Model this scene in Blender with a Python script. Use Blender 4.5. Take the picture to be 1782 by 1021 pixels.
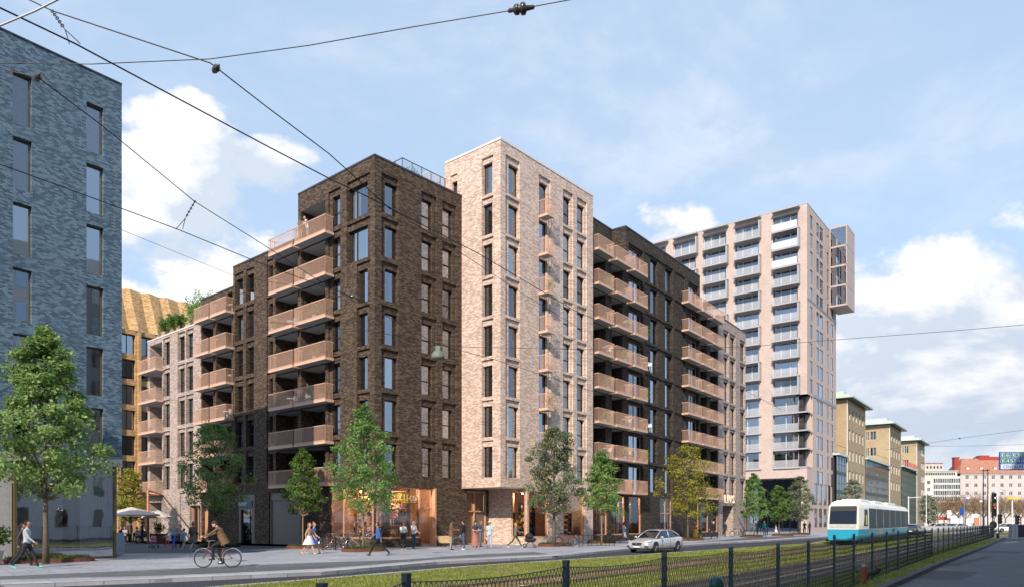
import bpy, bmesh, math, random
import numpy as np
from mathutils import Vector, Matrix
for o in list(bpy.data.objects): bpy.data.objects.remove(o)
C = bpy.context.scene; COL = C.collection
R_ = math.radians
# ---------------------------------------------------------------- camera
FPX, CX, HZ, EYE = 1250.0, 891.0, 907.0, 1.75
cam = bpy.data.cameras.new('camera'); camo = bpy.data.objects.new('camera', cam); COL.objects.link(camo)
camo.location = (0, 0, EYE); camo.rotation_euler = (R_(90), 0, 0)
cam.sensor_width = 36; cam.lens = 36*FPX/1782; cam.shift_y = (HZ-510.5)/1782
cam.clip_start = .1; cam.clip_end = 4000
C.camera = camo
# ---------------------------------------------------------------- light
sd = Vector((-.70, -2.30, 0)).normalized(); EL = R_(34)      # horizontal direction towards the sun
sunv = Vector((sd.x*math.cos(EL), sd.y*math.cos(EL), math.sin(EL)))
sl = bpy.data.lights.new('sun', 'SUN'); so = bpy.data.objects.new('sun', sl); COL.objects.link(so)
sl.energy = 4.3; sl.angle = R_(.5); sl.color = (1.0, .87, .72)
so.rotation_euler = sunv.to_track_quat('Z', 'Y').to_euler()
W = bpy.data.worlds.new('World'); C.world = W; W.use_nodes = True
nt = W.node_tree; nt.nodes.clear()
def N(nt, t, **kw):
    n = nt.nodes.new(t)
    for k, v in kw.items(): setattr(n, k, v)
    return n
def L(nt, a, b): nt.links.new(a, b)
def math_(nt, op, a, b=None, c=None, clamp=False):
    n = N(nt, 'ShaderNodeMath', operation=op); n.use_clamp = clamp
    for i, v in enumerate((a, b, c)):
        if v is None: continue
        if isinstance(v, (int, float)): n.inputs[i].default_value = v
        else: L(nt, v, n.inputs[i])
    return n.outputs[0]
def mix_(nt, f, a, b, bt='MIX'):
    n = N(nt, 'ShaderNodeMix', data_type='RGBA', blend_type=bt)
    for i, v in ((0, f), (6, a), (7, b)):
        if isinstance(v, (int, float)): n.inputs[i].default_value = v
        elif isinstance(v, tuple): n.inputs[i].default_value = v if len(v) == 4 else (*v, 1)
        else: L(nt, v, n.inputs[i])
    return n.outputs[2]
sky = N(nt, 'ShaderNodeTexSky', sky_type='NISHITA'); sky.sun_disc = False
sky.sun_elevation = EL; sky.sun_rotation = math.atan2(sunv.x, sunv.y)
sky.air_density = 1.0; sky.dust_density = .6; sky.ozone_density = 2.0
geo = N(nt, 'ShaderNodeTexCoord'); dirv = geo.outputs['Generated']
def pdir(px, py): return Vector((px-CX, FPX, HZ-py)).normalized()
def noise(nt, vec, scale, detail=6, rough=.55, dist=0., w=None):
    n = N(nt, 'ShaderNodeTexNoise'); n.inputs['Scale'].default_value = scale
    n.inputs['Detail'].default_value = detail; n.inputs['Roughness'].default_value = rough
    n.inputs['Distortion'].default_value = dist; L(nt, vec, n.inputs['Vector']); return n.outputs['Fac']
mp = N(nt, 'ShaderNodeMapping'); L(nt, dirv, mp.inputs[0]); mp.inputs['Scale'].default_value = (1, 1, 1.7)
mp.inputs['Location'].default_value = (.3, .1, .45)
mpv = mp.outputs[0]
acc = None
# where the cumulus banks stand (directions), half angle in degrees, weight
for (px, py, ra, wt) in ((318, 272, 3.6, .30), (240, 330, 4.5, .30), (475, 345, 3.6, .30), (380, 420, 5.5, .34), (420, 350, 3.5, .2), (300, 500, 7, .34), (480, 400, 5, .30), (520, 330, 3, .2), (1165, 432, 3.6, .24), (1250, 470, 3.5, .14),
                         (1560, 640, 8, .34), (1700, 610, 6, .30), (1640, 740, 10, .36), (1740, 480, 4, .12), (1500, 520, 5, .20),
                         (1560, 370, 6, .10), (700, 560, 10, .24)):
    d = pdir(px, py)
    vm = N(nt, 'ShaderNodeVectorMath', operation='DOT_PRODUCT'); L(nt, dirv, vm.inputs[0]); vm.inputs[1].default_value = d
    mr = N(nt, 'ShaderNodeMapRange', interpolation_type='SMOOTHSTEP')
    L(nt, vm.outputs['Value'], mr.inputs[0]); mr.inputs[1].default_value = math.cos(R_(ra*1.5)); mr.inputs[2].default_value = math.cos(R_(ra*.4))
    mr.inputs[3].default_value = 0; mr.inputs[4].default_value = wt
    acc = mr.outputs[0] if acc is None else math_(nt, 'MAXIMUM', acc, mr.outputs[0])
n1 = noise(nt, mpv, 5.2, 10, .58, .15)
dens = math_(nt, 'ADD', n1, acc)
cm = N(nt, 'ShaderNodeMapRange', interpolation_type='SMOOTHSTEP'); L(nt, dens, cm.inputs[0])
cm.inputs[1].default_value = .675; cm.inputs[2].default_value = .79
wisp = noise(nt, mpv, 2.3, 7, .62, .6)
wm = N(nt, 'ShaderNodeMapRange', interpolation_type='SMOOTHSTEP'); L(nt, wisp, wm.inputs[0])
wm.inputs[1].default_value = .42; wm.inputs[2].default_value = .85; wm.inputs[4].default_value = .6
cov = math_(nt, 'MAXIMUM', cm.outputs[0], wm.outputs[0], clamp=True)
mp2 = N(nt, 'ShaderNodeMapping'); L(nt, mpv, mp2.inputs[0]); mp2.inputs['Location'].default_value = (-.03, -.02, .05)
n2 = noise(nt, mp2.outputs[0], 5.2, 6, .52, .15)
shade = N(nt, 'ShaderNodeMapRange'); L(nt, math_(nt, 'SUBTRACT', n1, n2), shade.inputs[0]); shade.inputs[1].default_value = -.07; shade.inputs[2].default_value = .05
sepn = N(nt, 'ShaderNodeSeparateXYZ'); L(nt, dirv, sepn.inputs[0])
elev = sepn.outputs[2]
lowr = N(nt, 'ShaderNodeMapRange'); L(nt, math_(nt, 'SUBTRACT', math_(nt, 'MULTIPLY', sepn.outputs[0], .5), elev), lowr.inputs[0])
lowr.inputs[1].default_value = -.05; lowr.inputs[2].default_value = .22
ccol = mix_(nt, shade.outputs[0], (4.0, 4.5, 5.2), (6.3, 6.25, 6.3))
ccol = mix_(nt, math_(nt, 'MULTIPLY', lowr.outputs[0], .8), ccol, mix_(nt, 1.0, ccol, (.76, .79, .84), 'MULTIPLY'))
hz = N(nt, 'ShaderNodeMapRange', interpolation_type='SMOOTHSTEP'); L(nt, elev, hz.inputs[0]); hz.inputs[1].default_value = .50; hz.inputs[2].default_value = -.02
skyt = mix_(nt, 1.0, sky.outputs[0], (1.0, 1.08, 1.22), 'MULTIPLY')
skyc = mix_(nt, .76, skyt, (3.25, 4.25, 5.5))
skyc = mix_(nt, math_(nt, 'MULTIPLY', hz.outputs[0], .5), skyc, (3.6, 4.6, 5.8))
fin = mix_(nt, cov, skyc, ccol)
bg = N(nt, 'ShaderNodeBackground'); L(nt, fin, bg.inputs[0]); bg.inputs[1].default_value = .15
wo = N(nt, 'ShaderNodeOutputWorld'); L(nt, bg.outputs[0], wo.inputs[0])
C.view_settings.view_transform = 'Standard'; C.view_settings.look = 'None'; C.view_settings.exposure = 0.25; C.view_settings.gamma = 1
C.render.engine = 'CYCLES'
C.cycles.max_bounces = 6; C.cycles.diffuse_bounces = 3; C.cycles.glossy_bounces = 3; C.cycles.transparent_max_bounces = 10; C.cycles.transmission_bounces = 3
C.cycles.caustics_reflective = False; C.cycles.caustics_refractive = False
random.seed(7); np.random.seed(7)
# ---------------------------------------------------------------- materials
def newmat(name):
    m = bpy.data.materials.new(name); m.use_nodes = True; t = m.node_tree; t.nodes.clear()
    o = N(t, 'ShaderNodeOutputMaterial'); b = N(t, 'ShaderNodeBsdfPrincipled'); L(t, b.outputs[0], o.inputs[0])
    return m, t, b, o
def plain(name, col, rough=.6, metal=0., var=.12, scale=6., spec=.5, bump=0., coat=0., emit=None, est=0.):
    m, t, b, o = newmat(name)
    tc = N(t, 'ShaderNodeTexCoord')
    n = noise(t, tc.outputs['Object'], scale, 5, .6)
    f = N(t, 'ShaderNodeMapRange'); L(t, n, f.inputs[0]); f.inputs[1].default_value = .3; f.inputs[2].default_value = .7
    c1 = tuple(min(1, c*(1+var)) for c in col); c2 = tuple(c*(1-var) for c in col)
    L(t, mix_(t, f.outputs[0], c2, c1), b.inputs['Base Color'])
    b.inputs['Roughness'].default_value = rough; b.inputs['Metallic'].default_value = metal
    b.inputs['Specular IOR Level'].default_value = spec; b.inputs['Coat Weight'].default_value = coat
    if bump:
        bp = N(t, 'ShaderNodeBump'); bp.inputs['Strength'].default_value = bump; L(t, n, bp.inputs['Height']); L(t, bp.outputs[0], b.inputs['Normal'])
    if emit: b.inputs['Emission Color'].default_value = (*emit, 1); b.inputs['Emission Strength'].default_value = est
    return m
def brick(name, ca, cb, cc, mortar, bw=.26, bh=.085, rough=.85, spread=1.0, bump=.5, ns=1.4):
    """brick courses in metres (UV), three brick colours and lighter mortar, weathering noise"""
    m, t, b, o = newmat(name)
    uv = N(t, 'ShaderNodeUVMap')
    bt = N(t, 'ShaderNodeTexBrick'); L(t, uv.outputs[0], bt.inputs['Vector'])
    bt.offset = .5; bt.inputs['Scale'].default_value = 1; bt.inputs['Brick Width'].default_value = bw; bt.inputs['Row Height'].default_value = bh
    bt.inputs['Mortar Size'].default_value = .008; bt.inputs['Mortar Smooth'].default_value = .3; bt.inputs['Bias'].default_value = 0
    bt.inputs['Color1'].default_value = (0, 0, 0, 1); bt.inputs['Color2'].default_value = (1, 1, 1, 1); bt.inputs['Mortar'].default_value = (.5, .5, .5, 1)
    mpn = N(t, 'ShaderNodeMapping'); L(t, uv.outputs[0], mpn.inputs[0]); mpn.inputs['Scale'].default_value = (ns/(bw*.95), ns/(bh*1.25), 1)
    nn = noise(t, mpn.outputs[0], 1.0, 3, .75)
    r = N(t, 'ShaderNodeValToRGB'); e = r.color_ramp.elements
    e[0].position = .34; e[0].color = (*ca, 1); e[1].position = .66; e[1].color = (*cc, 1)
    k = e.new(.5); k.color = (*cb, 1)
    val = math_(t, 'ADD', math_(t, 'MULTIPLY', nn, .55), math_(t, 'MULTIPLY', bt.outputs['Color'], .34*spread))
    val = math_(t, 'ADD', val, .225-.17*spread)
    L(t, val, r.inputs[0])
    col = mix_(t, math_(t, 'MULTIPLY', bt.outputs['Fac'], .6), r.outputs[0], mortar)
    big = noise(t, uv.outputs[0], .35, 4, .6)
    bf = N(t, 'ShaderNodeMapRange'); L(t, big, bf.inputs[0]); bf.inputs[1].default_value = .3; bf.inputs[2].default_value = .7; bf.inputs[3].default_value = .88; bf.inputs[4].default_value = 1.08
    col = mix_(t, 1.0, col, mix_(t, bf.outputs[0], (0, 0, 0), (1, 1, 1)), 'MULTIPLY')
    L(t, col, b.inputs['Base Color']); b.inputs['Roughness'].default_value = rough; b.inputs['Specular IOR Level'].default_value = .25
    bp = N(t, 'ShaderNodeBump'); bp.inputs['Strength'].default_value = bump; bp.inputs['Distance'].default_value = .03; L(t, nn, bp.inputs['Height']); L(t, bp.outputs[0], b.inputs['Normal'])
    return m
def glass(name, tint=(.55, .6, .65), refl=.38, rough=.02, rcol=(.82, .9, 1.0), bump=0., bscale=2., vary=0.):
    m, t, b, o = newmat(name); t.nodes.remove(b)
    tr = N(t, 'ShaderNodeBsdfTransparent'); tr.inputs[0].default_value = (*tint, 1)
    gl = N(t, 'ShaderNodeBsdfGlossy'); gl.inputs['Roughness'].default_value = rough; gl.inputs[0].default_value = (*rcol, 1)
    lw = N(t, 'ShaderNodeFresnel'); lw.inputs[0].default_value = 1.5
    f = math_(t, 'ADD', math_(t, 'MULTIPLY', lw.outputs[0], 1.0), refl-.04, clamp=True)
    if vary:
        oi = N(t, 'ShaderNodeObjectInfo'); f = math_(t, 'ADD', f, math_(t, 'MULTIPLY', math_(t, 'SUBTRACT', oi.outputs['Random'], .5), vary), clamp=True)
    mx = N(t, 'ShaderNodeMixShader'); L(t, f, mx.inputs[0]); L(t, tr.outputs[0], mx.inputs[1]); L(t, gl.outputs[0], mx.inputs[2]); L(t, mx.outputs[0], o.inputs[0])
    if bump:
        tc = N(t, 'ShaderNodeTexCoord'); n = noise(t, tc.outputs['Object'], bscale, 2, .5)
        bp = N(t, 'ShaderNodeBump'); bp.inputs['Strength'].default_value = bump; bp.inputs['Distance'].default_value = .05; L(t, n, bp.inputs['Height']); L(t, bp.outputs[0], gl.inputs['Normal'])
    return m
def leafmat(name, c1, c2, c3):
    m, t, b, o = newmat(name)
    g = N(t, 'ShaderNodeNewGeometry'); r = N(t, 'ShaderNodeValToRGB'); e = r.color_ramp.elements
    e[0].color = (*c1, 1); e[1].color = (*c3, 1); k = e.new(.55); k.color = (*c2, 1)
    tc = N(t, 'ShaderNodeTexCoord'); n = noise(t, tc.outputs['Object'], .9, 3, .6)
    v = math_(t, 'ADD', math_(t, 'MULTIPLY', g.outputs['Random Per Island'], .65), math_(t, 'SUBTRACT', math_(t, 'MULTIPLY', n, 1.0), .3), clamp=True)
    L(t, v, r.inputs[0]); L(t, r.outputs[0], b.inputs['Base Color']); b.inputs['Roughness'].default_value = .55; b.inputs['Specular IOR Level'].default_value = .3
    tl = N(t, 'ShaderNodeBsdfTranslucent'); L(t, r.outputs[0], tl.inputs[0])
    mx = N(t, 'ShaderNodeMixShader'); mx.inputs[0].default_value = .48; L(t, b.outputs[0], mx.inputs[1]); L(t, tl.outputs[0], mx.inputs[2]); L(t, mx.outputs[0], o.inputs[0])
    return m
def ground_mat(name, c1, c2, scale=1.2, grid=None, gcol=None, rough=.85, ang=0.):
    m, t, b, o = newmat(name)
    tc = N(t, 'ShaderNodeTexCoord')
    n = noise(t, tc.outputs['Object'], scale, 8, .65); n2 = noise(t, tc.outputs['Object'], scale*28, 4, .7)
    v = math_(t, 'ADD', math_(t, 'MULTIPLY', n, .65), math_(t, 'MULTIPLY', n2, .35))
    f = N(t, 'ShaderNodeMapRange'); L(t, v, f.inputs[0]); f.inputs[1].default_value = .36; f.inputs[2].default_value = .64
    col = mix_(t, f.outputs[0], c1, c2)
    if grid:
        mpn = N(t, 'ShaderNodeMapping'); L(t, tc.outputs['Object'], mpn.inputs[0]); mpn.inputs['Rotation'].default_value = (0, 0, ang)
        bt = N(t, 'ShaderNodeTexBrick'); L(t, mpn.outputs[0], bt.inputs['Vector']); bt.inputs['Scale'].default_value = 1
        bt.inputs['Brick Width'].default_value = grid[0]; bt.inputs['Row Height'].default_value = grid[1]; bt.inputs['Mortar Size'].default_value = grid[2]
        bt.inputs['Color1'].default_value = (.82, .82, .82, 1); bt.inputs['Color2'].default_value = (1.08, 1.08, 1.08, 1); bt.inputs['Mortar'].default_value = (*gcol, 1)
        col = mix_(t, 1.0, col, bt.outputs['Color'], 'MULTIPLY')
    L(t, col, b.inputs['Base Color']); b.inputs['Roughness'].default_value = rough; b.inputs['Specular IOR Level'].default_value = .3
    bp = N(t, 'ShaderNodeBump'); bp.inputs['Strength'].default_value = .25; bp.inputs['Distance'].default_value = .02; L(t, n2, bp.inputs['Height']); L(t, bp.outputs[0], b.inputs['Normal'])
    return m
M = {}
M['dark'] = brick('dark brown brick', (.034, .023, .018), (.082, .055, .038), (.155, .108, .074), (.085, .072, .062))
M['darkc'] = brick('charcoal brown brick', (.024, .020, .018), (.052, .041, .033), (.105, .082, .062), (.06, .053, .047))
M['pale'] = brick('pale rose brick', (.44, .30, .235), (.63, .475, .395), (.76, .62, .53), (.68, .60, .54), spread=1.1)
M['rose'] = brick('greyish rose brick', (.26, .19, .16), (.42, .33, .29), (.56, .46, .41), (.48, .42, .38))
M['blue'] = brick('blue glazed brick', (.050, .085, .125), (.095, .155, .215), (.17, .245, .315), (.14, .20, .26), bw=.19, bh=.075, spread=1.2, rough=.55, ns=2.0)
M['yellow'] = brick('ochre brick', (.32, .18, .075), (.52, .32, .14), (.68, .46, .24), (.40, .30, .2))
M['ochre'] = brick('yellow brown brick', (.34, .25, .15), (.45, .34, .21), (.54, .42, .27), (.45, .38, .27), spread=.5)
M['tower'] = brick('pinkish tower brick', (.50, .38, .34), (.57, .455, .405), (.63, .52, .46), (.57, .48, .43), bw=.26, bh=.085, spread=.8)
M['copper'] = plain('salmon lacquered metal', (.66, .41, .29), .5, .0, .10, 1.5)
M['copperd'] = plain('salmon slab edge', (.70, .45, .33), .6, 0, .08)
M['plaster'] = plain('light grey plaster soffit', (.42, .43, .45), .8)
M['coping_d'] = plain('dark zinc coping', (.07, .065, .07), .5, .3)
M['coping_l'] = plain('pale stone coping', (.72, .68, .64), .6)
M['roofing'] = plain('grey roofing felt', (.12, .12, .125), .9)
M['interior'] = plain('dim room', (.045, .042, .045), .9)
M['bronze'] = plain('dark bronze window frame', (.045, .035, .028), .4, .4)
M['wood'] = plain('salmon wood frame', (.58, .31, .19), .5, 0, .12, 9)
M['pane'] = glass('window glass', (.58, .63, .68), .34, vary=.38, bump=.035, bscale=.9)
M['shopglass'] = glass('shop glass', (.86, .88, .9), .09)
M['railglass'] = glass('railing glass', (.80, .84, .88), .25, rcol=(.95, .95, .97))
M['curtain'] = plain('white curtain', (.72, .70, .70), .9, 0, .15, 14)
M['white'] = plain('white paint', (.78, .78, .77), .45)
M['grey'] = plain('grey metal', (.32, .33, .34), .4, .5)
M['frosted'] = plain('frosted railing glass', (.62, .64, .68), .12, 0, .05, 2., coat=.5)  # pale opaque colour stands in for bright reflection on the top railings
M['towerpane'] = glass('tower window glass', (.55, .6, .64), .26, vary=.3)
M['concrete'] = plain('pale concrete', (.42, .42, .43), .8)
M['black'] = plain('black rubber', (.018, .018, .02), .6)
M['blackmetal'] = plain('black metal', (.03, .032, .035), .4, .6)
M['taupe'] = plain('taupe door metal', (.20, .165, .15), .5, .1)
M['chrome'] = plain('chrome', (.7, .7, .72), .15, 1.)
M['greenroof'] = plain('verdigris copper', (.50, .62, .56), .7)
M['bark'] = plain('grey brown bark', (.13, .10, .075), .9, 0, .35, 14, bump=.5)
M['barkpale'] = plain('tan bark', (.27, .21, .12), .9, 0, .3, 14, bump=.4)
# ---------------------------------------------------------------- helpers
class MB:
    def __init__(s): s.v = []; s.f = []; s.m = []; s.uv = []
    def add(s, vs, fs, mat=0, uvs=None):
        b = len(s.v); s.v += [tuple(v) for v in vs]
        for i, f in enumerate(fs):
            s.f.append(tuple(b+k for k in f)); s.m.append(mat); s.uv.append(uvs[i] if uvs else None)
    def box(s, x0, x1, y0, y1, z0, z1, mat=0):
        if x0 > x1: x0, x1 = x1, x0
        if y0 > y1: y0, y1 = y1, y0
        if z0 > z1: z0, z1 = z1, z0
        v = [(x0,y0,z0),(x1,y0,z0),(x1,y1,z0),(x0,y1,z0),(x0,y0,z1),(x1,y0,z1),(x1,y1,z1),(x0,y1,z1)]
        s.add(v, [(0,3,2,1),(4,5,6,7),(0,1,5,4),(1,2,6,5),(2,3,7,6),(3,0,4,7)], mat)
    def tube(s, pts, r, n=6, mat=0, caps=True, sx=1., sy=1.):
        pts = [Vector(p) for p in pts]; rs = r if isinstance(r, (list, tuple)) else [r]*len(pts)
        b = len(s.v); up0 = None
        for i, p in enumerate(pts):
            d = (pts[min(i+1, len(pts)-1)]-pts[max(i-1, 0)])
            d = d.normalized() if d.length > 1e-9 else Vector((0, 0, 1))
            if up0 is None:
                up0 = Vector((1, 0, 0)) if abs(d.x) < .8 else Vector((0, 1, 0))
            a = (up0 - d*up0.dot(d)).normalized(); c = d.cross(a); up0 = a
            for k in range(n):
                t = 2*math.pi*k/n; s.v.append(tuple(p + a*(math.cos(t)*rs[i]*sx) + c*(math.sin(t)*rs[i]*sy)))
        for i in range(len(pts)-1):
            for k in range(n):
                s.f.append((b+i*n+k, b+i*n+(k+1) % n, b+(i+1)*n+(k+1) % n, b+(i+1)*n+k)); s.m.append(mat); s.uv.append(None)
        if caps:
            s.f.append(tuple(b+k for k in range(n))[::-1]); s.m.append(mat); s.uv.append(None)
            s.f.append(tuple(b+(len(pts)-1)*n+k for k in range(n))); s.m.append(mat); s.uv.append(None)
    def lathe(s, prof, n=16, c=(0, 0, 0), mat=0, ax='z', sy=1.):
        b = len(s.v)
        for r, z in prof:
            for k in range(n):
                t = 2*math.pi*k/n; x, y = r*math.cos(t), r*math.sin(t)*sy
                p = {'z': (x, y, z), 'y': (x, z, y), 'x': (z, x, y)}[ax]
                s.v.append((c[0]+p[0], c[1]+p[1], c[2]+p[2]))
        for i in range(len(prof)-1):
            for k in range(n):
                s.f.append((b+i*n+k, b+i*n+(k+1) % n, b+(i+1)*n+(k+1) % n, b+(i+1)*n+k)); s.m.append(mat); s.uv.append(None)
        s.f.append(tuple(b+k for k in range(n))[::-1]); s.m.append(mat); s.uv.append(None)
        s.f.append(tuple(b+(len(prof)-1)*n+k for k in range(n))); s.m.append(mat); s.uv.append(None)
    def ball(s, c, r, n=10, mat=0, sx=1, sy=1, sz=1):
        prof = []; h = max(4, n//2)
        for i in range(h+1):
            a = math.pi*i/h; prof.append((max(1e-4, math.sin(a))*r, -math.cos(a)*r))
        b = len(s.v); s.lathe(prof, n, (0, 0, 0), mat)
        for i in range(b, len(s.v)):
            v = s.v[i]; s.v[i] = (v[0]*sx+c[0], v[1]*sy+c[1], v[2]*sz+c[2])
    def ring(s, c, R, r, n=20, k=6, mat=0, ax='y'):
        pts = []
        b = len(s.v)
        for i in range(n):
            t = 2*math.pi*i/n
            for j in range(k):
                q = 2*math.pi*j/k; rr = R+r*math.cos(q); h = r*math.sin(q)
                p = (rr*math.cos(t), h, rr*math.sin(t)) if ax == 'y' else (rr*math.cos(t), rr*math.sin(t), h)
                s.v.append((c[0]+p[0], c[1]+p[1], c[2]+p[2]))
        for i in range(n):
            for j in range(k):
                s.f.append((b+i*k+j, b+((i+1) % n)*k+j, b+((i+1) % n)*k+(j+1) % k, b+i*k+(j+1) % k)); s.m.append(mat); s.uv.append(None)
    def mesh(s, name, mats, smooth=False, fix=False):
        me = bpy.data.meshes.new(name); me.from_pydata(s.v, [], s.f)
        for m in (mats if isinstance(mats, (list, tuple)) else [mats]): me.materials.append(m)
        me.polygons.foreach_set('material_index', s.m)
        if any(u is not None for u in s.uv):
            ul = me.uv_layers.new(name='UVMap'); k = 0
            for f, u in zip(s.f, s.uv):
                for j in range(len(f)):
                    if u is not None: ul.data[k].uv = u[j]
                    k += 1
        if smooth: me.polygons.foreach_set('use_smooth', [True]*len(s.f))
        if fix:
            bm = bmesh.new(); bm.from_mesh(me); bmesh.ops.recalc_face_normals(bm, faces=bm.faces); bm.to_mesh(me); bm.free()
        me.update(); return me
    def build(s, name, mats, parent=None, Mw=None, smooth=False, fix=False):
        return link(name, s.mesh(name, mats, smooth, fix), parent, Mw)
def link(name, me, parent=None, Mw=None):
    o = bpy.data.objects.new(name, me); COL.objects.link(o)
    if parent is not None:
        o.parent = parent
        if Mw is not None: o.matrix_basis = wm_of(parent).inverted() @ Mw
    elif Mw is not None: o.matrix_basis = Mw
    return o
def wm_of(o):
    m = o.matrix_basis.copy()
    while o.parent: o = o.parent; m = o.matrix_basis @ m
    return m
def tag(o, label=None, cat=None, group=None, kind=None):
    if label: o['label'] = label
    if cat: o['category'] = cat
    if group: o['group'] = group
    if kind: o['kind'] = kind
    return o
def thing(name, loc=(0, 0, 0), rz=0., label=None, cat=None, group=None):
    o = bpy.data.objects.new(name, None); COL.objects.link(o); o.location = loc; o.rotation_euler = (0, 0, rz)
    o.matrix_basis = Matrix.Translation(loc) @ Matrix.Rotation(rz, 4, 'Z'); o.empty_display_size = .2
    return tag(o, label, cat, group)
def copy_tree(o, parent=None):
    c = o.copy(); COL.objects.link(c)
    if parent is not None: c.parent = parent
    for ch in [x for x in KIDS.get(o.name, [])]:
        copy_tree(ch, c)
    return c
KIDS = {}
def kids_index():
    KIDS.clear()
    for o in COL.objects:
        if o.parent: KIDS.setdefault(o.parent.name, []).append(o)
def put(o, loc, rz, label=None, group=None, s=1.):
    o.matrix_basis = Matrix.Translation(loc) @ Matrix.Rotation(rz, 4, 'Z') @ Matrix.Scale(s, 4)
    if label: o['label'] = label
    if group: o['group'] = group
    return o
def G(px, py, z=0.):
    Y = FPX*(EYE-z)/(py-HZ); return Vector(((px-CX)/FPX*Y, Y, z))
def P(px, Y, z=0.): return Vector(((px-CX)/FPX*Y, Y, z))
def PZ(px, py, z):
    Y = FPX*(z-EYE)/(HZ-py); return Vector(((px-CX)/FPX*Y, Y, z))
def Zat(py, Y): return EYE+(HZ-py)/FPX*Y
def text_mesh(txt, size, ext=.02, align='LEFT', sp=1.0):
    cu = bpy.data.curves.new('t', 'FONT'); cu.body = txt; cu.size = size; cu.extrude = ext; cu.align_x = align; cu.offset = size*.012
    cu.offset = 0; cu.space_character = sp
    ob = bpy.data.objects.new('t', cu); COL.objects.link(ob); dg = bpy.context.evaluated_depsgraph_get()
    me = bpy.data.meshes.new_from_object(ob.evaluated_get(dg)); bpy.data.objects.remove(ob)
    return me
TXT = Matrix(((1, 0, 0, 0), (0, 0, -1, 0), (0, 1, 0, 0), (0, 0, 0, 1)))  # text plane -> facade plane facing -y
# ================================================================ facades
def OP(f, g0, g1, q0, q1, dr=.13, dw=.37):
    """opening and outer recess, allowing for the depth that hides one jamb from the street corner"""
    if f.left: a, b, c, d = f.u(g0, dw), f.u(g1, dr), f.u(q0, dr), f.u(q1)
    else: a, b, c, d = f.u(g0, dr), f.u(g1, dw), f.u(q0), f.u(q1, dr)
    return (a, b, min(a-.01, c), max(b+.01, d))
class Fac:
    """x = along the wall, y = into the wall, z = up; V is the vanishing direction of the wall"""
    def __init__(s, px, Y, V, left=False):
        s.left = left; s.O = Vector(((px-CX)/FPX*Y, Y)); d = Vector(((V-CX)/FPX, 1)).normalized()
        s.D = -d if left else d; s.I = Vector((-s.D.y, s.D.x))
        s.M = Matrix(((s.D.x, s.I.x, 0, s.O.x), (s.D.y, s.I.y, 0, s.O.y), (0, 0, 1, 0), (0, 0, 0, 1)))
    def u(s, px, dep=0.):
        c = (px-CX)/FPX; O = s.O + s.I*dep
        return (c*O.y-O.x)/(s.D.x-c*s.D.y)
    def pt(s, u, dep=0., z=None):
        p = s.O+s.D*u+s.I*dep
        return p if z is None else Vector((p.x, p.y, z))
    def z(s, px, py, dep=0.):
        p = s.pt(s.u(px, dep), dep); return EYE+(HZ-py)/FPX*p.y
    def Y(s, px): return s.pt(s.u(px)).y
    def mat(s, u, dep, z): return s.M @ Matrix.Translation((u, dep, z))
def wall(u0, u1, z0, z1, cells, mb=None, flip=1):
    mb = mb or MB()
    us = {u0, u1}; zs = {z0, z1}
    for c in cells:
        us |= {min(max(c[0], u0), u1), min(max(c[1], u0), u1)}; zs |= {min(max(c[2], z0), z1), min(max(c[3], z0), z1)}
    def uniq(s):
        r = []
        for v in sorted(s):
            if not r or v-r[-1] > .004: r.append(v)
        return r
    us = uniq(us); zs = uniq(zs); nu, nz = len(us)-1, len(zs)-1
    dep = [[0.]*nz for _ in range(nu)]; kind = [['w']*nz for _ in range(nu)]
    for c in cells:
        for i in range(nu):
            um = (us[i]+us[i+1])/2
            if not (c[0] < um < c[1]): continue
            for j in range(nz):
                zm = (zs[j]+zs[j+1])/2
                if c[2] < zm < c[3]: dep[i][j] = c[4]; kind[i][j] = c[5] if len(c) > 5 else 'w'
    for i in range(nu):
        for j in range(nz):
            a, b, c, d = us[i], us[i+1], zs[j], zs[j+1]; y = dep[i][j]
            if kind[i][j] not in 'hx':
                mi = 2 if kind[i][j] == 'p' else 0
                mb.add([(a,y,c),(b,y,c),(b,y,d),(a,y,d)], [(0,1,2,3)], mi, [[(a,c),(b,c),(b,d),(a,d)]])
    def pale(k): return k == 'l'
    for i in range(nu+1):
        for j in range(nz):
            yl = dep[i-1][j] if i > 0 else None; yr = dep[i][j] if i < nu else None
            if yl is None or yr is None or abs(yl-yr) < 1e-6: continue
            if (kind[i-1][j] == 'x') or (kind[i][j] == 'x'): continue
            u = us[i]; c, d = zs[j], zs[j+1]; lo, hi = min(yl, yr), max(yl, yr)
            mb.add([(u,lo,c),(u,hi,c),(u,hi,d),(u,lo,d)], [(0,1,2,3) if yl > yr else (3,2,1,0)], 0, [[(u+lo,c),(u+hi,c),(u+hi,d),(u+lo,d)] if yl > yr else [(u+lo,d),(u+hi,d),(u+hi,c),(u+lo,c)]])
    for i in range(nu):
        for j in range(nz+1):
            yb = dep[i][j-1] if j > 0 else None; yt = dep[i][j] if j < nz else None
            if yb is None or yt is None or abs(yb-yt) < 1e-6: continue
            if kind[i][j-1] == 'x' or kind[i][j] == 'x': continue
            z = zs[j]; a, b = us[i], us[i+1]; lo, hi = min(yb, yt), max(yb, yt)
            mi = 1 if (pale(kind[i][j-1]) or pale(kind[i][j])) else 0
            mb.add([(a,lo,z),(b,lo,z),(b,hi,z),(a,hi,z)], [(0,1,2,3) if yt > yb else (3,2,1,0)], mi, [[(a,z+lo),(b,z+lo),(b,z+hi),(a,z+hi)] if yt > yb else [(a,z+hi),(b,z+hi),(b,z+lo),(a,z+lo)]])
    return mb
MESHES = {}
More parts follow.
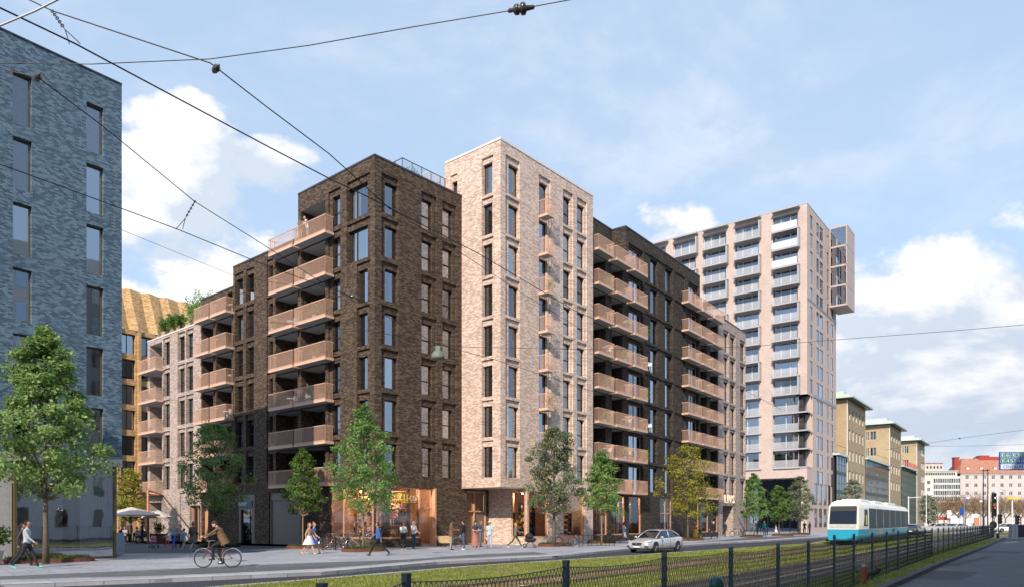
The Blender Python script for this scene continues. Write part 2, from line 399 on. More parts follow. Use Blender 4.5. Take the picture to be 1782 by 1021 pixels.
def win_meshes(w, h, style):
    k = (round(w, 2), round(h, 2), style)
    if k in MESHES: return MESHES[k]
    w, h = k[0], k[1]; t = .05
    f = MB()
    f.box(0, t, 0, .09, 0, h); f.box(w-t, w, 0, .09, 0, h); f.box(t, w-t, 0, .09, 0, t); f.box(t, w-t, 0, .09, h-t, h)
    if style in ('door', 'pair'): f.box(w*.5-.04, w*.5+.04, .005, .085, t, h-t)
    if style == 'three':
        for q in (.3, .68): f.box(w*q-.04, w*q+.04, .005, .085, t, h-t)
    if style == 'side': f.box(w*.36-.03, w*.36+.03, .005, .085, t, h-t)
    if style == 'grid':
        for q in (.25, .5, .75): f.box(w*q-.03, w*q+.03, .005, .085, t, h-t)
        for q in (.33, .66): f.box(t, w-t, .0, .08, h*q-.03, h*q+.03)
    if style == 'rail': f.box(t, w-t, -.03, 0, .95, 1.0)
    mats = {'wood': M['wood']}
    p = MB(); p.add([(t,.05,t),(w-t,.05,t),(w-t,.05,h-t),(t,.05,h-t)], [(0,1,2,3)])
    MESHES[k] = (f, p.mesh('pane', M['pane'])); return MESHES[k]
CURT = {}
def curtain_mesh(w, h, kind):
    k = (round(w, 2), round(h, 2), kind)
    if k in CURT: return CURT[k]
    w, h = k[:2]; m = MB()
    spans = {1: [(.06, w*.42)], 2: [(w*.6, w-.06)], 3: [(.06, w*.28), (w*.72, w-.06)], 4: [(.06, w-.06)]}[kind]
    for a, b in spans:
        n = max(4, int((b-a)/.06)); vs = []; fs = []
        for i in range(n+1):
            x = a+(b-a)*i/n; y = .20+.025*(i % 2)+.01*math.sin(i*1.7)
            vs += [(x, y, .05), (x, y, h-.05)]
        fs = [(2*i, 2*i+2, 2*i+3, 2*i+1) for i in range(n)]
        m.add(vs, fs)
    CURT[k] = m.mesh('curtain', M['curtain']); return CURT[k]
FRM = {}
rw = random.Random(3)
def window(fac, root, ua, ub, za, zb, dep, style='plain', frame='bronze', curtains=.6, name='window', label=None, pm=None):
    w, h = ub-ua, zb-za; fmb, pane = win_meshes(w, h, style)
    kk = (round(w, 2), round(h, 2), style, frame)
    if kk not in FRM: FRM[kk] = fmb.mesh('window_frame', M[frame])
    o = link(name, FRM[kk], root, fac.mat(ua, dep, za)); po_ = link('pane', pane, o)
    if pm: po_.material_slots[0].link = 'OBJECT'; po_.material_slots[0].material = M[pm]
    if rw.random() < curtains:
        link('curtain', curtain_mesh(w, h, rw.choice((1, 2, 3, 4, 1, 2))), o)
    if label: o['label'] = label
    return o
BAL = {}
def balcony_meshes(w, p, rail='copper'):
    k = (round(w, 2), round(p, 2), rail)
    if k in BAL: return BAL[k]
    w, p = k[:2]; s = MB()
    s.box(0, w, -p, -.004, -.2, -.02, 0); s.box(.05, w-.05, -p+.05, -.02, -.215, -.2, 1); s.box(.02, w-.02, -p+.02, -.01, -.02, 0, 1)
    r = MB(); H = 1.1
    r.box(0, w, -p, -p+.05, H-.05, H); r.box(0, .05, -p+.05, 0, H-.05, H); r.box(w-.05, w, -p+.05, 0, H-.05, H)
    r.box(0, w, -p+.004, -p+.035, .0, .05)
    n = int(w/.105)
    for i in range(n+1):
        x = .006+(w-.045)*i/n; r.box(x, x+.030, -p+.008, -p+.016, .05, H-.05)
    m = max(2, int(p/.12))
    for i in range(m):
        y = -p+.06+(p-.1)*i/m
        r.box(.008, .016, y, y+.028, 0, H-.05); r.box(w-.016, w-.008, y, y+.028, 0, H-.05)
    BAL[k] = (s.mesh('balcony', [M['copperd'], M['plaster']]), r.mesh('railing', M['copper'])); return BAL[k]
def balcony(fac, root, ua, ub, z, p, rail='copper', dep=0.):
    a, b = balcony_meshes(ub-ua, p, rail)
    o = link('balcony', a, root, fac.mat(ua, dep, z)); link('railing', b, o); return o
def prism(pts, z0, z1, mat, name, parent, top=True, bottom=False, skip=()):
    m = MB(); n = len(pts); vs = [(p[0], p[1], z0) for p in pts]+[(p[0], p[1], z1) for p in pts]
    fs = []; uvs = []
    acc = 0
    for i in range(n):
        j = (i+1) % n; l = (Vector(pts[j][:2])-Vector(pts[i][:2])).length
        if i not in skip: fs.append((i, j, n+j, n+i)); uvs.append([(acc, z0), (acc+l, z0), (acc+l, z1), (acc, z1)])
        acc += l
    if top: fs.append(tuple(range(n, 2*n))); uvs.append([tuple(p[:2]) for p in pts])
    if bottom: fs.append(tuple(range(n))[::-1]); uvs.append([tuple(p[:2]) for p in pts][::-1])
    m.add(vs, fs, 0, uvs)
    W0 = Matrix.Identity(4)
    return m.build(name, mat, parent, W0, fix=True)
def wallobj(mb, fac, root, mats, name='wall'): return mb.build(name, mats, root, fac.M)
def coping(fac, root, u0, u1, z, mat, dep=0., h=.12, t=.35, name='coping'):
    m = MB(); m.box(u0, u1, dep-.04, dep+t, z, z+h); return m.build(name, M[mat], root, fac.M)
LV = lambda k: 4.5+2.94*(k-2)
Y_A = 47.76
AR = Fac(652, Y_A, 1990); AL = Fac(652, Y_A, -575, True)
RD = AR.D.copy(); LD = -AL.D.copy()
def rec(cells, a0, a1, b0, b1, zh, zs, dw=.24, dr=.13, up=.45, k='h'):
    cells.append((b0, b1, zs-.05, zh+up, dr)); cells.append((a0, a1, zs, zh, dw+dr, k))
# ---------------------------------------------------------------- dark corner building (8 storeys + 7 storey wing)
rootA = thing('apartment_building', (*AL.O, 0), 0, 'dark brown brick corner apartment block with a bicycle shop in its ground floor corner', 'building')
zA, zH, zI = 26.05, 22.8, 21.2
cells = []; wins = []
c1 = OP(AR, 669.6, 687, 664, 691); c2 = OP(AR, 733.6, 747.7, 733.6, 757.8); c3 = OP(AR, 770, 783, 770, 792)
for k in range(2, 9):
    zh = LV(k)+2.55+.0
    for c in (c1, c2, c3):
        rec(cells, c[0], c[1], c[2], c[3], zh, zh-2.12); wins.append((AR, c[0], c[1], zh-2.12, zh, 'plain' if c is c1 else 'rail'))
uAend = AR.u(803.6); uB3 = uAend+3.0
sh1 = AR.u(733); d0, d1 = AR.u(736), AR.u(757)
cells += [(.12, sh1, .6, 4.15, .25, 'h'), (sh1, d1, 0, 4.15, .5, 'h')]
wA = wall(0, uAend, 0, zA, cells); wallobj(wA, AR, rootA, [M['dark'], M['plaster']], 'wall')
for f, a, b, za, zb, st in wins: window(f, rootA, a, b, za, zb, .30, st)
# left facade
u519, u406, u350 = AL.u(519), AL.u(406), AL.u(350)
cells = []; wins = []
for k in range(2, 9):
    zh = LV(k)+2.55; zf = LV(k)
    a = OP(AL, 584, 592, 574, 593); rec(cells, *a, zh, zh-2.12); wins.append((a[0], a[1], zh-2.12, zh, .30, 'rail'))
    if k >= 7: a = OP(AL, 611, 639.8, 606, 644)
    else: a = OP(AL, 628.6, 639.8, 625, 644)
    rec(cells, a[0], a[1], a[2], a[3], zh, zh-2.2); wins.append((a[0], a[1], zh-2.2, zh, .30, 'side' if k >= 7 else 'plain'))
    cells.append((AL.u(524), AL.u(566), zf, zf+2.6, 1.5, 'l')); wins.append((AL.u(524, 1.5)+.4, AL.u(566, 1.5)-1.2, zf+.05, zf+2.3, 1.42, 'three'))
    if k <= 7:
        cells.append((AL.u(480), AL.u(518), zf, zf+2.6, 1.5, 'l')); wins.append((AL.u(480)+.8, AL.u(518)-.5, zf+.05, zf+2.3, 1.42, 'three'))
        rec(cells, AL.u(466), AL.u(473), AL.u(464), AL.u(475), zh, zh-2.12); wins.append((AL.u(466), AL.u(473), zh-2.12, zh, .30, 'rail'))
        for (x0, x1, q0, q1) in ((416.5, 423, 413, 423.5), (435.5, 442, 432, 442.5)):
            a = OP(AL, x0, x1, q0, q1); rec(cells, *a, zh, zh-2.12); wins.append((a[0], a[1], zh-2.12, zh, .30, 'rail'))
for k in range(2, 7):
    zf = LV(k)
    cells.append((AL.u(352), AL.u(371), zf, zf+2.6, 1.5, 'l')); cells.append((AL.u(376), AL.u(403), zf, zf+2.6, 1.5, 'l'))
    wins.append((AL.u(376)+.9, AL.u(403)-.5, zf+.05, zf+2.3, 1.42, 'three')); wins.append((AL.u(352)+.8, AL.u(371)-.3, zf+.05, zf+2.3, 1.42, 'pair'))
cells += [(u350-1, u406, zI, 40, 0, 'x'), (u406, u519, zH, 40, 0, 'x')]
cells += [(AL.u(395), AL.u(404.5), LV(7), zI-.3, .6, 'w')]
# ground floor: door, garage, shop
gd = (AL.u(415), AL.u(443)); gg = (AL.u(468), AL.u(523)); gs = (AL.u(575), -.12)
cells += [(gd[0], gd[1], 0, 3.95, .25, 'h'), (gg[0], gg[1], 0, 4.0, .35, 'h'), (gs[0], gs[1], .6, 4.15, .25, 'h'), (AL.u(352), AL.u(362), 0, 3.1, .4, 'h')]
wA2 = wall(u350, 0, 0, zA, cells); wallobj(wA2, AL, rootA, [M['dark'], M['plaster']], 'wall')
for a, b, za, zb, d, st in wins: window(AL, rootA, a, b, za, zb, d, st)
coping(AR, rootA, 0, uAend, zA, 'coping_d'); coping(AL, rootA, u519, .0, zA, 'coping_d'); coping(AL, rootA, u406, u519, zH, 'coping_d'); coping(AL, rootA, u350, u406, zI, 'coping_d')
def PA(a, b): return tuple(AL.O + RD*a + LD*b)
bI, bH, bA = -u350, -u406, -u519
prism([PA(0, bA), PA(14, bA), PA(14, bA+.02), PA(0, bA+.02)], zH, zA, M['dark'], 'end_wall', rootA)
prism([PA(0, bH), PA(14, bH), PA(14, bH+.02), PA(0, bH+.02)], zI, zH, M['dark'], 'end_wall', rootA)
prism([PA(.35, .35), PA(14, .35), PA(14, bA), PA(.35, bA)], zA-.6, zA-.4, M['roofing'], 'roof', rootA)
prism([PA(.35, bA+.03), PA(14, bA+.03), PA(14, bH), PA(.35, bH)], zH-.6, zH-.4, M['roofing'], 'roof', rootA)
prism([PA(.35, bH+.03), PA(14, bH+.03), PA(14, bI), PA(.35, bI)], zI-1.8, zI-1.6, M['roofing'], 'roof', rootA)
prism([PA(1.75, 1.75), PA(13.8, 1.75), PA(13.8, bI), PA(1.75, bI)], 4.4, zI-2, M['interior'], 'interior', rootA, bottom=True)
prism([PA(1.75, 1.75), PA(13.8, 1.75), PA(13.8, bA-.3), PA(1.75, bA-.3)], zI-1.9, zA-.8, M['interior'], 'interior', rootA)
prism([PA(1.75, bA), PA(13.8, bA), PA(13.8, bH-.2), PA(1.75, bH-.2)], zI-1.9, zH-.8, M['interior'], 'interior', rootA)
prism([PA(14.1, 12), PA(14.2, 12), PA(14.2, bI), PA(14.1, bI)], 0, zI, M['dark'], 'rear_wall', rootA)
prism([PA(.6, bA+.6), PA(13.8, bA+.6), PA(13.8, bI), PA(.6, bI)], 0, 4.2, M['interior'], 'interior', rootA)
# balconies on the left face
PJ = .75
for k in range(2, 9):
    balcony(AL, rootA, AL.u(511.5, -PJ), AL.u(565.5, -PJ), LV(k)-.02, PJ)
    balcony(AL, rootA, AL.u(467, -PJ), AL.u(508.5, -PJ), LV(k)-.02, PJ)
for k in range(2, 8):
    balcony(AL, rootA, AL.u(337, -PJ), AL.u(362.3, -PJ), LV(k)-.02, PJ); balcony(AL, rootA, AL.u(365, -PJ), AL.u(392.5, -PJ), LV(k)-.02, PJ)
# shop front glazing
def glazing(fac, root, a, b, za, zb, dep, posts=(), name='shop_window', fr='wood', t=.10, transoms=()):
    m = MB(); m.box(a, a+t, dep-.02, dep+.16, za, zb); m.box(b-t, b, dep-.02, dep+.16, za, zb)
    m.box(a+t, b-t, dep-.02, dep+.16, zb-t, zb); m.box(a+t, b-t, dep-.06, dep+.16, za, za+t)
    for p in posts: m.box(p-t/2, p+t/2, dep-.015, dep+.155, za+t, zb-t)
    for p in transoms: m.box(a+t, b-t, dep-.012, dep+.15, p-t/2, p+t/2)
    o = m.build(name, M[fr], root, fac.M)
    g = MB(); g.add([(a+t, dep+.07, za+t), (b-t, dep+.07, za+t), (b-t, dep+.07, zb-t), (a+t, dep+.07, zb-t)], [(0,1,2,3)])
    gm = g.build('pane', M['shopglass'], o); return o
glazing(AR, rootA, .0, sh1, .6, 4.15, .10); glazing(AL, rootA, gs[0], .0, .6, 4.15, .10, posts=(AL.u(596),))
do = glazing(AR, rootA, sh1, d1, .02, 4.15, .35, transoms=(2.75,), name='shop_door')
m = MB(); m.box(d1-.03, d1+.12, -.03, .5, 0, 4.15); m.build('door_surround', M['wood'], rootA, AR.M)
# interior of the bicycle shop
sb = MB(); D_ = 5.2
def quad3(mb, ps, mat): mb.add(ps, [(0,1,2,3)], mat)
A_ = lambda a, b, z: (*PA(a, b), z)
shopw = M['shopwall'] = plain('warm plywood shop lining', (.50, .27, .13), .7, 0, .25, 3)
M['shopfloor'] = plain('shop floor', (.20, .15, .11), .6); M['ceil'] = plain('shop ceiling', (.16, .13, .13), .8)
bS = -gs[0]
quad3(sb, [A_(.5,.5,.02), A_(d1+.4,.5,.02), A_(d1+.4,bS+.3,.02), A_(.5,bS+.3,.02)], 1)
quad3(sb, [A_(.3,.3,4.3), A_(d1+.4,.3,4.3), A_(d1+.4,bS+.3,4.3), A_(.3,bS+.3,4.3)], 2)
quad3(sb, [A_(.3,bS+.3,.02), A_(d1+.4,bS+.3,.02), A_(d1+.4,bS+.3,4.3), A_(.3,bS+.3,4.3)], 0)
quad3(sb, [A_(d1+.4,.4,.02), A_(d1+.4,bS+.3,.02), A_(d1+.4,bS+.3,4.3), A_(d1+.4,.4,4.3)], 0)
sb.build('shop_room', [shopw, M['shopfloor'], M['ceil']], rootA, Matrix.Identity(4))
cp = MB(); cp.lathe([(.16, .02), (.16, 4.28)], 14, (*PA(.85, .85), 0)); cp.build('column', M['concrete'], rootA, Matrix.Identity(4))
# door of the wing with its sign, garage door
m = MB(); fz = 3.95
m.box(gd[0], gd[0]+.32, .02, .2, 0, fz); m.box(gd[1]-.45, gd[1], .02, .2, 0, fz); m.box(gd[0]+.32, gd[1]-.45, .02, .2, 2.75, fz)
dr_ = m.build('entrance_door', M['taupe'], rootA, AL.M)
g = MB(); g.add([(gd[0]+.32,.15,0),(gd[1]-.45,.15,0),(gd[1]-.45,.15,2.75),(gd[0]+.32,.15,2.75)], [(0,1,2,3)]); g.build('pane', M['pane'], dr_)
h = MB(); h.box(gd[1]-.62, gd[1]-.58, .08, .11, .9, 1.9); h.build('handle', M['chrome'], dr_)
sg = MB(); sg.box(gd[0]+.05, gd[1]-.35, -.06, .015, 2.95, 3.45); M['signblue'] = plain('dark blue sign board', (.06, .13, .2), .5)
so_ = sg.build('sign', M['signblue'], rootA, AL.M)
tm = text_mesh('MALKÖSDM', .30, .01); tm.materials.clear(); tm.materials.append(M['white'])
tm.transform(Matrix.Diagonal((.82, 1.25, 1, 1))); link('lettering', tm, so_, AL.mat(gd[0]+.12, -.075, 3.06) @ TXT)
m = MB(); m.box(gg[0], gg[1], .2, .3, 0, 4.0); m.box(gg[0], gg[1], .12, .2, 3.4, 4.0); m.box(gg[0], gg[0]+.18, .1, .2, 0, 3.4); m.box(gg[1]-.18, gg[1], .1, .2, 0, 3.4)
for i in range(7): m.box(gg[0]+.18, gg[1]-.18, .185, .2, .48*i+.02, .48*i+.46)
m.build('garage_door', M['taupe'], rootA, AL.M)
m = MB(); m.box(AL.u(352), AL.u(362), .25, .33, 0, 3.1); m.build('door', M['wood'], rootA, AL.M)
# shop sign on the glass
M['signyellow'] = plain('yellow lettering', (.75, .58, .02), .5); M['signgold'] = plain('pale gold lettering', (.8, .62, .42), .5)
ub, ue = AR.u(664), AR.u(713)
for tx, a, b, z0, hgt, mt in (('CITY BICYCLE', AR.u(655.5), AR.u(713.5), 3.05, .62, 'signyellow'), ('CO', AR.u(715.5), AR.u(726), 3.22, .36, 'signgold')):
    tm = text_mesh(tx, 1.0, .012, sp=1.12); xs = [v.co.x for v in tm.vertices]; ys = [v.co.y for v in tm.vertices]
    sx, sy = (b-a)/(max(xs)-min(xs)), hgt/(max(ys)-min(ys))
    tm.transform(Matrix.Diagonal((sx, sy, 1, 1)) @ Matrix.Translation((-min(xs), -min(ys), 0))); tm.materials.clear(); tm.materials.append(M[mt])
    link('lettering', tm, rootA, AR.mat(a, .13, z0) @ TXT)
m = MB(); m.box(AR.u(715.5), AR.u(726), .11, .13, 3.12, 3.15); m.build('lettering_underline', M['signgold'], rootA, AR.M)
# rooftop terrace railing, glass
TR = Fac(700, AR.Y(700)+2.2, 1990)
tu0, tu1 = .0, TR.u(797)
M['rod'] = plain('thin dark rail', (.12, .09, .08), .4, .5)
zK = zA+.35
m = MB(); m.box(tu0, tu1, 0, .04, zK+1.50, zK+1.55)
for i in range(7): m.box(tu0+(tu1-.04)*i/6, tu0+(tu1-.04)*i/6+.04, 0, .04, zK+.0, zK+1.50)
m.box(tu0, tu0+.04, .04, 6, zK+1.50, zK+1.55)
q_ = MB(); q_.box(tu0-.1, tu1, -.1, 7, zA-.4, zK); q_.build('terrace_deck', M['coping_d'], rootA, TR.M)
ro = m.build('terrace_railing', M['rod'], rootA, TR.M)
g = MB(); g.add([(tu0,.02,zK),(tu1,.02,zK),(tu1,.02,zK+1.5),(tu0,.02,zK+1.5)], [(0,1,2,3)]); g.add([(tu0+.02,.02,zK),(tu0+.02,6,zK),(tu0+.02,6,zK+1.5),(tu0+.02,.02,zK+1.5)], [(0,1,2,3)])
g.build('pane', M['railglass'], ro)

# ---------------------------------------------------------------- pale building B
YB = AR.Y(803.6)*(803.6+606)/(871+606)
BR = Fac(871, YB, 1943); BL = Fac(871, YB, -606, True)
rootB = thing('apartment_building', (*BR.O, 0), 0, 'tallest pale rose brick apartment block standing forward of the dark ones', 'building')
zB = 29.07; zso = 4.24; uBe = BR.u(1032); gset = BR.u(917)
cells = []; wins = []
for k in range(2, 10):
    zh = LV(k)+2.72
    for (g0, g1, q0, q1, st) in ((885, 897.6, 879.7, 901, 'plain'), (938, 948, 938, 955.7, 'plain'), (980, 988.4, 980, 995, 'rail'), (1004, 1012.6, 1004, 1019, 'rail')):
        zb = zh-2.25 if g0 != 938 else LV(k)+.05
        a = OP(BR, g0, g1, q0, q1); rec(cells, *a, zh, zb); wins.append((BR, a[0], a[1], zb, zh, st))
pl = [(981, 1017)]
cells += [(0, gset, -1, zso, 0, 'x'), (BR.u(918.5), BR.u(954), .55, 4.05, .25, 'h'), (BR.u(981), BR.u(1017), .55, 4.05, .25, 'h')]
wb = wall(0, uBe, 0, zB, cells); wallobj(wb, BR, rootB, [M['pale'], M['plaster']])
cells = []
uBLe = BL.u(775); cut = BL.u(803.6)
for k in range(2, 10):
    zh = LV(k)+2.72
    a = OP(BL, 844.4, 856.7, 843, 858.5); rec(cells, *a, zh, zh-2.25, up=.42); wins.append((BL, a[0], a[1], zh-2.25, zh, 'plain'))
zh = LV(9)+2.4
cells.append((BL.u(784), BL.u(796), LV(9)+1.1, zh+.5, .1)); cells.append((BL.u(785.5), BL.u(795.6), LV(9)+1.1, zh, .3, 'h')); wins.append((BL, BL.u(785.5), BL.u(795.6), LV(9)+1.1, zh, 'plain'))
wb = wall(uBLe, 0, zso, zB, cells); wallobj(wb, BL, rootB, [M['pale'], M['plaster']])
for f, a, b, za, zb, st in wins: window(f, rootB, a, b, za, zb, .33, st)
coping(BR, rootB, 0, uBe, zB, 'coping_l', h=.16); coping(BL, rootB, uBLe, 0, zB, 'coping_l', h=.16)
def PB(a, b): return tuple(BL.O + BR.D*a - BL.D*b)
bB = -uBLe
prism([PB(.35, .35), PB(uBe, .35), PB(uBe, bB), PB(.35, bB)], zB-.6, zB-.4, M['roofing'], 'roof', rootB)
prism([PB(.9, .9), PB(uBe-.5, .9), PB(uBe-.5, bB), PB(.9, bB)], zso+.3, zB-.8, M['interior'], 'interior', rootB)
prism([PB(.01, .01), PB(gset+1.5, .01), PB(gset+1.5, 5.0), PB(.01, 5.0)], zso-.004, zso+.25, M['rose'], 'soffit', rootB, bottom=True)
prism([PB(uBe-.02, .02), PB(uBe, .02), PB(uBe, bB), PB(uBe-.02, bB)], 0, zB, M['pale'], 'end_wall', rootB)
prism([PB(0, bB), PB(uBe, bB), PB(uBe, bB+.1), PB(0, bB+.1)], zA-2, zB, M['pale'], 'rear_wall', rootB)
# recessed ground floor, left wall
GL = Fac(917, BR.Y(917), -606, True)
gw = wall(-4.2, 0, 0, zso, [(GL.u(889.5), -.12, .55, 4.05, .25, 'h')]); wallobj(gw, GL, rootB, [M['pale'], M['plaster']])
glazing(GL, rootB, GL.u(889.5), 0, .55, 4.05, .10); glazing(BR, rootB, gset, BR.u(954), .55, 4.05, .10); glazing(BR, rootB, BR.u(981), BR.u(1017), .55, 4.05, .10)
M['wood2'] = plain('brown timber panel', (.30, .19, .12), .6, 0, .1, 5)
# door bay, parallel to the street under the overhang
DB = Fac(803.6, AR.Y(803.6), 1990); ude = DB.u(850)
gw = wall(0, ude, 0, zso, [(DB.u(812.7), DB.u(849), 0, 4.1, .35, 'h')]); wallobj(gw, DB, rootB, [M['dark'], M['plaster']])
glazing(DB, rootB, DB.u(812.7), DB.u(849), .02, 4.1, .2, posts=(DB.u(829),), transoms=(2.55,), name='entrance_door')
bpy.data.objects.remove([o for o in COL.objects if o.name.startswith('pane') and o.parent and o.parent.name.startswith('entrance_door')][-1])
m = MB(); m.box(DB.u(812.7)+.12, DB.u(849)-.1, .38, .42, .1, 4.0); m.build('door_panel', M['wood2'], rootB, DB.M)
m = MB(); m.box(DB.u(832), DB.u(846.5), .30, .36, .02, 2.5); m.build('door_leaf', M['taupe'], rootB, DB.M)
# market hall room
M['marketwall'] = plain('warm market wall', (.26, .13, .09), .8)
sb = MB(); B_ = lambda a, b, z: (*PB(a, b), z)
a0, a1 = gset+.3, uBe-.05
quad3(sb, [B_(a0,.4,.02), B_(a1,.4,.02), B_(a1,5,.02), B_(a0,5,.02)], 1); quad3(sb, [B_(a0,.4,4.15), B_(a1,.4,4.15), B_(a1,5,4.15), B_(a0,5,4.15)], 1)
quad3(sb, [B_(a0,4.2,.02), B_(a1,4.2,.02), B_(a1,4.2,4.15), B_(a0,4.2,4.15)], 0)
sb.build('shop_room', [M['marketwall'], M['shopfloor']], rootB, Matrix.Identity(4))
# french balconies with outward box
for k in range(2, 10): balcony(BR, rootB, BR.u(937.6), BR.u(964, -.85), LV(k)+.02, .85)

# ---------------------------------------------------------------- charcoal building C
YC = 66.5; CF = Fac(1089, YC, 1847)
rootC = thing('apartment_building', (*CF.pt(CF.u(1035)), 0), 0, 'charcoal brick apartment block with two rows of salmon balconies', 'building')
zC = 29.0; u0 = CF.u(1033)-1.2; uE = CF.u(1218); uT = CF.u(1089); uTs = CF.u(1064, 1.45)
cells = []; wins = []
for k in range(2, 10):
    zf = LV(k); zh = zf+2.45
    if k < 9:
        cells += [(CF.u(1030), CF.u(1054), zf, zf+2.62, 1.45, 'l'), (CF.u(1064.6), CF.u(1083), zf, zf+2.62, 1.45, 'l')]
        wins += [(CF.u(1030)+.8, CF.u(1054)-.4, zf+.05, zf+2.35, 1.37, 'three', 'bronze'), (CF.u(1064.6)+.6, CF.u(1083)-.4, zf+.05, zf+2.35, 1.37, 'pair', 'bronze')]
    a = OP(CF, 1094, 1113.4, 1094, 1115); rec(cells, *a, zh, zf+.05, up=.2); wins.append((a[0], a[1], zf+.05, zh, .32, 'door', 'wood'))
    for (g0, g1, q0, q1) in ((1131.7, 1141, 1131, 1143.5), (1157.5, 1165.5, 1157, 1168)):
        a = OP(CF, g0, g1, q0, q1); rec(cells, *a, zh+.1, zf+.15, up=.25); wins.append((a[0], a[1], zf+.15, zh+.1, .32, 'plain', 'bronze'))
    cells.append((CF.u(1174), CF.u(1192), zf+.15, zh+.3, .1)); cells.append((CF.u(1122), CF.u(1131), zf+.15, zh+.3, .1)); cells.append((CF.u(1146), CF.u(1157), zf+.15, zh+.3, .1))
    if k >= 3:
        a = OP(CF, 1198, 1210, 1198, 1212); rec(cells, *a, zh, zf+.05, up=.2); wins.append((a[0], a[1], zf+.05, zh, .32, 'door', 'wood'))
cells.append((u0-1, uT, LV(9), 40, 0, 'x'))
gw_ = [(CF.u(1034.5), CF.u(1057)), (CF.u(1064.7), CF.u(1088)), (CF.u(1094.5), CF.u(1116)), (CF.u(1148.5), CF.u(1169)), (CF.u(1213), CF.u(1217)-.1)]
for i, (a, b) in enumerate(gw_): cells.append((a, b, .55 if i != 3 else .0, 4.1, .25, 'h'))
wc = wall(u0, uE, 0, zC, cells); wallobj(wc, CF, rootC, [M['darkc'], M['plaster']])
for a, b, za, zb, d, st, fr in wins: window(CF, rootC, a, b, za, zb, d, st, fr)
for i, (a, b) in enumerate(gw_): glazing(CF, rootC, a, b, .55 if i != 3 else .02, 4.1, .10, posts=((a+b)/2,) if i == 3 else (), transoms=(2.6,) if i == 3 else ())
# set back top storey left part
wc2 = wall(u0, uT, LV(9), zC, []); wc2.build('wall', [M['darkc']], rootC, CF.M @ Matrix.Translation((0, 1.45, 0)))
wt = MB(); wt.add([(uT,0,LV(9)),(uT,1.45,LV(9)),(uT,1.45,zC),(uT,0,zC)], [(3,2,1,0)], 0, [[(0,zC),(1.45,zC),(1.45,LV(9)),(0,LV(9))]]); wt.build('wall', [M['darkc']], rootC, CF.M)
m = MB(); m.box(u0, uT, 0, 1.45, LV(9)-.2, LV(9)); m.build('terrace_floor', M['plaster'], rootC, CF.M)
coping(CF, rootC, u0, uT, zC, 'coping_d', dep=1.45); coping(CF, rootC, uT-.04, uE, zC, 'coping_d')
m = MB(); m.box(uT-.04, uT+.3, .35, 1.45, zC, zC+.12); m.build('coping', M['coping_d'], rootC, CF.M)
m = MB(); m.box(u0, uE, 1.7, 12, 4.3, LV(9)-.1); m.box(uT+.5, uE-.3, .9, 12, LV(9), zC-.8); m.build('interior', M['interior'], rootC, CF.M)
m = MB(); m.box(u0, uE, 1.5, 13, zC-.5, zC-.3); m.box(uT+.3, uE, .35, 1.5, zC-.5, zC-.3); m.build('roof', M['roofing'], rootC, CF.M)
m = MB(); m.box(uE-.02, uE, .02, 13, 0, zC); m.build('end_wall', M['darkc'], rootC, CF.M)
m = MB(); m.box(u0, uE, 4.5, 4.6, 0, 4.2, 0); m.box(u0, uE, .3, 4.5, 0, .03, 1); m.box(u0, uE, .3, 4.5, 4.15, 4.25, 1); m.build('shop_room', [M['shopwall'], M['shopfloor']], rootC, CF.M)
for k in range(2, 10):
    for (x0, x1) in ((1042, 1069.5), (1074, 1101), (1105, 1127.5)): balcony(CF, rootC, CF.u(x0, -.85), CF.u(x1, -.85), LV(k)-.02, .85)

# ---------------------------------------------------------------- rose building D
YD = CF.Y(1218); DF = Fac(1218, YD, 1800)
rootD = thing('apartment_building', (*DF.O, 0), 0, 'greyish rose brick end block with narrow windows and a LIVS sign over its door', 'building')
zD = 26.1; dE = DF.u(1297.5); cells = []; wins = []; us_ = DF.u(1250)
for k in range(2, 9):
    zf = LV(k); zh = zf+2.45
    if k < 9: cells += [(DF.u(1219), DF.u(1230), zf, zf+2.62, 1.4, 'l'), (DF.u(1236), DF.u(1248), zf, zf+2.62, 1.4, 'l')]
    if k < 9: wins += [(DF.u(1219)+.3, DF.u(1230)-.3, zf+.05, zf+2.3, 1.32, 'pair'), (DF.u(1236)+.3, DF.u(1248)-.3, zf+.05, zf+2.3, 1.32, 'pair')]
    if k < 9:
        for (g0, g1, q0, q1) in ((1259.5, 1263, 1259, 1266), (1270.5, 1275, 1270, 1278), (1288, 1292, 1287.6, 1294)):
            a = OP(DF, g0, g1, q0, q1); rec(cells, *a, zh, zf+.15, up=.3); wins.append((a[0], a[1], zf+.15, zh, .32, 'plain'))
cells += [(-1, us_, LV(9), 40, 0, 'x')]
zD2 = LV(9)+.95
gd2 = [(DF.u(1219), DF.u(1233)), (DF.u(1237.5), us_-.05), (DF.u(1257.5), DF.u(1276))]
cells += [(gd2[0][0], gd2[0][1], .55, 3.9, .25, 'h'), (gd2[1][0], gd2[1][1], .55, 3.9, .25, 'h'), (gd2[2][0], gd2[2][1], 0, 3.7, 1.6, 'h')]
cells = [c for c in cells]
wallobj(wall(0, us_, 0, zD2, [c for c in cells if c[0] < us_-.01]), DF, rootD, [M['darkc'], M['plaster']]); wallobj(wall(us_, dE, 0, zD2, [c for c in cells if c[0] > us_-.01]), DF, rootD, [M['rose'], M['plaster']])
for a, b, za, zb, d, st in wins: window(DF, rootD, a, b, za, zb, d, st)
glazing(DF, rootD, *gd2[0], .55, 3.9, .1); glazing(DF, rootD, *gd2[1], .55, 3.9, .1); glazing(DF, rootD, *gd2[2], .02, 3.7, 1.45, posts=(sum(gd2[2])/2,), transoms=(2.5,), name='entrance_door')
coping(DF, rootD, us_, dE, zD2, 'coping_d')
m = MB(); m.box(0, dE-.02, 1.7, 12, 4, LV(9)-.1); m.build('interior', M['interior'], rootD, DF.M)
m = MB(); m.box(0, dE, 4, 4.1, 0, 4); m.build('shop_room', M['interior'], rootD, DF.M)
